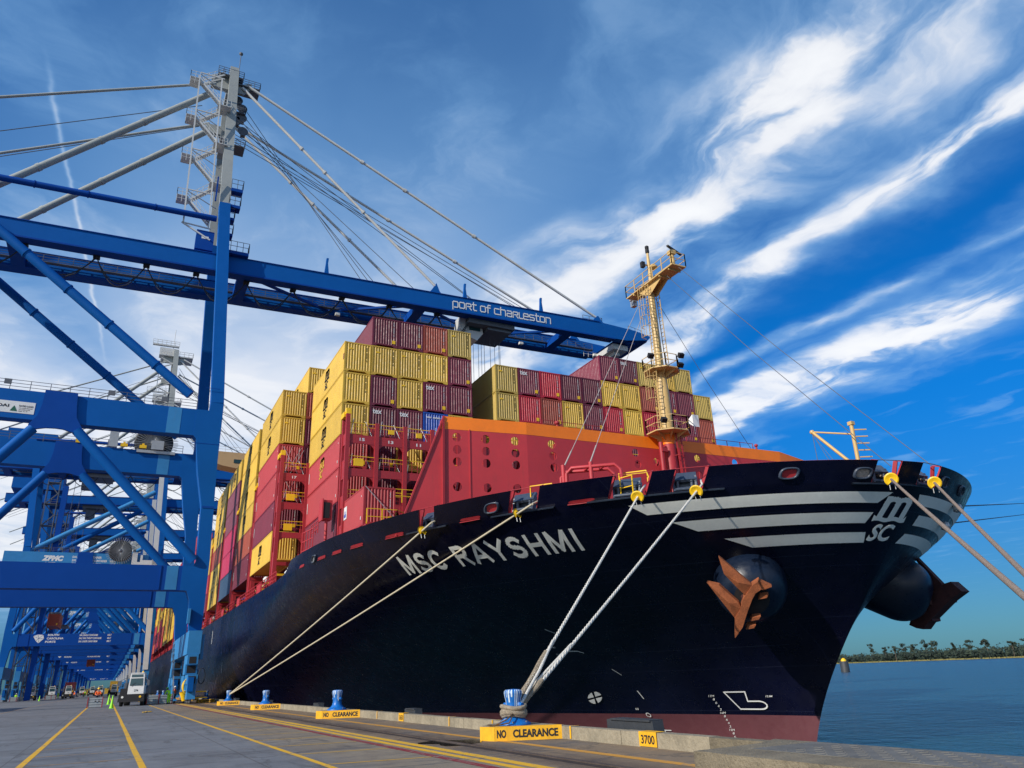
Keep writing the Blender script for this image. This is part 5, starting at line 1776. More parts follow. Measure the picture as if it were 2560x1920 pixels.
def crane_body(Y0, tag_near=True):
    """frames, portal beams, girders; Y0 is the face of the near frame"""
    root = empty('ship_to_shore_crane', (8.2, Y0, 0))
    YN, YF = Y0, Y0 + 20.6
    for mir in (False, True):
        for yn, yc in ((YN, YN + 3.6), (YF, YF - 5)):
            b = MB(); leg_mesh(b, yn, yc, mir=mir)
            o = b.build('leg', CBL, root)
            xx = (lambda x: MIRX - x) if mir else (lambda x: x)
            if yn == YN:
                q = MB(); q.box((min(xx(5.1), xx(8.27)), yn - .02, 29.0), (max(xx(5.1), xx(8.27)), yn, 29.08)); q.box((min(xx(7.1), xx(8.45)), yn - .05, 21.2), (max(xx(7.1), xx(8.45)), yn + 1.65, 21.45))
                q.box((min(xx(5.9), xx(7.6)), yn - .03, 36.2), (max(xx(5.9), xx(7.6)), yn, 36.26)); q.build('splice', CBL2, o)
    for yn in (YN, YF):
        b = MB(); b.xz([(5.8, 11.8), (5.8, 14.5), (MIRX - 5.8, 14.5), (MIRX - 5.8, 11.8)], yn + .05, yn + 1.55)
        for x_ in (3.6, -17.7): b.box((x_ - .05, yn - .02, 11.85), (x_ + .05, yn + .05, 14.45))
        b.build('portal_beam', CBL2, root)
        b = MB(); b.xz([(5.2, 29.95), (5.2, 33.3), (MIRX - 5.2, 33.3), (MIRX - 5.2, 29.95)], yn + .05, yn + 1.55); b.build('upper_beam', CBL, root)
        b = MB(); b.box((2.1, yn + .03, 30.0), (3.6, yn + .05, 33.25)); b.build('beam_panel', CBLL, root)
        b = MB(); b.box((4.2, yn + .03, 11.85), (5.4, yn + .05, 14.45)); b.build('beam_panel', CBLL, root)
        # gusset plate and the two diagonals below it
        g_ = [(-10.7, 33.5), (-7.5, 33.5), (-7.4, 32.0), (-7.2, 30.6), (-6.5, 29.4), (-6.9, 28.75), (-7.6, 28.9), (-8.4, 29.12), (-9.1, 29.15), (-10.0, 29.1), (-10.8, 28.9), (-11.4, 28.6), (-11.7, 29.3), (-11.0, 30.4), (-10.75, 31.8)]
        b = MB(); b.xz(g_, yn - .28, yn + .04); b.build('gusset', CBL2, root)
        b = MB(); b.tube([(-7.0, yn + .1, 29.2), (6.9, yn + .1, 15.1)], .56, 16); b.build('diagonal_brace', CBL, root)
        b = MB(); b.tube([(-11.2, yn + .1, 29.0), (-21.0, yn + .1, 15.1)], .56, 16); b.build('diagonal_brace', CBL, root)
        b = MB(); b.rail([(-20, yn + .2, 33.3), (5.2, yn + .2, 33.3)], 1.15, .05, 1.9, 3)
        for q in (-14.8, -4.5, 1.2): b.box((q, yn + .15, 33.9), (q + .7, yn + .25, 34.5))
        b.build('walkway_railing', STEEL, root)
    # sills along the rails with their bogies
    for mir in (False, True):
        xx = (lambda x: MIRX - x) if mir else (lambda x: x)
        xa, xb = sorted((xx(7.2), xx(8.55)))
        b = MB(); b.box((xa, YN - 1.2, 4.95), (xb, YF + 2.4, 7.4)); b.build('sill_beam', CBLL, root)
        for yc in (YN + .6, YF + .8):
            b = MB()
            xm = (xa + xb) / 2
            b.box((xm - .55, yc - 1.9, 3.9), (xm + .55, yc + 1.9, 4.95)); b.box((xm - .62, yc - 1.2, 2.9), (xm + .62, yc + 1.2, 4.0))
            for s_ in (-1, 1):
                b.box((xm - .5, yc + s_ * 2.3 - 1.7, 1.9), (xm + .5, yc + s_ * 2.3 + 1.7, 2.85))
                for s2 in (-1, 1):
                    cy = yc + s_ * 2.3 + s2 * 1.1
                    b.yz([(cy - .9, .45), (cy + .9, .45), (cy + .6, 1.9), (cy - .6, 1.9)], xm - .42, xm + .42)
            b.box((xm - .72, yc - .5, 1.0), (xm - .5, yc + .5, 2.2)); b.box((xm + .5, yc - .9, 2.0), (xm + .8, yc - .1, 3.4))
            bo = b.build('bogie', CBLL, root)
            for lo_, hi_ in (((xm - .42, yc - 4.02, 2.0), (xm + .30, yc - 3.98, 2.7)), ((xm - .35, yc - 1.92, 4.0), (xm + .35, yc - 1.88, 4.7)), ((xm - .45, yc - 1.22, 3.05), (xm + .45, yc - 1.18, 3.8))): q = MB(); q.box(lo_, hi_); q.build('recess_shade', DARK, bo)  # dark plates proud of the faces, painted shade instead of hollows
            q = MB(); q.box((xm - .45, yc - 4.6, 1.2), (xm + .1, yc - 4.0, 2.6)); q.build('motor_housing', CBL, bo)
            q = MB()
            for s_ in (-1, 1):
                for s2 in (-1, 1):
                    for s3 in (-.5, .5): q.lathe([(.3, -.1), (.34, -.08), (.34, .08), (.3, .1)], (xm, yc + s_ * 2.3 + s2 * 1.1 + s3, .36), 12, axis='X')
            q.build('wheels', STEEL, bo)
    # twin girders and boom
    gt = lambda x: 57.35 + .025 * x
    gb = lambda x: 55.0 + .020 * x
    for yc in (YN + 4.6, YN + 12.6):
        b = MB()
        b.xz([(-34, gb(-34)), (-34, gt(-34)), (5.1, gt(5)), (69.3, gt(69)), (76.6, 58.75), (80.2, 58.15), (79.3, 57.3), (74.5, 56.45), (5.1, gb(5))], yc - .65, yc + .65)
        o = b.build('girder', CBL, root)
        q = MB(); q.box((-34, yc - .9, gb(0) - .35), (72, yc + .75, gb(0) - .05)) if False else None
        q = MB(); q.beam((-34, yc + .1, gb(-34) - .1), (72, yc + .1, gb(72) - .1), 1.7, .22); q.beam((-34, yc, gt(-34) + .04), (69, yc, gt(69) + .04), 1.55, .1); q.build('flange', CBL2, o)
    for x_ in (-30, -18, 9.5, 36, 63.0, 76):
        b = MB(); b.box((x_ - .8, YN + 4.6, gb(x_) - .2), (x_ + .8, YN + 12.6, gb(x_) + 1.0)); b.build('cross_beam', CBL2, root)
    b = MB(); b.xz([(72.5, 56.5), (79.5, 57.2), (80.0, 58.0), (76, 58.4)], YN + 4.6, YN + 12.6); b.build('cross_beam', CBL2, root)
    for (xa, xb) in ((9.5, 23), (36, 23), (36, 49), (63, 49)):
        b = MB(); b.beam((xa, YN + 5, gb(xa) + .5), (xb, YN + 12, gb(xb) + .5), .35, .35); b.build('girder_bracing', CBL2, root)
    b = MB()
    for (y_, z_) in ((YN + 6.1, .6), (YN + 11.2, .6)):
        b.rail([(-33, y_, gb(-33) + z_), (4, y_, gb(4) + z_)], 1.2, .055, 1.8, 3); b.rail([(8, y_, gb(8) + z_), (72, y_, gb(72) + z_)], 1.2, .055, 1.8, 3)
        b.beam((-33, y_, gb(-33) + z_), (72, y_, gb(72) + z_), .7, .1)
    b.rail([(66, YN + 4.6, gt(66)), (70, YN + 4.6, gt(70)), (70, YN + 6, gt(70))], 1.2, .055, 1.2, 2); b.rail([(76, YN + 5, 58.9), (79, YN + 5, 58.4), (79, YN + 11, 58.4)], 1.2, .055, 1.4, 2)
    b.build('girder_railing', STEEL, root)
    for x_ in (20.85, 43.3, 57.5):
        b = MB(); b.xz([(x_ - .35, gt(x_)), (x_ + .35, gt(x_)), (x_ + .12, gt(x_) + 2.0), (x_ + .2, gt(x_) + 2.9), (x_ - .12, gt(x_) + 2.9), (x_ - .18, gt(x_) + 1.9)], YN + 4.3, YN + 4.7); b.build('boom_post', CBL, root)
    for x_ in (38.0, 68.8):
        for yc in (YN + 4.6, YN + 12.6):
            b = MB(); b.xz([(x_ - 1.0, gt(x_)), (x_ + 1.6, gt(x_)), (x_ + .9, gt(x_) + .7), (x_ + .35, gt(x_) + 2.1 if x_ < 50 else gt(x_) + 1.5), (x_ - .3, gt(x_) + 1.0)], yc - .2, yc + .2); b.build('lug', CBL, root)
    # mast above the girders
    ya, yb, yc_, yd = YN + 3.8, YN + 7.2, YF - 5, YF - 9
    for p0, p1, w_ in (((5.7, ya, 65.4), (4.9, yb, 93.2), 1.4), ((5.3, yc_, 65.4), (4.7, yd + 2.5, 92.5), 1.2)):
        b = MB(); b.beam(p0, p1, w_, w_ * .95, w_ * .93, w_ * .9, up=(0, 1, 0)); b.build('mast_leg', CGREY, root)
    for lo_, hi_ in (((4.2, yb, 90.3), (5.6, yd + 2.5, 92.0)), ((4.2, yb + .3, 80.0), (5.2, yd + 1.5, 81.2))):
        b = MB(); b.box(lo_, hi_); b.build('mast_tie', CGREY, root)
    for lo_, hi_ in (((1.8, yb + .2, 89.2), (5.0, yb + 1.0, 91.4)), ((2.0, yd + 1.3, 84.6), (5.0, yd + 2.3, 86.2))):
        b = MB(); b.box(lo_, hi_); b.build('backstay_bracket', CGREY, root)
    b = MB()
    b.prism([(0, 0), (2.3, 1.1), (2.3, 0), (1.2, -1.4), (0, -1.6)], lambda x, z: (5.4 + x, yb - .2, 90.2 + z), lambda x, z: (5.4 + x, yb + .2, 90.2 + z))
    b.build('mast_head', CGREY, root)
    # braces and stays
    b = MB(); b.tube([(4.9, YN + 3.6, 62.9), (-24.5, YN + 3.6, 62.0)], .42, 12)
    for f_ in (-3, -11, -17): b.tube([(f_, YN + 3.6, 62.9 - (4.9 - f_) * .0306), (f_ + .15, YN + 3.6, 62.9 - (4.9 - f_) * .0306)], .5, 12)
    b.build('horizontal_brace', CBL2, root)
    b = MB(); b.tube([(4.6, YF - 1, 58.3), (-21.5, YF - 1, 57.6)], .42, 12); b.build('horizontal_brace', CBL2, root)
    return root, YN, YF, gt, gb, ya, yb, yc_, yd


def crane_rigging(root, YN, YF, gt, gb, ya, yb, yc_, yd, front=True):
    if front:
        for (a, c_) in (((4.4, YN + 2.4, 35.9), (-21.0, YN + 3.2, 55.9)), ((4.2, YF - 1.8, 35.2), (-21.0, YF - 3, 54.6))):
            b = MB(); b.tube([a, c_], .58, 14)
            d = (Vector(c_) - Vector(a))
            for f_ in (.17, .40, .60, .80): b.tube([Vector(a) + d * f_, Vector(a) + d * (f_ + .006)], .68, 14)
            b.build('raking_brace', CBL, root)
    for (a, c_) in (((1.9, yb - .8, 86.6), (-24.5, YN + 5.0, 58.2)), ((2.3, yd + 1.5, 84.7), (-24.5, YF - 6, 57.6))):
        b = MB(); b.tube([a, c_], .47, 14); d = Vector(c_) - Vector(a)
        for f_ in (.30, .48, .72): b.tube([Vector(a) + d * f_, Vector(a) + d * (f_ + .012)], .54, 14)
        b.build('backstay_tube', CGREY, root)
    for (a, c_) in (((2.5, yb - .6, 89.0), (-45, YN + 5, 64.5)), ((2.5, yd + 1.5, 86.4), (-45, YF - 6, 61.0))):
        b = MB(); b.tube([a, c_], .20, 8); b.build('outer_backstay', CGREY, root)
    ym = YN + 4.6; yf = YN + 12.6
    T1 = (7.2, YN + 6.8, 90.4); T2 = (6.4, YN + 6.8, 89.8); T3 = (6.6, yd + 3, 88.6); T4 = (6.3, yd + 3, 88.2)
    for a, c_ in ((T1, (68.7, ym, gt(68.7) + 1.2)), (T2, (38.2, ym, gt(38) + 1.6)), (T3, (68.7, yf, gt(68.7) + 1.2)), (T4, (38.2, yf, gt(38) + 1.6))):
        b = MB(); a = Vector(a); c_ = Vector(c_); b.tube([a, a.lerp(c_, .5), c_], .22, 8)
        for f_ in (.3, .42, .62): b.tube([a.lerp(c_, f_), a.lerp(c_, f_ + .008)], .34, 8)
        b.build('forestay_rod', CGREYL, root)
    for i in range(9):
        x_ = 30 + i * 4.3 if i < 4 else 50 + (i - 4) * 3.4
        y_ = ym + 1 + (i % 3) * 2.4
        a = Vector((6.3, YN + 8 + (i % 4) * .7, 88 - i * .9)); b = MB(); b.tube([a, (x_ if i > 3 else 27 + i * 3, y_, gt(x_))], .055, 5); b.build('hoist_wire', STEEL, root)
    for s_ in (0, 1): b = MB(); b.tube([(1.0, yb, 84.6 - s_ * 4), (-40, YN + 5 + s_ * 7, 60 + s_)], .06, 5); b.build('hoist_wire', STEEL, root)


root, YN, YF, gt, gb, ya, yb, yc_, yd = crane_body(93.2)
C1 = root
tag(root, 'nearest blue crane, its long boom lettered port of charleston over the ship', 'crane')
root['group'] = 'ship to shore cranes'
crane_rigging(root, YN, YF, gt, gb, ya, yb, yc_, yd)
# lettering on the boom
yfce = YN + 4.6 - .66
GL = dict(p=[[(0, -.35), (0, .85), (.15, 1), (.8, 1), (.95, .85), (.95, .15), (.8, 0), (.25, 0)]], o=[[(.15, 0), (0, .15), (0, .85), (.15, 1), (.8, 1), (.95, .85), (.95, .15), (.8, 0), (.15, 0)]],
          R=[[(0, 0), (0, .85), (.15, 1), (.8, 1), (.95, .85), (.95, .6), (.8, .48), (.3, .48)], [(.5, .48), (1.0, 0)]], t=[[(.2, 1.35), (.2, .15), (.35, 0), (.75, 0)], [(-.05, 1), (.7, 1)]],
          f=[[(.7, 1.35), (.35, 1.35), (.2, 1.2), (.2, 0)], [(-.05, .9), (.65, .9)]], c=[[(.95, 1), (.15, 1), (0, .85), (0, .15), (.15, 0), (.95, 0)]], h=[[(0, 1.35), (0, 0)], [(0, 1), (.8, 1), (.95, .85), (.95, 0)]],
          a=[[(.1, 1), (.8, 1), (.95, .85), (.95, 0), (.15, 0), (0, .12), (0, .38), (.15, .5), (.95, .5)]], l=[[(0, 1), (0, .15), (.15, 0), (.7, 0)]], e=[[(.95, 0), (.15, 0), (0, .15), (0, .85), (.15, 1), (.8, 1), (.95, .85), (.95, .5), (0, .5)]],
          s=[[(.9, 1), (.15, 1), (0, .85), (0, .62), (.15, .5), (.8, .5), (.95, .38), (.95, .12), (.8, 0), (0, 0)]], n=[[(0, 0), (0, 1), (.8, 1), (.95, .85), (.95, 0)]])
GWD = dict(t=.95, f=.9, l=.9)
b = MB(); cx_ = 0.0; total = sum(GWD.get(c_, 1.25) if c_ != ' ' else .6 for c_ in 'poRt of chaRleston')
for ch_ in 'poRt of chaRleston':
    if ch_ == ' ': cx_ += .6; continue
    for ln in GL[ch_]:
        for kq, poly in enumerate(stroke(ln, .19)):
            b.add([(40.95 + (cx_ + x) / total * 18.2, yfce - .02 - .008 * kq - .002 * (ln is not GL[ch_][0]), gb(41 + (cx_ + x)) + .62 + z * 1.02) for x, z in poly], [tuple(range(4))])
    cx_ += GWD.get(ch_, 1.25)
b.build('boom_lettering', WHITEP, root)
b = MB(); b.box((-17.5, YN + .02, 30.55), (-11.4, YN + .05, 31.9)); so_ = b.build('load_sign', WHITEP, root)
b = MB()
put2d(b, fit2d(text2d('OAI', 1, .02), -15.0, -13.85, 31.15, 31.5), lambda a, z: (a, YN + .0, z))
put2d(b, fit2d(text2d('RATED LOAD', 1, .03), -12.9, -11.55, 31.3, 31.5), lambda a, z: (a, YN + .0, z))
for q in range(3): put2d(b, fit2d(text2d(['SWL UNDER SPREADER', 'SWL UNDER HOOK', '60 LT'][q], 1, .02), -12.9, -11.6 - q * .2, 31.1 - q * .18, 31.2 - q * .18), lambda a, z: (a, YN + .0, z))
b.build('sign_lettering', INK, so_)
b = MB(); b.add([(-13.7, YN, 30.75), (-13.0, YN, 30.75), (-13.35, YN, 31.4)], [(0, 1, 2)]); b.build('sign_triangle', paint('sign_green', (.01, .12, .07), .5), so_)
# stair tower on the mast
b = MB(); SY = YN + 4.6
top_ = 91.0
lv = [65.9, 72.9, 79.9, 86.9]
for i, z_ in enumerate(lv):
    xo = .75 - (z_ - 65.6) * .028; xi = 4.0 - (z_ - 65.6) * .02
    zn = z_ + 6.6 if i < 3 else top_ + .6
    # lower flight outwards, upper flight back inwards
    for (p, q) in (((xi, SY, z_ - 3.6), (xo, SY + .1, z_)),) + ((((xo, SY + 1.2, z_), (xi, SY + 1.3, z_ + 3.3)),) if i < 3 else ()):
        p = Vector(p); q = Vector(q)
        for s_ in (-.42, .42):
            b.beam(p + Vector((0, s_, 0)), q + Vector((0, s_, 0)), .08, .24)
            b.rail([p + Vector((0, s_, .1)), q + Vector((0, s_, .1))], 1.05, .05, 1.0, 2)
        k = 12
        for j in range(k): b.box(tuple(p.lerp(q, (j + .5) / k) - Vector((.13, .40, .02))), tuple(p.lerp(q, (j + .5) / k) + Vector((.13, .40, .02))))
    b.box((xo - 1.3, SY - .5, z_ - .06), (xo + .1, SY + 1.8, z_ + .05)); b.rail([(xo, SY - .5, z_), (xo - 1.3, SY - .5, z_), (xo - 1.3, SY + 1.8, z_), (xo, SY + 1.8, z_)], 1.1, .055, .6, 2)
    b.rail([(xo - 1.3, SY - .5, z_ - 1.1), (xo, SY - .5, z_ - 1.1)], 1.1, .05, .6, 2)
    if i < 3: b.box((xi - .6, SY - .5, z_ + 3.25), (xi + 1.3, SY + 1.8, z_ + 3.35)); b.rail([(xi + 1.2, SY - .5, z_ + 3.3), (xi - .1, SY - .5, z_ + 3.3)], 1.1, .05, .7, 2)
    b.beam((xo, SY - .45, z_ + 1.2), (xi, SY - .45, z_ + 1.2), .14, .14); b.beam((xo, SY - .45, z_ + .9), (xi + .8, SY + 1.6, z_ + .3), .1, .1)
b.beam((.75, SY - .45, 61.5), (.10, SY - .45, 87.5), .20, .20); b.beam((4.0, SY - .45, 61.5), (3.2, SY - .45, 88), .18, .18)
b.beam((.55, SY - .45, 61.6), (4.4, SY - .45, 59.6), .2, .2); b.beam((.55, SY - .45, 61.6), (4.3, SY - .45, 61.4), .16, .16)
p, q = Vector((-.1, SY + 2.2, 88.2)), Vector((3.6, SY + 2.4, 91.2))
for s_ in (-.4, .4): b.beam(p + Vector((0, s_, 0)), q + Vector((0, s_, 0)), .08, .24); b.rail([p + Vector((0, s_, .1)), q + Vector((0, s_, .1))], 1.05, .055, 1.0, 2)
b.build('stair_tower', CGREYL, root)
for (x0_, x1_, z_, h_) in ((6.3, 7.9, 68.4, .5), (6.2, 7.8, 65.6, .45), (6.2, 7.2, 63.4, .4), (6.3, 7.2, 60.8, .4), (6.3, 9.6, 58.2, .5)):
    b = MB(); b.box((x0_, YN + 3.2, z_ - h_), (x1_, YN + 4.6, z_)); b.build('service_platform', CBL2, root)
b = MB()
for (x0_, x1_, z_) in ((6.3, 7.9, 68.4), (6.2, 7.8, 65.6), (6.2, 7.2, 63.4), (6.3, 7.2, 60.8), (6.3, 9.6, 58.2)): b.rail([(x0_, YN + 3.2, z_), (x1_, YN + 3.2, z_), (x1_, YN + 4.6, z_)], 1.5, .055, .8, 2)
for (x0_, x1_, y0_, z_) in ((2.6, 6.4, YN + 6.5, 91.4), (5.4, 9.0, YN + 6.6, 90.3), (5.3, 8.2, YF - 8, 83.2), (5.4, 7.4, YN + 8, 86.0)):
    b.box((x0_, y0_, z_ - .15), (x1_, y0_ + 2.6, z_)); b.rail([(x0_, y0_, z_), (x1_, y0_, z_), (x1_, y0_ + 2.6, z_), (x0_, y0_ + 2.6, z_)], 1.2, .06, .8, 3); b.build('head_platform', STEEL, root); b = MB()
for (x_, z_) in ((6.0, 88.6), (6.8, 87.2), (6.2, 84.6), (7.3, 82.9), (6.9, 85.4)): b = MB(); b.lathe([(.75, -.12), (.82, 0), (.75, .12)], (x_, YN + 8.5, z_), 14, axis='Y'); b.box((x_ - .3, YN + 8.3, z_ - .9), (x_ + .4, YN + 9.0, z_ - .3)); b.build('sheave', STEEL, root)
b = MB(); b.tube([(5.6, YN + 7.5, 92.6), (5.6, YN + 7.5, 96.9)], .06, 6); b.lathe([(.05, -.3), (.30, -.1), (.30, .15), (.05, .3)], (5.6, YN + 7.5, 97.1), 10)
b.build('lightning_rod', STEEL, root)
b = MB(); b.beam((4.4, YN + 3.0, 65.4), (4.4, YN + 3.0, 69.5), .2, .2); b.build('cable_riser', CBL2, root)
b = MB(); b.box((2.6, YN + 4.2, 58.0), (4.9, YN + 6.6, 61.0)); eo = b.build('machine_box', CBL2, root)
b = MB(); b.box((3.3, YN + 4.17, 59.7), (4.2, YN + 4.2, 60.1)); b.build('box_label', WHITEP, eo)
# festoon cables looping under the near girder
b = MB(); xs_ = [-24, -16.8, -8.8, -2.9, 3.3, 9.9, 16.4, 23.6, 31.0, 38.9, 44.5]
for x0_, x1_ in zip(xs_[:-1], xs_[1:]):
    for kx, dpt in ((0, 3.9), (.35, 3.3)):
        z0_, z1_ = gb(x0_) - .25, gb(x1_) - .25
        b.tube([(x0_ + (x1_ - x0_) * f_, YN + 5.5 + kx, z0_ + (z1_ - z0_) * f_ - dpt * 4 * f_ * (1 - f_) * rnd.uniform(.97, 1.03)) for f_ in np.linspace(0, 1, 13)], .075, 5)
for x_ in xs_: b.box((x_ - .4, YN + 5.2, gb(x_) - .5), (x_ + .4, YN + 6, gb(x_) - .12))
b.build('festoon_cable', CABLE, root)
# trolley with the driver's cabin
b = MB(); b.box((44.2, YN + 5.0, 54.9), (52.5, YN + 12.2, 55.7)); b.box((46, YN + 6, 55.7), (51.5, YN + 11, 57.4)); b.box((47.8, YN + 5.5, 54.4), (52.0, YN + 11.5, 54.9)); tr = b.build('trolley', STEEL, root)
b = MB(); b.xz([(43.2, 53.8), (44.6, 53.2), (46.3, 52.6), (47.4, 54.0), (47.3, 55.4), (43.4, 56.6)], YN + 6.6, YN + 9.0); b.box((43.2, YN + 6.4, 54.0), (44.4, YN + 7.0, 57.6)); cb = b.build('cabin', CGREYL, tr)
b = MB(); b.box((44.9, YN + 6.57, 54.3), (46.9, YN + 6.6, 55.3)); b.build('cabin_window', GLASS, cb)
for x_ in (46.3, 47.4, 48.3, 48.9, 49.2, 50.4, 51.4, 51.6): b = MB(); b.tube([(x_, YN + 7 + (x_ % 1) * 4, 54.3), (x_ + .1, YN + 7 + (x_ % 1) * 4, 31)], .04, 5); b.build('hoist_rope', STEEL, tr)
for x_ in (24, 33, 44.7, 56.5, 72): b = MB(); b.box((x_, YN + 10.8, gb(x_) - .5), (x_ + .7, YN + 11.3, gb(x_) - .1)); b.build('floodlight', LAMPM, root)
# boom tip machinery
b = MB(); b.box((72.6, YN + 5.5, 55.2), (75.8, YN + 11, 56.2)); b.box((73.4, YN + 6.5, 54.5), (74.6, YN + 9, 55.2)); b.rail([(70, YN + 11.2, 55.6), (76, YN + 11.2, 55.7)], 1.1, .05, 1.0, 2); b.build('tip_machinery', CGREYL, root)


def reel(cx, cy, cz, R_, root_, label=None):
    b = MB(); n = 38
    for i in range(n):
        a = 2 * PI * i / n
        b.beam((cx + .35 * math.cos(a), cy - .25, cz + .35 * math.sin(a)), (cx + R_ * math.cos(a), cy - .55, cz + R_ * math.sin(a)), .07, .05)
        b.beam((cx + .35 * math.cos(a), cy + .25, cz + .35 * math.sin(a)), (cx + R_ * math.cos(a), cy + .55, cz + R_ * math.sin(a)), .07, .05)
    o = b.build('reel_spokes', GALV, root_)
    b = MB(); b.lathe([(R_ * .72, -.22), (R_ * .80, -.2), (R_ * .80, .2), (R_ * .72, .22), (.5, .22), (.5, -.22)], (cx, cy, cz), 40, axis='Y'); b.build('wound_cable', CABLE, o)
    b = MB(); b.lathe([(.2, -.45), (.45, -.3), (.45, .3), (.2, .45)], (cx, cy, cz), 14, axis='Y'); b.build('reel_hub', STEEL, o)
    return o


reel(1.3, YF + .7, 34.6, 3.2, root)
b = MB(); b.box((-4.4, YF - .2, 33.4), (-3.3, YF + .4, 36.0)); b.build('cabinet', GALV, root)
b = MB(); b.box((1.0, YF - .6, 33.4), (2.6, YF - .2, 34.7)); b.box((-.8, YF - .3, 32.9), (4.2, YF + .1, 33.3)); b.build('reel_drive', GALV, root)
for x_ in (-8.4, -2.9, -.5): b = MB(); b.box((x_, YF - .4, 33.5), (x_ + .9, YF - .1, 33.95)); b.box((x_ + .3, YF - .3, 33.9), (x_ + .6, YF - .15, 34.2)); b.build('beacon_box', SAFY, root)
b = MB(); b.box((8.0, YN - 2.6, .5), (9.6, YN - 1.4, .62)); b.box((8.2, YN - 2.5, 1.1), (9.5, YN - 1.5, 1.22)); b.build('step', SAFY, root)
b = MB()
for i in range(6): b.tube([(8.9 + .35 * math.cos(a) , YN - 1.6 - i * .07, 2.7 + .8 * math.sin(a)) for a in np.linspace(0, 2 * PI, 15)], .03, 5)
b.build('hanging_hose', CABLE, root)
b = MB(); b.box((8.55, YN - .9, 4.4), (8.9, YN - .2, 7.0)); b.box((6.9, YN - .6, 8.2), (7.18, YN + .2, 9.8)); b.box((6.6, YN + 1.0, .3), (6.9, YN + 16, .5)); b.build('electrical_box', CBLL, root)
b = MB(); b.tube([(6.9, YN + 3.5 + q * .25, .3) for q in range(2)], .02); 
for q in range(10): b.rail([(6.6 - .02 * q, YN + 2 + q * .9, q * .62), (6.6, YN + 2.9 + q * .9, .62 + q * .62)], 1.0, .04, 1.0, 2)
b.build('access_stair', GALV, root)

# second crane: portal lettered, light upper parts, cables reel and pale riser
r2, YN, YF, gt, gb, ya, yb, yc_, yd = crane_body(211.5)
b = MB(); b.box((-33, YN + 3.5, 58.2), (-20, YN + 13.7, 63.5)); b.box((-31, YN + 4, 63.5), (-26, YN + 13, 64.6)); b.build('machinery_house', CBL, r2)
b = MB(); b.box((1.0, YN + 6.5, 91.0), (9.5, YN + 12.5, 91.3)); b.rail([(1, YN + 6.5, 91.3), (9.5, YN + 6.5, 91.3), (9.5, YN + 12.5, 91.3)], 1.3, .1, 1.2, 2); b.box((-1.5, YN + 7, 94.2), (5.5, YN + 8, 94.6)); b.box((.5, YN + 7.2, 91.3), (4.5, YN + 10, 93.6)); b.rail([(-1.5, YN + 7, 94.6), (5.5, YN + 7, 94.6)], 1.2, .1, 1.2, 2); b.tube([(4, YN + 8, 94), (4, YN + 8, 100)], .08, 5); b.build('head_platform', CGREYL, r2)
b = MB(); b.beam((1.2, YN + 6.4, 66), (1.0, YN + 6.9, 90), .18, .18)
for i in range(8): z_ = 66 + i * 3; b.beam((1.2, YN + 6.4, z_), (4.4, YN + 6.4, z_ + 1.5), .6, .15); b.beam((4.4, YN + 6.4, z_ + 1.5), (1.2, YN + 6.4, z_ + 3), .6, .15)
b.build('mast_stair', CGREYL, r2)
for x_ in (-21.6, 5.4):
    b = MB(); b.box((x_ - .5, YN + 1.6, 31.0), (x_ + .5, YF, 33.0)); b.build('side_tie', CBL, r2)
    b = MB(); b.box((x_ - .5, YN + 1.6, 12.0), (x_ + .5, YF, 13.8)); b.build('side_tie', CBL, r2)
    b = MB(); b.tube([(x_, YN + 1.6, 14.5), (x_, YF, 31.0)], .4, 8); b.build('side_brace', CBL, r2)
b = MB()
for i in range(9):
    z_ = 7.6 + i * 5.4
    b.box((-20.0, YN + 2, z_), (-17.4, YN + 4.4, z_ + .12)); b.rail([(-20, YN + 2, z_), (-17.4, YN + 2, z_), (-17.4, YN + 4.4, z_)], 1.1, .07, 1.2, 2)
    if i < 8: b.beam((-19.8, YN + 2.4, z_), (-17.5, YN + 2.4, z_ + 2.7), .7, .2); b.beam((-17.5, YN + 3.6, z_ + 2.7), (-19.8, YN + 3.6, z_ + 5.4), .7, .2)
for x_ in (-20, -17.4): b.beam((x_, YN + 2, .1), (x_, YN + 2, 51), .16, .16); b.beam((x_, YN + 4.4, .1), (x_, YN + 4.4, 51), .16, .16)
b.build('stair_tower', STEEL, r2)
b = MB(); b.box((-16.6, YN + 1.7, .2), (-15.4, YN + 3.2, 50)); b.build('lift_shaft', CBL2, r2)
b = MB(); xs_ = [-24, -16, -9, -2, 5, 12, 19, 27, 35]
for x0_, x1_ in zip(xs_[:-1], xs_[1:]): b.tube([(x0_ + (x1_ - x0_) * f_, YN + 5.5, gb(x0_) - .2 - 14 * f_ * (1 - f_)) for f_ in np.linspace(0, 1, 9)], .10, 5)
b.build('festoon_cable', CABLE, r2)
crane_rigging(r2, YN, YF, gt, gb, ya, yb, yc_, yd, front=False)
tag(r2, 'second blue crane along the quay, its low portal beam lettered SOUTH CAROLINA PORTS', 'crane', 'ship to shore cranes')
b = MB(); b.tube([(-21, YN + .9, 33.5), (4.4, YN + 1.6, 49.8)], .62, 12); b.build('raking_brace', CBLL, r2)
b = MB(); b.tube([(-21, YF - .9, 33.5), (4.4, YF - 1.6, 49.8)], .62, 12); b.build('raking_brace', CBL, r2)
b = MB()
put2d(b, fit2d(text2d('SOUTH', 1, .04), -14.0, -11.7, 14.0, 14.5 - .05), lambda a, z: (a, YN + .03, z))
put2d(b, fit2d(text2d('CAROLINA', 1, .04), -14.1, -10.7, 13.25, 13.7), lambda a, z: (a, YN + .03, z))
put2d(b, fit2d(text2d('PORTS', 1, .04), -14.3, -12.2, 12.5, 12.95), lambda a, z: (a, YN + .03, z))
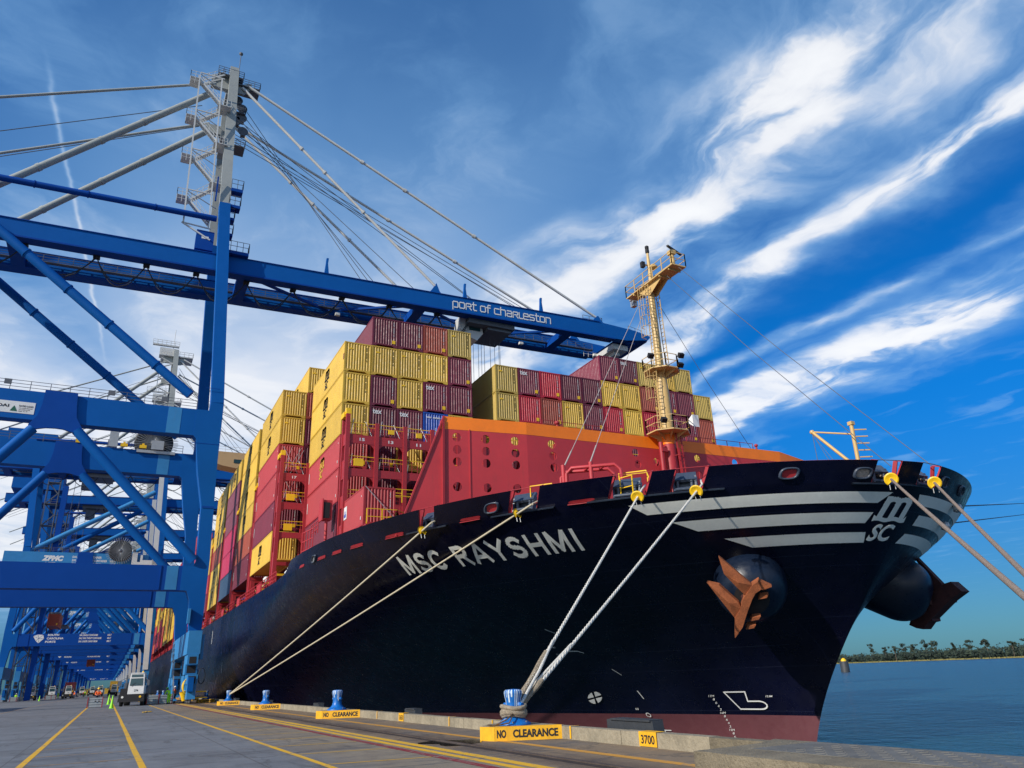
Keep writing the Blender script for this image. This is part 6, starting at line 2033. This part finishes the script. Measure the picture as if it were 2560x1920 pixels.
for x_, y_, w_ in (('SWL SINGLE CONTAINER', 13.9, 3.9), ('SWL TWIN TWENTY CONTAINER', 13.2, 4.7), ('SWL UNDER CARGO BEAM', 12.5, 3.9)):
    put2d(b, fit2d(text2d(x_, 1, .03), -7.5, -7.5 + w_, y_, y_ + .42), lambda a, z: (a, YN + .03, z))
for i, y_ in enumerate((13.9, 13.2, 12.5)): put2d(b, fit2d(text2d(('65LT', '65LT', '80LT')[i], 1, .03), -1.6, -.75, y_, y_ + .42), lambda a, z: (a, YN + .03, z))
# faceted state outline emblem
sp_ = [(-16.9, 14.0), (-16.0, 14.4), (-14.9, 14.3), (-14.6, 13.5), (-15.6, 12.4), (-16.2, 12.9)]
cc_ = (-15.7, 13.5)
for i in range(6):
    a_, b_ = Vector(sp_[i]), Vector(sp_[(i + 1) % 6]); cv = Vector(cc_)
    tri = [cv.lerp((a_ + b_ + cv) / 3, .12), a_.lerp((a_ + b_ + cv) / 3, .08), b_.lerp((a_ + b_ + cv) / 3, .12)]
    b.add([(q.x, YN + .03, q.y) for q in tri], [(0, 1, 2)])
b.build('portal_lettering', WHITEP, r2)
b = MB(); b.box((-26, YN - .02, 29.95), (5.0, YN + .03, 33.3)); pb = b.build('beam_facing', CBLL, r2)
b = MB()
put2d(b, fit2d(text2d('ZPMC', 1, .07, .2), -18.1, -13.6, 31.2, 32.5), lambda a, z: (a, YN - .04, z))
put2d(b, fit2d(text2d('A 10090', 1, .03), -17.4, -15.2, 30.6, 30.95), lambda a, z: (a, YN - .04, z))
b.build('builder_lettering', WHITEP, pb)
b = MB()
for x_, y_, w_ in (('SWL SINGLE CONTAINER', 32.0, 6.3), ('SWL TWIN TWENTY CONTAINER', 31.2, 7.6), ('SWL UNDER CARGO BEAM', 30.4, 6.3)):
    put2d(b, fit2d(text2d(x_, 1, .03), -11.8, -11.8 + w_, y_, y_ + .55), lambda a, z: (a, YN - .04, z))
    put2d(b, fit2d(text2d('65LT', 1, .03), -3.6, -2.4, y_, y_ + .55), lambda a, z: (a, YN - .04, z))
b.build('beam_lettering', WHITEP, pb)
reel(-1.6, YN - 1.2, 33.9, 3.3, r2)
b = MB(); b.beam((7.6, YN - 1.0, 6.0), (5.3, YN - 1.0, 56), 1.15, .8, up=(0, 1, 0)); b.xz([(1.2, 29.0), (7.0, 29.0), (7.0, 33.2), (5.9, 33.2), (5.9, 31.8), (3.6, 31.8), (3.6, 33.0), (3.1, 33.0), (3.1, 31.3), (2.4, 31.3), (2.4, 33.6), (1.2, 33.6)], YN - 1.4, YN - .6); b.build('cable_riser', CGREYL, r2)
b = MB(); b.box((-14, YN + 5, 53.6), (-6, YN + 12, 54.6)); b.box((-13, YN + 6, 50.6), (-10.5, YN + 8.5, 53.6)); b.build('trolley', STEEL, r2)
# container hanging on the spreader of the second crane
hg = container(-14.9, YN + 4, 16.4, 'B', 'rust brown container hanging in the air beneath the second crane', near=False, side=False, num=False)
del hg['group']
b = MB()
for x_ in (-14.5, -12.9):
    for y_ in (YN + 5, YN + 15): b.tube([(x_, y_, 19.6), (x_, YN + 8, 53.6)], .03, 5)
b.box((-14.8, YN + 4.2, 19.3), (-12.5, YN + 16, 19.7)); b.build('spreader', STEEL, r2)

for k, dy in enumerate((252, 306, 364, 430, 500, 556, 612, 680, 750, 900)):
    lab = '%s blue crane along the quay' % ordn[k + 2]
    c = dup(r2, (8.2, dy, 0), lab if dy < 900 else 'farthest blue crane along the quay, twelfth in the row')
    if dy in (252, 430, 556, 680):
        for ch in list(c.children):
            if ch.name.startswith('portal_lettering'): bpy.data.objects.remove(ch)
h2 = container(-7.5, 312, 9.8, 'B', 'rust brown container hanging in the air beneath the third crane', near=False, side=False, num=False); del h2['group']

# ------------------------------------------------------------------ vehicles on the quay


def tractor(loc, label, rz=0.0):
    """yard tractor facing the viewer: offset half cab, low chassis, wheels, lamps, fifth wheel"""
    x, y, z = loc
    r = empty('yard_tractor', (0, 0, 0), label, 'tractor', 'yard tractors')
    b = MB()
    # cab: tapered, wider below; front is -Y
    cx = .30
    bot = [(-.78, 0), (.78, 0), (.80, 1.55), (-.80, 1.55)]; top = [(-.68, .10), (.66, .10), (.68, 1.5), (-.70, 1.5)]
    for (za, zb, A, B_) in ((1.10, 1.95, bot, [(-.76, .03), (.76, .03), (.78, 1.55), (-.78, 1.55)]), (1.95, 3.2, [(-.76, .03), (.76, .03), (.78, 1.55), (-.78, 1.55)], top)):
        b.add([(cx + p[0], p[1], za) for p in A] + [(cx + p[0], p[1], zb) for p in B_], [(0, 3, 2, 1), (4, 5, 6, 7), (0, 1, 5, 4), (1, 2, 6, 5), (2, 3, 7, 6), (3, 0, 4, 7)])
    b.box((cx - .66, .05, 3.2), (cx + .64, 1.5, 3.28))
    cab = b.build('cab', WHITEP, r)
    b = MB()
    b.add([(cx - .64, -.002, 2.0), (cx + .62, -.002, 2.0), (cx + .58, .05, 2.72), (cx - .60, .05, 2.72)], [(0, 1, 2, 3)])
    b.add([(cx - .58, .055, 2.84), (cx + .56, .055, 2.84), (cx + .54, .082, 3.10), (cx - .57, .082, 3.10)], [(0, 1, 2, 3)])
    b.add([(cx - .775, .25, 2.0), (cx - .775, 1.3, 2.0), (cx - .72, 1.25, 2.8), (cx - .72, .3, 2.8)], [(0, 1, 2, 3)])
    b.add([(cx + .775, .25, 2.0), (cx + .775, 1.3, 2.0), (cx + .72, 1.25, 2.8), (cx + .72, .3, 2.8)], [(0, 1, 2, 3)])
    b.build('windscreen', GLASS, cab)
    b = MB(); b.beam((cx - .5, -.03, 1.98), (cx - .1, -.02, 2.3), .03, .03); b.beam((cx + .45, -.03, 1.98), (cx + .1, -.02, 2.2), .03, .03)
    put2d(b, fit2d(text2d('274', 1, .02), cx - .17, cx + .22, 1.42, 1.62), lambda a, q: (a, -.0 + (.03 - .03) - .012 + .02 * (q - 1.4), q)); b.build('number', INK, cab)
    b = MB(); b.box((-1.22, -.38, .45), (1.22, .15, 1.18)); b.box((-.55, 0, .5), (.55, 5.2, .95)); b.box((-1.25, .5, .75), (-.5, 1.9, 1.25)); b.box((.6, 1.6, .6), (1.2, 2.9, 1.2))
    b.box((-1.2, .1, 1.05), (-.55, 1.4, 1.75)); b.box((-.45, 3.6, .95), (.45, 4.8, 1.2)); b.box((-1.25, -.42, .42), (1.25, -.3, .75)); b.build('chassis', DARK, r)
    b = MB(); b.tube([(-.95, 1.9, 1.0), (-.95, 1.9, 3.1)], .09, 10); b.box((-1.1, 1.75, 1.1), (-.75, 2.1, 2.3)); b.rail([(-.9, 1.7, 1.2), (.9, 1.7, 1.2)], 1.5, .05, .5, 3); b.box((-1.5, -.05, 2.0), (-1.15, .05, 2.5)); b.beam((-.5, .2, 2.9), (-1.3, 0, 2.5), .04, .04)
    b.box((1.30, .0, 2.0), (1.55, .08, 2.5)); b.beam((1.0, .2, 2.8), (1.42, .03, 2.5), .04, .04); b.build('exhaust_and_mirrors', STEEL, r)
    for (x_, y_) in ((-1.0, .55), (1.0, .55), (-.95, 4.2), (.95, 4.2)):
        b = MB(); w_ = .15 if y_ < 1 else .28
        b.lathe([(.30, -w_), (.50, -w_), (.53, -w_ * .7), (.53, w_ * .7), (.50, w_), (.30, w_)], (x_, y_, .53), 20, axis='X'); wo_ = b.build('tyre', TYRE, r)
        b = MB(); b.lathe([(.12, -w_ * .9), (.30, -w_ * .7), (.30, w_ * .7), (.12, w_ * .9)], (x_, y_, .53), 14, axis='X'); b.build('rim', GALV, wo_)
    for x_ in (-.85, .85):
        b = MB(); b.lathe([(.13, 0), (.11, -.05)], (x_, -.35, .90), 12, axis='Y'); b.build('headlight', LAMPM if x_ < 0 else MATS['amber_lens'], r)
    b = MB(); b.lathe([(.10, 0), (.09, .14), (.04, .18)], (cx + .45, .5, 3.28), 10); b.build('beacon', MATS['amber_lens'], r)
    r.location = loc; r.rotation_euler = (0, 0, rz)
    return r


paint('amber_lens', (.85, .50, .02), .3, .05, 2.0)
t0_ = tractor((2.45, 94.0, 0), 'white cab yard tractor, nearest and largest, facing the viewer', math.radians(-9))
tl = [((-16.9, 232, 0), 'white cab yard tractor far left with a yellow beacon', 0), ((-13.6, 252, 0), 'pale cab yard tractor second from the left, partly behind grey bins', 0), ((-9.6, 250, 0), 'white cab yard tractor in front of a dark red trailer load', 0),
      ((-8.3, 330, 0), 'small distant yard tractor between the workers', 0), ((-5.2, 345, 0), 'small distant yard tractor right of centre beside an orange worker', 0), ((-2.2, 300, 0), 'dark distant yard tractor behind the seated worker', 0), ((1.6, 262, 0), 'white distant yard tractor under a yellow container load', 0)]
for loc, lab, rz in tl:
    dup(t0_, loc, lab, rz)


def trailer(x, y, code, label):
    r = empty('container_trailer', (x, y, 0), label + ' load carried on this flat trailer', 'trailer', 'container trailers')
    b = MB(); b.box((x - 1.2, y, 1.0), (x + 1.2, y + 12.4, 1.3)); b.box((x - .4, y, .75), (x + .4, y + 12.4, 1.0)); b.build('bed', STEEL, r)
    for yy in (y + 9.5, y + 10.8):
        for s_ in (-1, 1):
            b = MB(); b.lathe([(.3, -.25), (.5, -.25), (.5, .25), (.3, .25)], (x + s_ * .95, yy, .5), 14, axis='X'); b.build('wheel', TYRE, r)
    c = container(x - 1.22, y, 1.3, code, label + ' container on its flat trailer', near=False, side=False, num=False); del c['group']
    return r


trailer(-9.3, 254.5, 'M', 'dark maroon')
trailer(1.9, 266.5, 'Y', 'yellow distant')
random.seed(5)
codes = 'OYMNYB'
for i in range(6):
    c = container(-12.0 + i * 2.75, 470, 0, codes[i], '%s container standing across the far end of the lane, %s' % (CN[codes[i]][0], ['first from left', 'second from left', 'third from left', 'fourth from left', 'fifth from left', 'last at right'][i]), near=False, side=False, num=False)
    c['group'] = 'containers at the end of the lane'


# bins of lashing gear: slatted grey boxes with red corners
def gear_bin(loc, label):
    r = empty('gear_bin', (0, 0, 0), label, 'bin', 'lashing gear bins')
    b = MB()
    for z_ in (.08, .32, .56, .80): b.box((-.66, -.42, z_), (.66, -.38, z_ + .17)); b.box((-.66, .38, z_), (.66, .42, z_ + .17)); b.box((-.68, -.4, z_), (-.64, .4, z_ + .17)); b.box((.64, -.4, z_), (.68, .4, z_ + .17))
    b.box((-.62, -.36, .06), (.62, .36, .90)); b.build('slats', BINM, r)
    b = MB()
    for x_ in (-.72, .64):
        for y_ in (-.46, .38): b.box((x_, y_, 0), (x_ + .08, y_ + .08, 1.02))
    b.build('corner_posts', BINR, r)
    r.location = loc; return r


g0 = gear_bin((-.92, 95.0, 0), 'grey slatted bin with red corners under the seated orange worker')
for loc, lab in (((4.75, 97.6, 0), 'grey slatted bin with red corners right of the big tractor'), ((5.95, 97.4, 0), 'grey slatted bin next to the bending green worker'), ((-19.8, 227, 0), 'small grey bin at the far left under a green worker'),
                 ((-13.5, 244, 0), 'grey bin in front of the second tractor'), ((-12.6, 246, 0), 'grey bin right of the second tractor'), ((-9.0, 330, 0), 'distant grey bin near the middle of the lane'), ((-18.6, 232, 0), 'grey bin left of the far left tractor')):
    dup(g0, loc, lab)


def cone(loc, label, h=.9):
    r = empty('traffic_cone', (0, 0, 0), label, 'cone', 'lime green cones')
    b = MB(); b.lathe([(.19, .03), (.14, .25), (.035, h), (.02, h + .01)], (0, 0, 0), 14); b.build('body', LGREEN, r)
    b = MB(); b.box((-.22, -.22, 0), (.22, .22, .04)); b.build('base', LGREEN, r)
    r.location = loc; return r


k0 = cone((.62, 86.6, 0), 'lime green traffic cone nearest, left of the big tractor', 1.15)
dup(k0, (.40, 112, 0), 'lime green traffic cone just behind the nearest cone')
dup(k0, (-13.4, 212, 0), 'lime green traffic cone by the far left tractor')
# yellow cloth dropped on the lane and a white scrap
b = MB(); random.seed(9); vs_ = []
for i in range(9):
    for j in range(4):
        vs_.append((2.55 + i * .085 + random.uniform(-.03, .03), 64.6 + j * .55 + i * .16 + random.uniform(-.1, .1), .01 + .05 * abs(math.sin(i * 1.3 + j))))
b.add(vs_, [(i * 4 + j, i * 4 + j + 1, i * 4 + j + 5, i * 4 + j + 4) for i in range(8) for j in range(3)])
o = b.build('cloth', HIVG if False else SAFY); tag(o, 'crumpled yellow cloth lying on the lane in front of the tractor', 'cloth')
# yellow bucket tipped against the bogie with a bundle of yellow hose above
b = MB(); bx_ = Vector((7.45, 91.5, .35)); ax_ = Vector((-.25, -.1, .95)).normalized(); e1_ = ax_.orthogonal().normalized(); e2_ = ax_.cross(e1_); vs_ = []
for rr, hh in ((.26, 0), (.36, .85), (.38, .9), (.34, .9), (.24, .05)):
    for j in range(16): vs_.append(bx_ + ax_ * hh + (e1_ * math.cos(2 * PI * j / 16) + e2_ * math.sin(2 * PI * j / 16)) * rr)
b.add(vs_, [(i * 16 + j, i * 16 + (j + 1) % 16, (i + 1) * 16 + (j + 1) % 16, (i + 1) * 16 + j) for i in range(4) for j in range(16)] + [tuple(range(16)), tuple(range(64, 80))])
o = b.build('bucket', SAFY); tag(o, 'yellow bucket leaning on the crane wheels', 'bucket')
b = MB()
for i in range(7): b.tube([(7.35 + .30 * math.cos(a) + .02 * i, 91.3 - .05 * i, 1.75 + (.55 + .03 * i) * math.sin(a)) for a in np.linspace(.3, 2 * PI - .2, 16)], .05, 6)
o = b.build('hose_bundle', paint('hose_yellow', (.62, .40, .03), .6, .2, 3.0)); tag(o, 'bundle of yellow hose hanging on the crane bogie above the bucket', 'hose')


# ------------------------------------------------------------------ people
def person(name_label, pose, top_m, leg_m, hat_m, loc, rz=0.0, long_trousers=True):
    """one continuous skinned body; clothes are close fitting shells; pose gives joint positions (x right, y forward, z up)"""
    r = empty('person', (0, 0, 0), name_label, 'person', 'workers on the quay')
    J = dict(pose)

    def skin(name, chains, radii, mat, parent=r, lv=1):
        idx = {}; vs_ = []; es = []; rr = []
        for ch in chains:
            for a, c_ in zip(ch[:-1], ch[1:]):
                for q in (a, c_):
                    if q not in idx: idx[q] = len(vs_); vs_.append(J[q]); rr.append(radii[q])
                es.append((idx[a], idx[c_]))
        me = bpy.data.meshes.new(name); me.from_pydata(vs_, es, []); me.materials.append(mat)
        o = bpy.data.objects.new(name, me); COL.objects.link(o); o.parent = parent
        mo = o.modifiers.new('skin', 'SKIN'); mo.use_smooth_shade = True
        lay = me.skin_vertices[0].data if me.skin_vertices else None
        if lay is None:
            bm = bmesh.new(); bm.from_mesh(me); bm.verts.layers.skin.verify(); bm.to_mesh(me); bm.free(); lay = me.skin_vertices[0].data
        for i, q in enumerate(rr): lay[i].radius = (q, q)
        lay[0].use_root = True
        s_ = o.modifiers.new('smooth', 'SUBSURF'); s_.levels = lv; s_.render_levels = lv
        return o
    # fingers
    for sd in 'LR':
        w_ = Vector(J['wr' + sd]); e_ = Vector(J['el' + sd]); d = (w_ - e_).normalized(); s1 = d.cross(Vector((0, 1, .3))).normalized()
        J['pa' + sd] = tuple(w_ + d * .075)
        for i, (o_, ln) in enumerate(((-.03, .075), (-.01, .085), (.01, .08), (.03, .065))):
            k_ = w_ + d * .085 + s1 * o_; J['f%d' % i + sd] = tuple(k_); J['g%d' % i + sd] = tuple(k_ + d * ln * .6); J['h%d' % i + sd] = tuple(k_ + d * ln + Vector((0, .02, 0)))
        J['t0' + sd] = tuple(w_ + d * .03 + s1 * -.035); J['t1' + sd] = tuple(w_ + d * .065 + s1 * -.065)
    R_ = dict(pel=.13, spn=.125, chs=.14, nck=.055, hd0=.085, hd1=.095, hd2=.08)
    chains = [['pel', 'spn', 'chs', 'nck', 'hd0', 'hd1', 'hd2']]
    for sd in 'LR':
        chains += [['chs', 'sh' + sd, 'el' + sd, 'wr' + sd, 'pa' + sd], ['pel', 'hp' + sd, 'kn' + sd, 'an' + sd, 'to' + sd], ['wr' + sd, 't0' + sd, 't1' + sd]]
        for i in range(4): chains.append(['pa' + sd, 'f%d' % i + sd, 'g%d' % i + sd, 'h%d' % i + sd])
        R_.update({'sh' + sd: .062, 'el' + sd: .042, 'wr' + sd: .028, 'pa' + sd: .03, 'hp' + sd: .085, 'kn' + sd: .06, 'an' + sd: .042, 'to' + sd: .035, 't0' + sd: .012, 't1' + sd: .009})
        for i in range(4): R_.update({'f%d' % i + sd: .010, 'g%d' % i + sd: .009, 'h%d' % i + sd: .008})
    skin('body', chains, R_, SKIN)
    R2 = {k: v_ * 1.22 for k, v_ in R_.items()}
    R2['pel'] = .165; R2['spn'] = .16; R2['chs'] = .175
    skin('jacket', [['pel', 'spn', 'chs'], ['chs', 'shL', 'elL', 'wrL'], ['chs', 'shR', 'elR', 'wrR']], {k: R2[k] * (1.25 if k[:2] in ('el', 'wr') else 1) for k in R2}, top_m)
    skin('trousers', [['pel', 'hpL', 'knL', 'anL'], ['pel', 'hpR', 'knR', 'anR']], {k: (R2[k] * (1.2 if k[:2] in ('kn', 'an') else 1) if k != 'pel' else .16) for k in R2}, leg_m)
    b = MB()
    for sd in 'LR':
        a_, t_ = Vector(J['an' + sd]), Vector(J['to' + sd]); b.tube([a_ + Vector((0, -.03, .06)), a_ + Vector((0, -.02, -.02)), t_], .055, 8)
    b.build('boots', INK, r)
    h = Vector(J['hd1']); dn = (Vector(J['hd2']) - Vector(J['hd0'])).normalized(); e1_ = dn.orthogonal().normalized(); e2_ = dn.cross(e1_)
    b = MB(); vs_ = []; n = 16
    for rr, hh in ((.15, .035), (.125, .05), (.118, .10), (.085, .15), (.02, .17)):
        for j in range(n): vs_.append(h + dn * hh + (e1_ * math.cos(2 * PI * j / n) + e2_ * math.sin(2 * PI * j / n)) * rr)
    b.add(vs_, [(i * n + j, i * n + (j + 1) % n, (i + 1) * n + (j + 1) % n, (i + 1) * n + j) for i in range(4) for j in range(n)] + [tuple(range(4 * n, 5 * n))], 0, True); b.build('hard_hat', hat_m, r)
    b = MB()
    f_ = Vector((0, 1, 0)) - dn * dn.y; f_.normalize() if f_.length > .1 else None
    b.tube([h + f_ * .095 + dn * .01, h + f_ * .12 - dn * .03], .014, 5); b.build('nose', SKIN, r)
    b = MB(); vs_ = []
    for rr, hh in ((.085, -.09), (.105, -.03), (.108, .035)):
        for j in range(n):
            v_ = e1_ * math.cos(2 * PI * j / n) + e2_ * math.sin(2 * PI * j / n)
            if v_.dot(f_) > .25: v_ = v_ * .7
            vs_.append(h + dn * hh + v_ * rr)
    b.add(vs_, [(i * n + j, i * n + (j + 1) % n, (i + 1) * n + (j + 1) % n, (i + 1) * n + j) for i in range(2) for j in range(n)], 0, True); b.build('hair', HAIR, r)
    r.location = loc; r.rotation_euler = (0, 0, rz)
    return r


STAND = dict(pel=(0, 0, .96), spn=(0, -.01, 1.15), chs=(0, 0, 1.36), nck=(0, .01, 1.52), hd0=(0, .02, 1.58), hd1=(0, .03, 1.66), hd2=(0, .02, 1.73),
             shL=(-.19, 0, 1.42), elL=(-.24, .03, 1.14), wrL=(-.22, .16, .92), shR=(.19, 0, 1.42), elR=(.26, .02, 1.14), wrR=(.22, .15, .93),
             hpL=(-.10, 0, .90), knL=(-.12, .03, .50), anL=(-.13, -.02, .09), toL=(-.14, .14, .04), hpR=(.10, 0, .90), knR=(.12, .02, .50), anR=(.14, -.02, .09), toR=(.15, .14, .04))
BEND = dict(pel=(0, 0, .92), spn=(0, .14, 1.08), chs=(0, .32, 1.17), nck=(0, .46, 1.20), hd0=(0, .51, 1.19), hd1=(0, .58, 1.17), hd2=(0, .64, 1.15),
            shL=(-.19, .34, 1.18), elL=(-.24, .46, .94), wrL=(-.18, .58, .72), shR=(.19, .34, 1.18), elR=(.24, .46, .94), wrR=(.18, .58, .72),
            hpL=(-.10, 0, .87), knL=(-.12, .06, .48), anL=(-.13, -.04, .09), toL=(-.14, .12, .04), hpR=(.10, 0, .87), knR=(.12, .05, .48), anR=(.16, -.03, .09), toR=(.17, .13, .04))
SIT = dict(pel=(0, 0, 1.12), spn=(0, -.02, 1.3), chs=(0, .03, 1.5), nck=(0, .06, 1.65), hd0=(0, .08, 1.71), hd1=(0, .10, 1.79), hd2=(0, .10, 1.86),
           shL=(-.19, .03, 1.56), elL=(-.27, .14, 1.32), wrL=(-.14, .34, 1.24), shR=(.19, .03, 1.56), elR=(.27, .14, 1.32), wrR=(.14, .34, 1.24),
           hpL=(-.10, .04, 1.09), knL=(-.16, .42, 1.07), anL=(-.16, .47, .66), toL=(-.17, .60, .62), hpR=(.10, .04, 1.09), knR=(.16, .42, 1.07), anR=(.16, .47, .66), toR=(.17, .60, .62))
LEAN = dict(STAND); LEAN.update(spn=(0, .06, 1.13), chs=(0, .16, 1.31), nck=(0, .24, 1.45), hd0=(0, .28, 1.49), hd1=(0, .33, 1.55), hd2=(0, .37, 1.61), shL=(-.19, .17, 1.36), elL=(-.25, .34, 1.14), wrL=(-.18, .52, 1.0), shR=(.19, .17, 1.36), elR=(.25, .34, 1.14), wrR=(.18, .52, 1.0))
person('person in lime green hi-vis suit leaning over the bin beside the crane wheels', LEAN, HIVG, HIVG, HIVG, (6.2, 95.7, 0), math.radians(40))
person('person in orange vest and white helmet close behind the bending green worker', STAND, HIVO, DENIM, WHITEP, (6.95, 98.6, 0), math.radians(60))
person('person in orange jacket and yellow helmet sitting on the nearest grey bin', SIT, HIVO, DENIM, SAFY, (-.75, 95.1, 0), PI)
g1_ = person('person in lime green hi-vis clothing standing left of the dark red trailer', STAND, HIVG, HIVG, WHITEP, (-12.1, 262, 0), PI)
for loc, lab, rz in (((-19.4, 228, 0), 'person in lime green vest behind the far left bin', PI), ((-6.9, 330, 0), 'person in lime green vest by the distant tractor', 2.5)):
    dup(g1_, loc, lab, rz)
o1_ = person('person in red orange jacket walking right of the dark red trailer', STAND, HIVO, DENIM, WHITEP, (-7.6, 246, 0), 2.2)
dup(o1_, (-6.6, 300, 0), 'person in orange jacket standing by the distant tractor right of centre', 1.0)
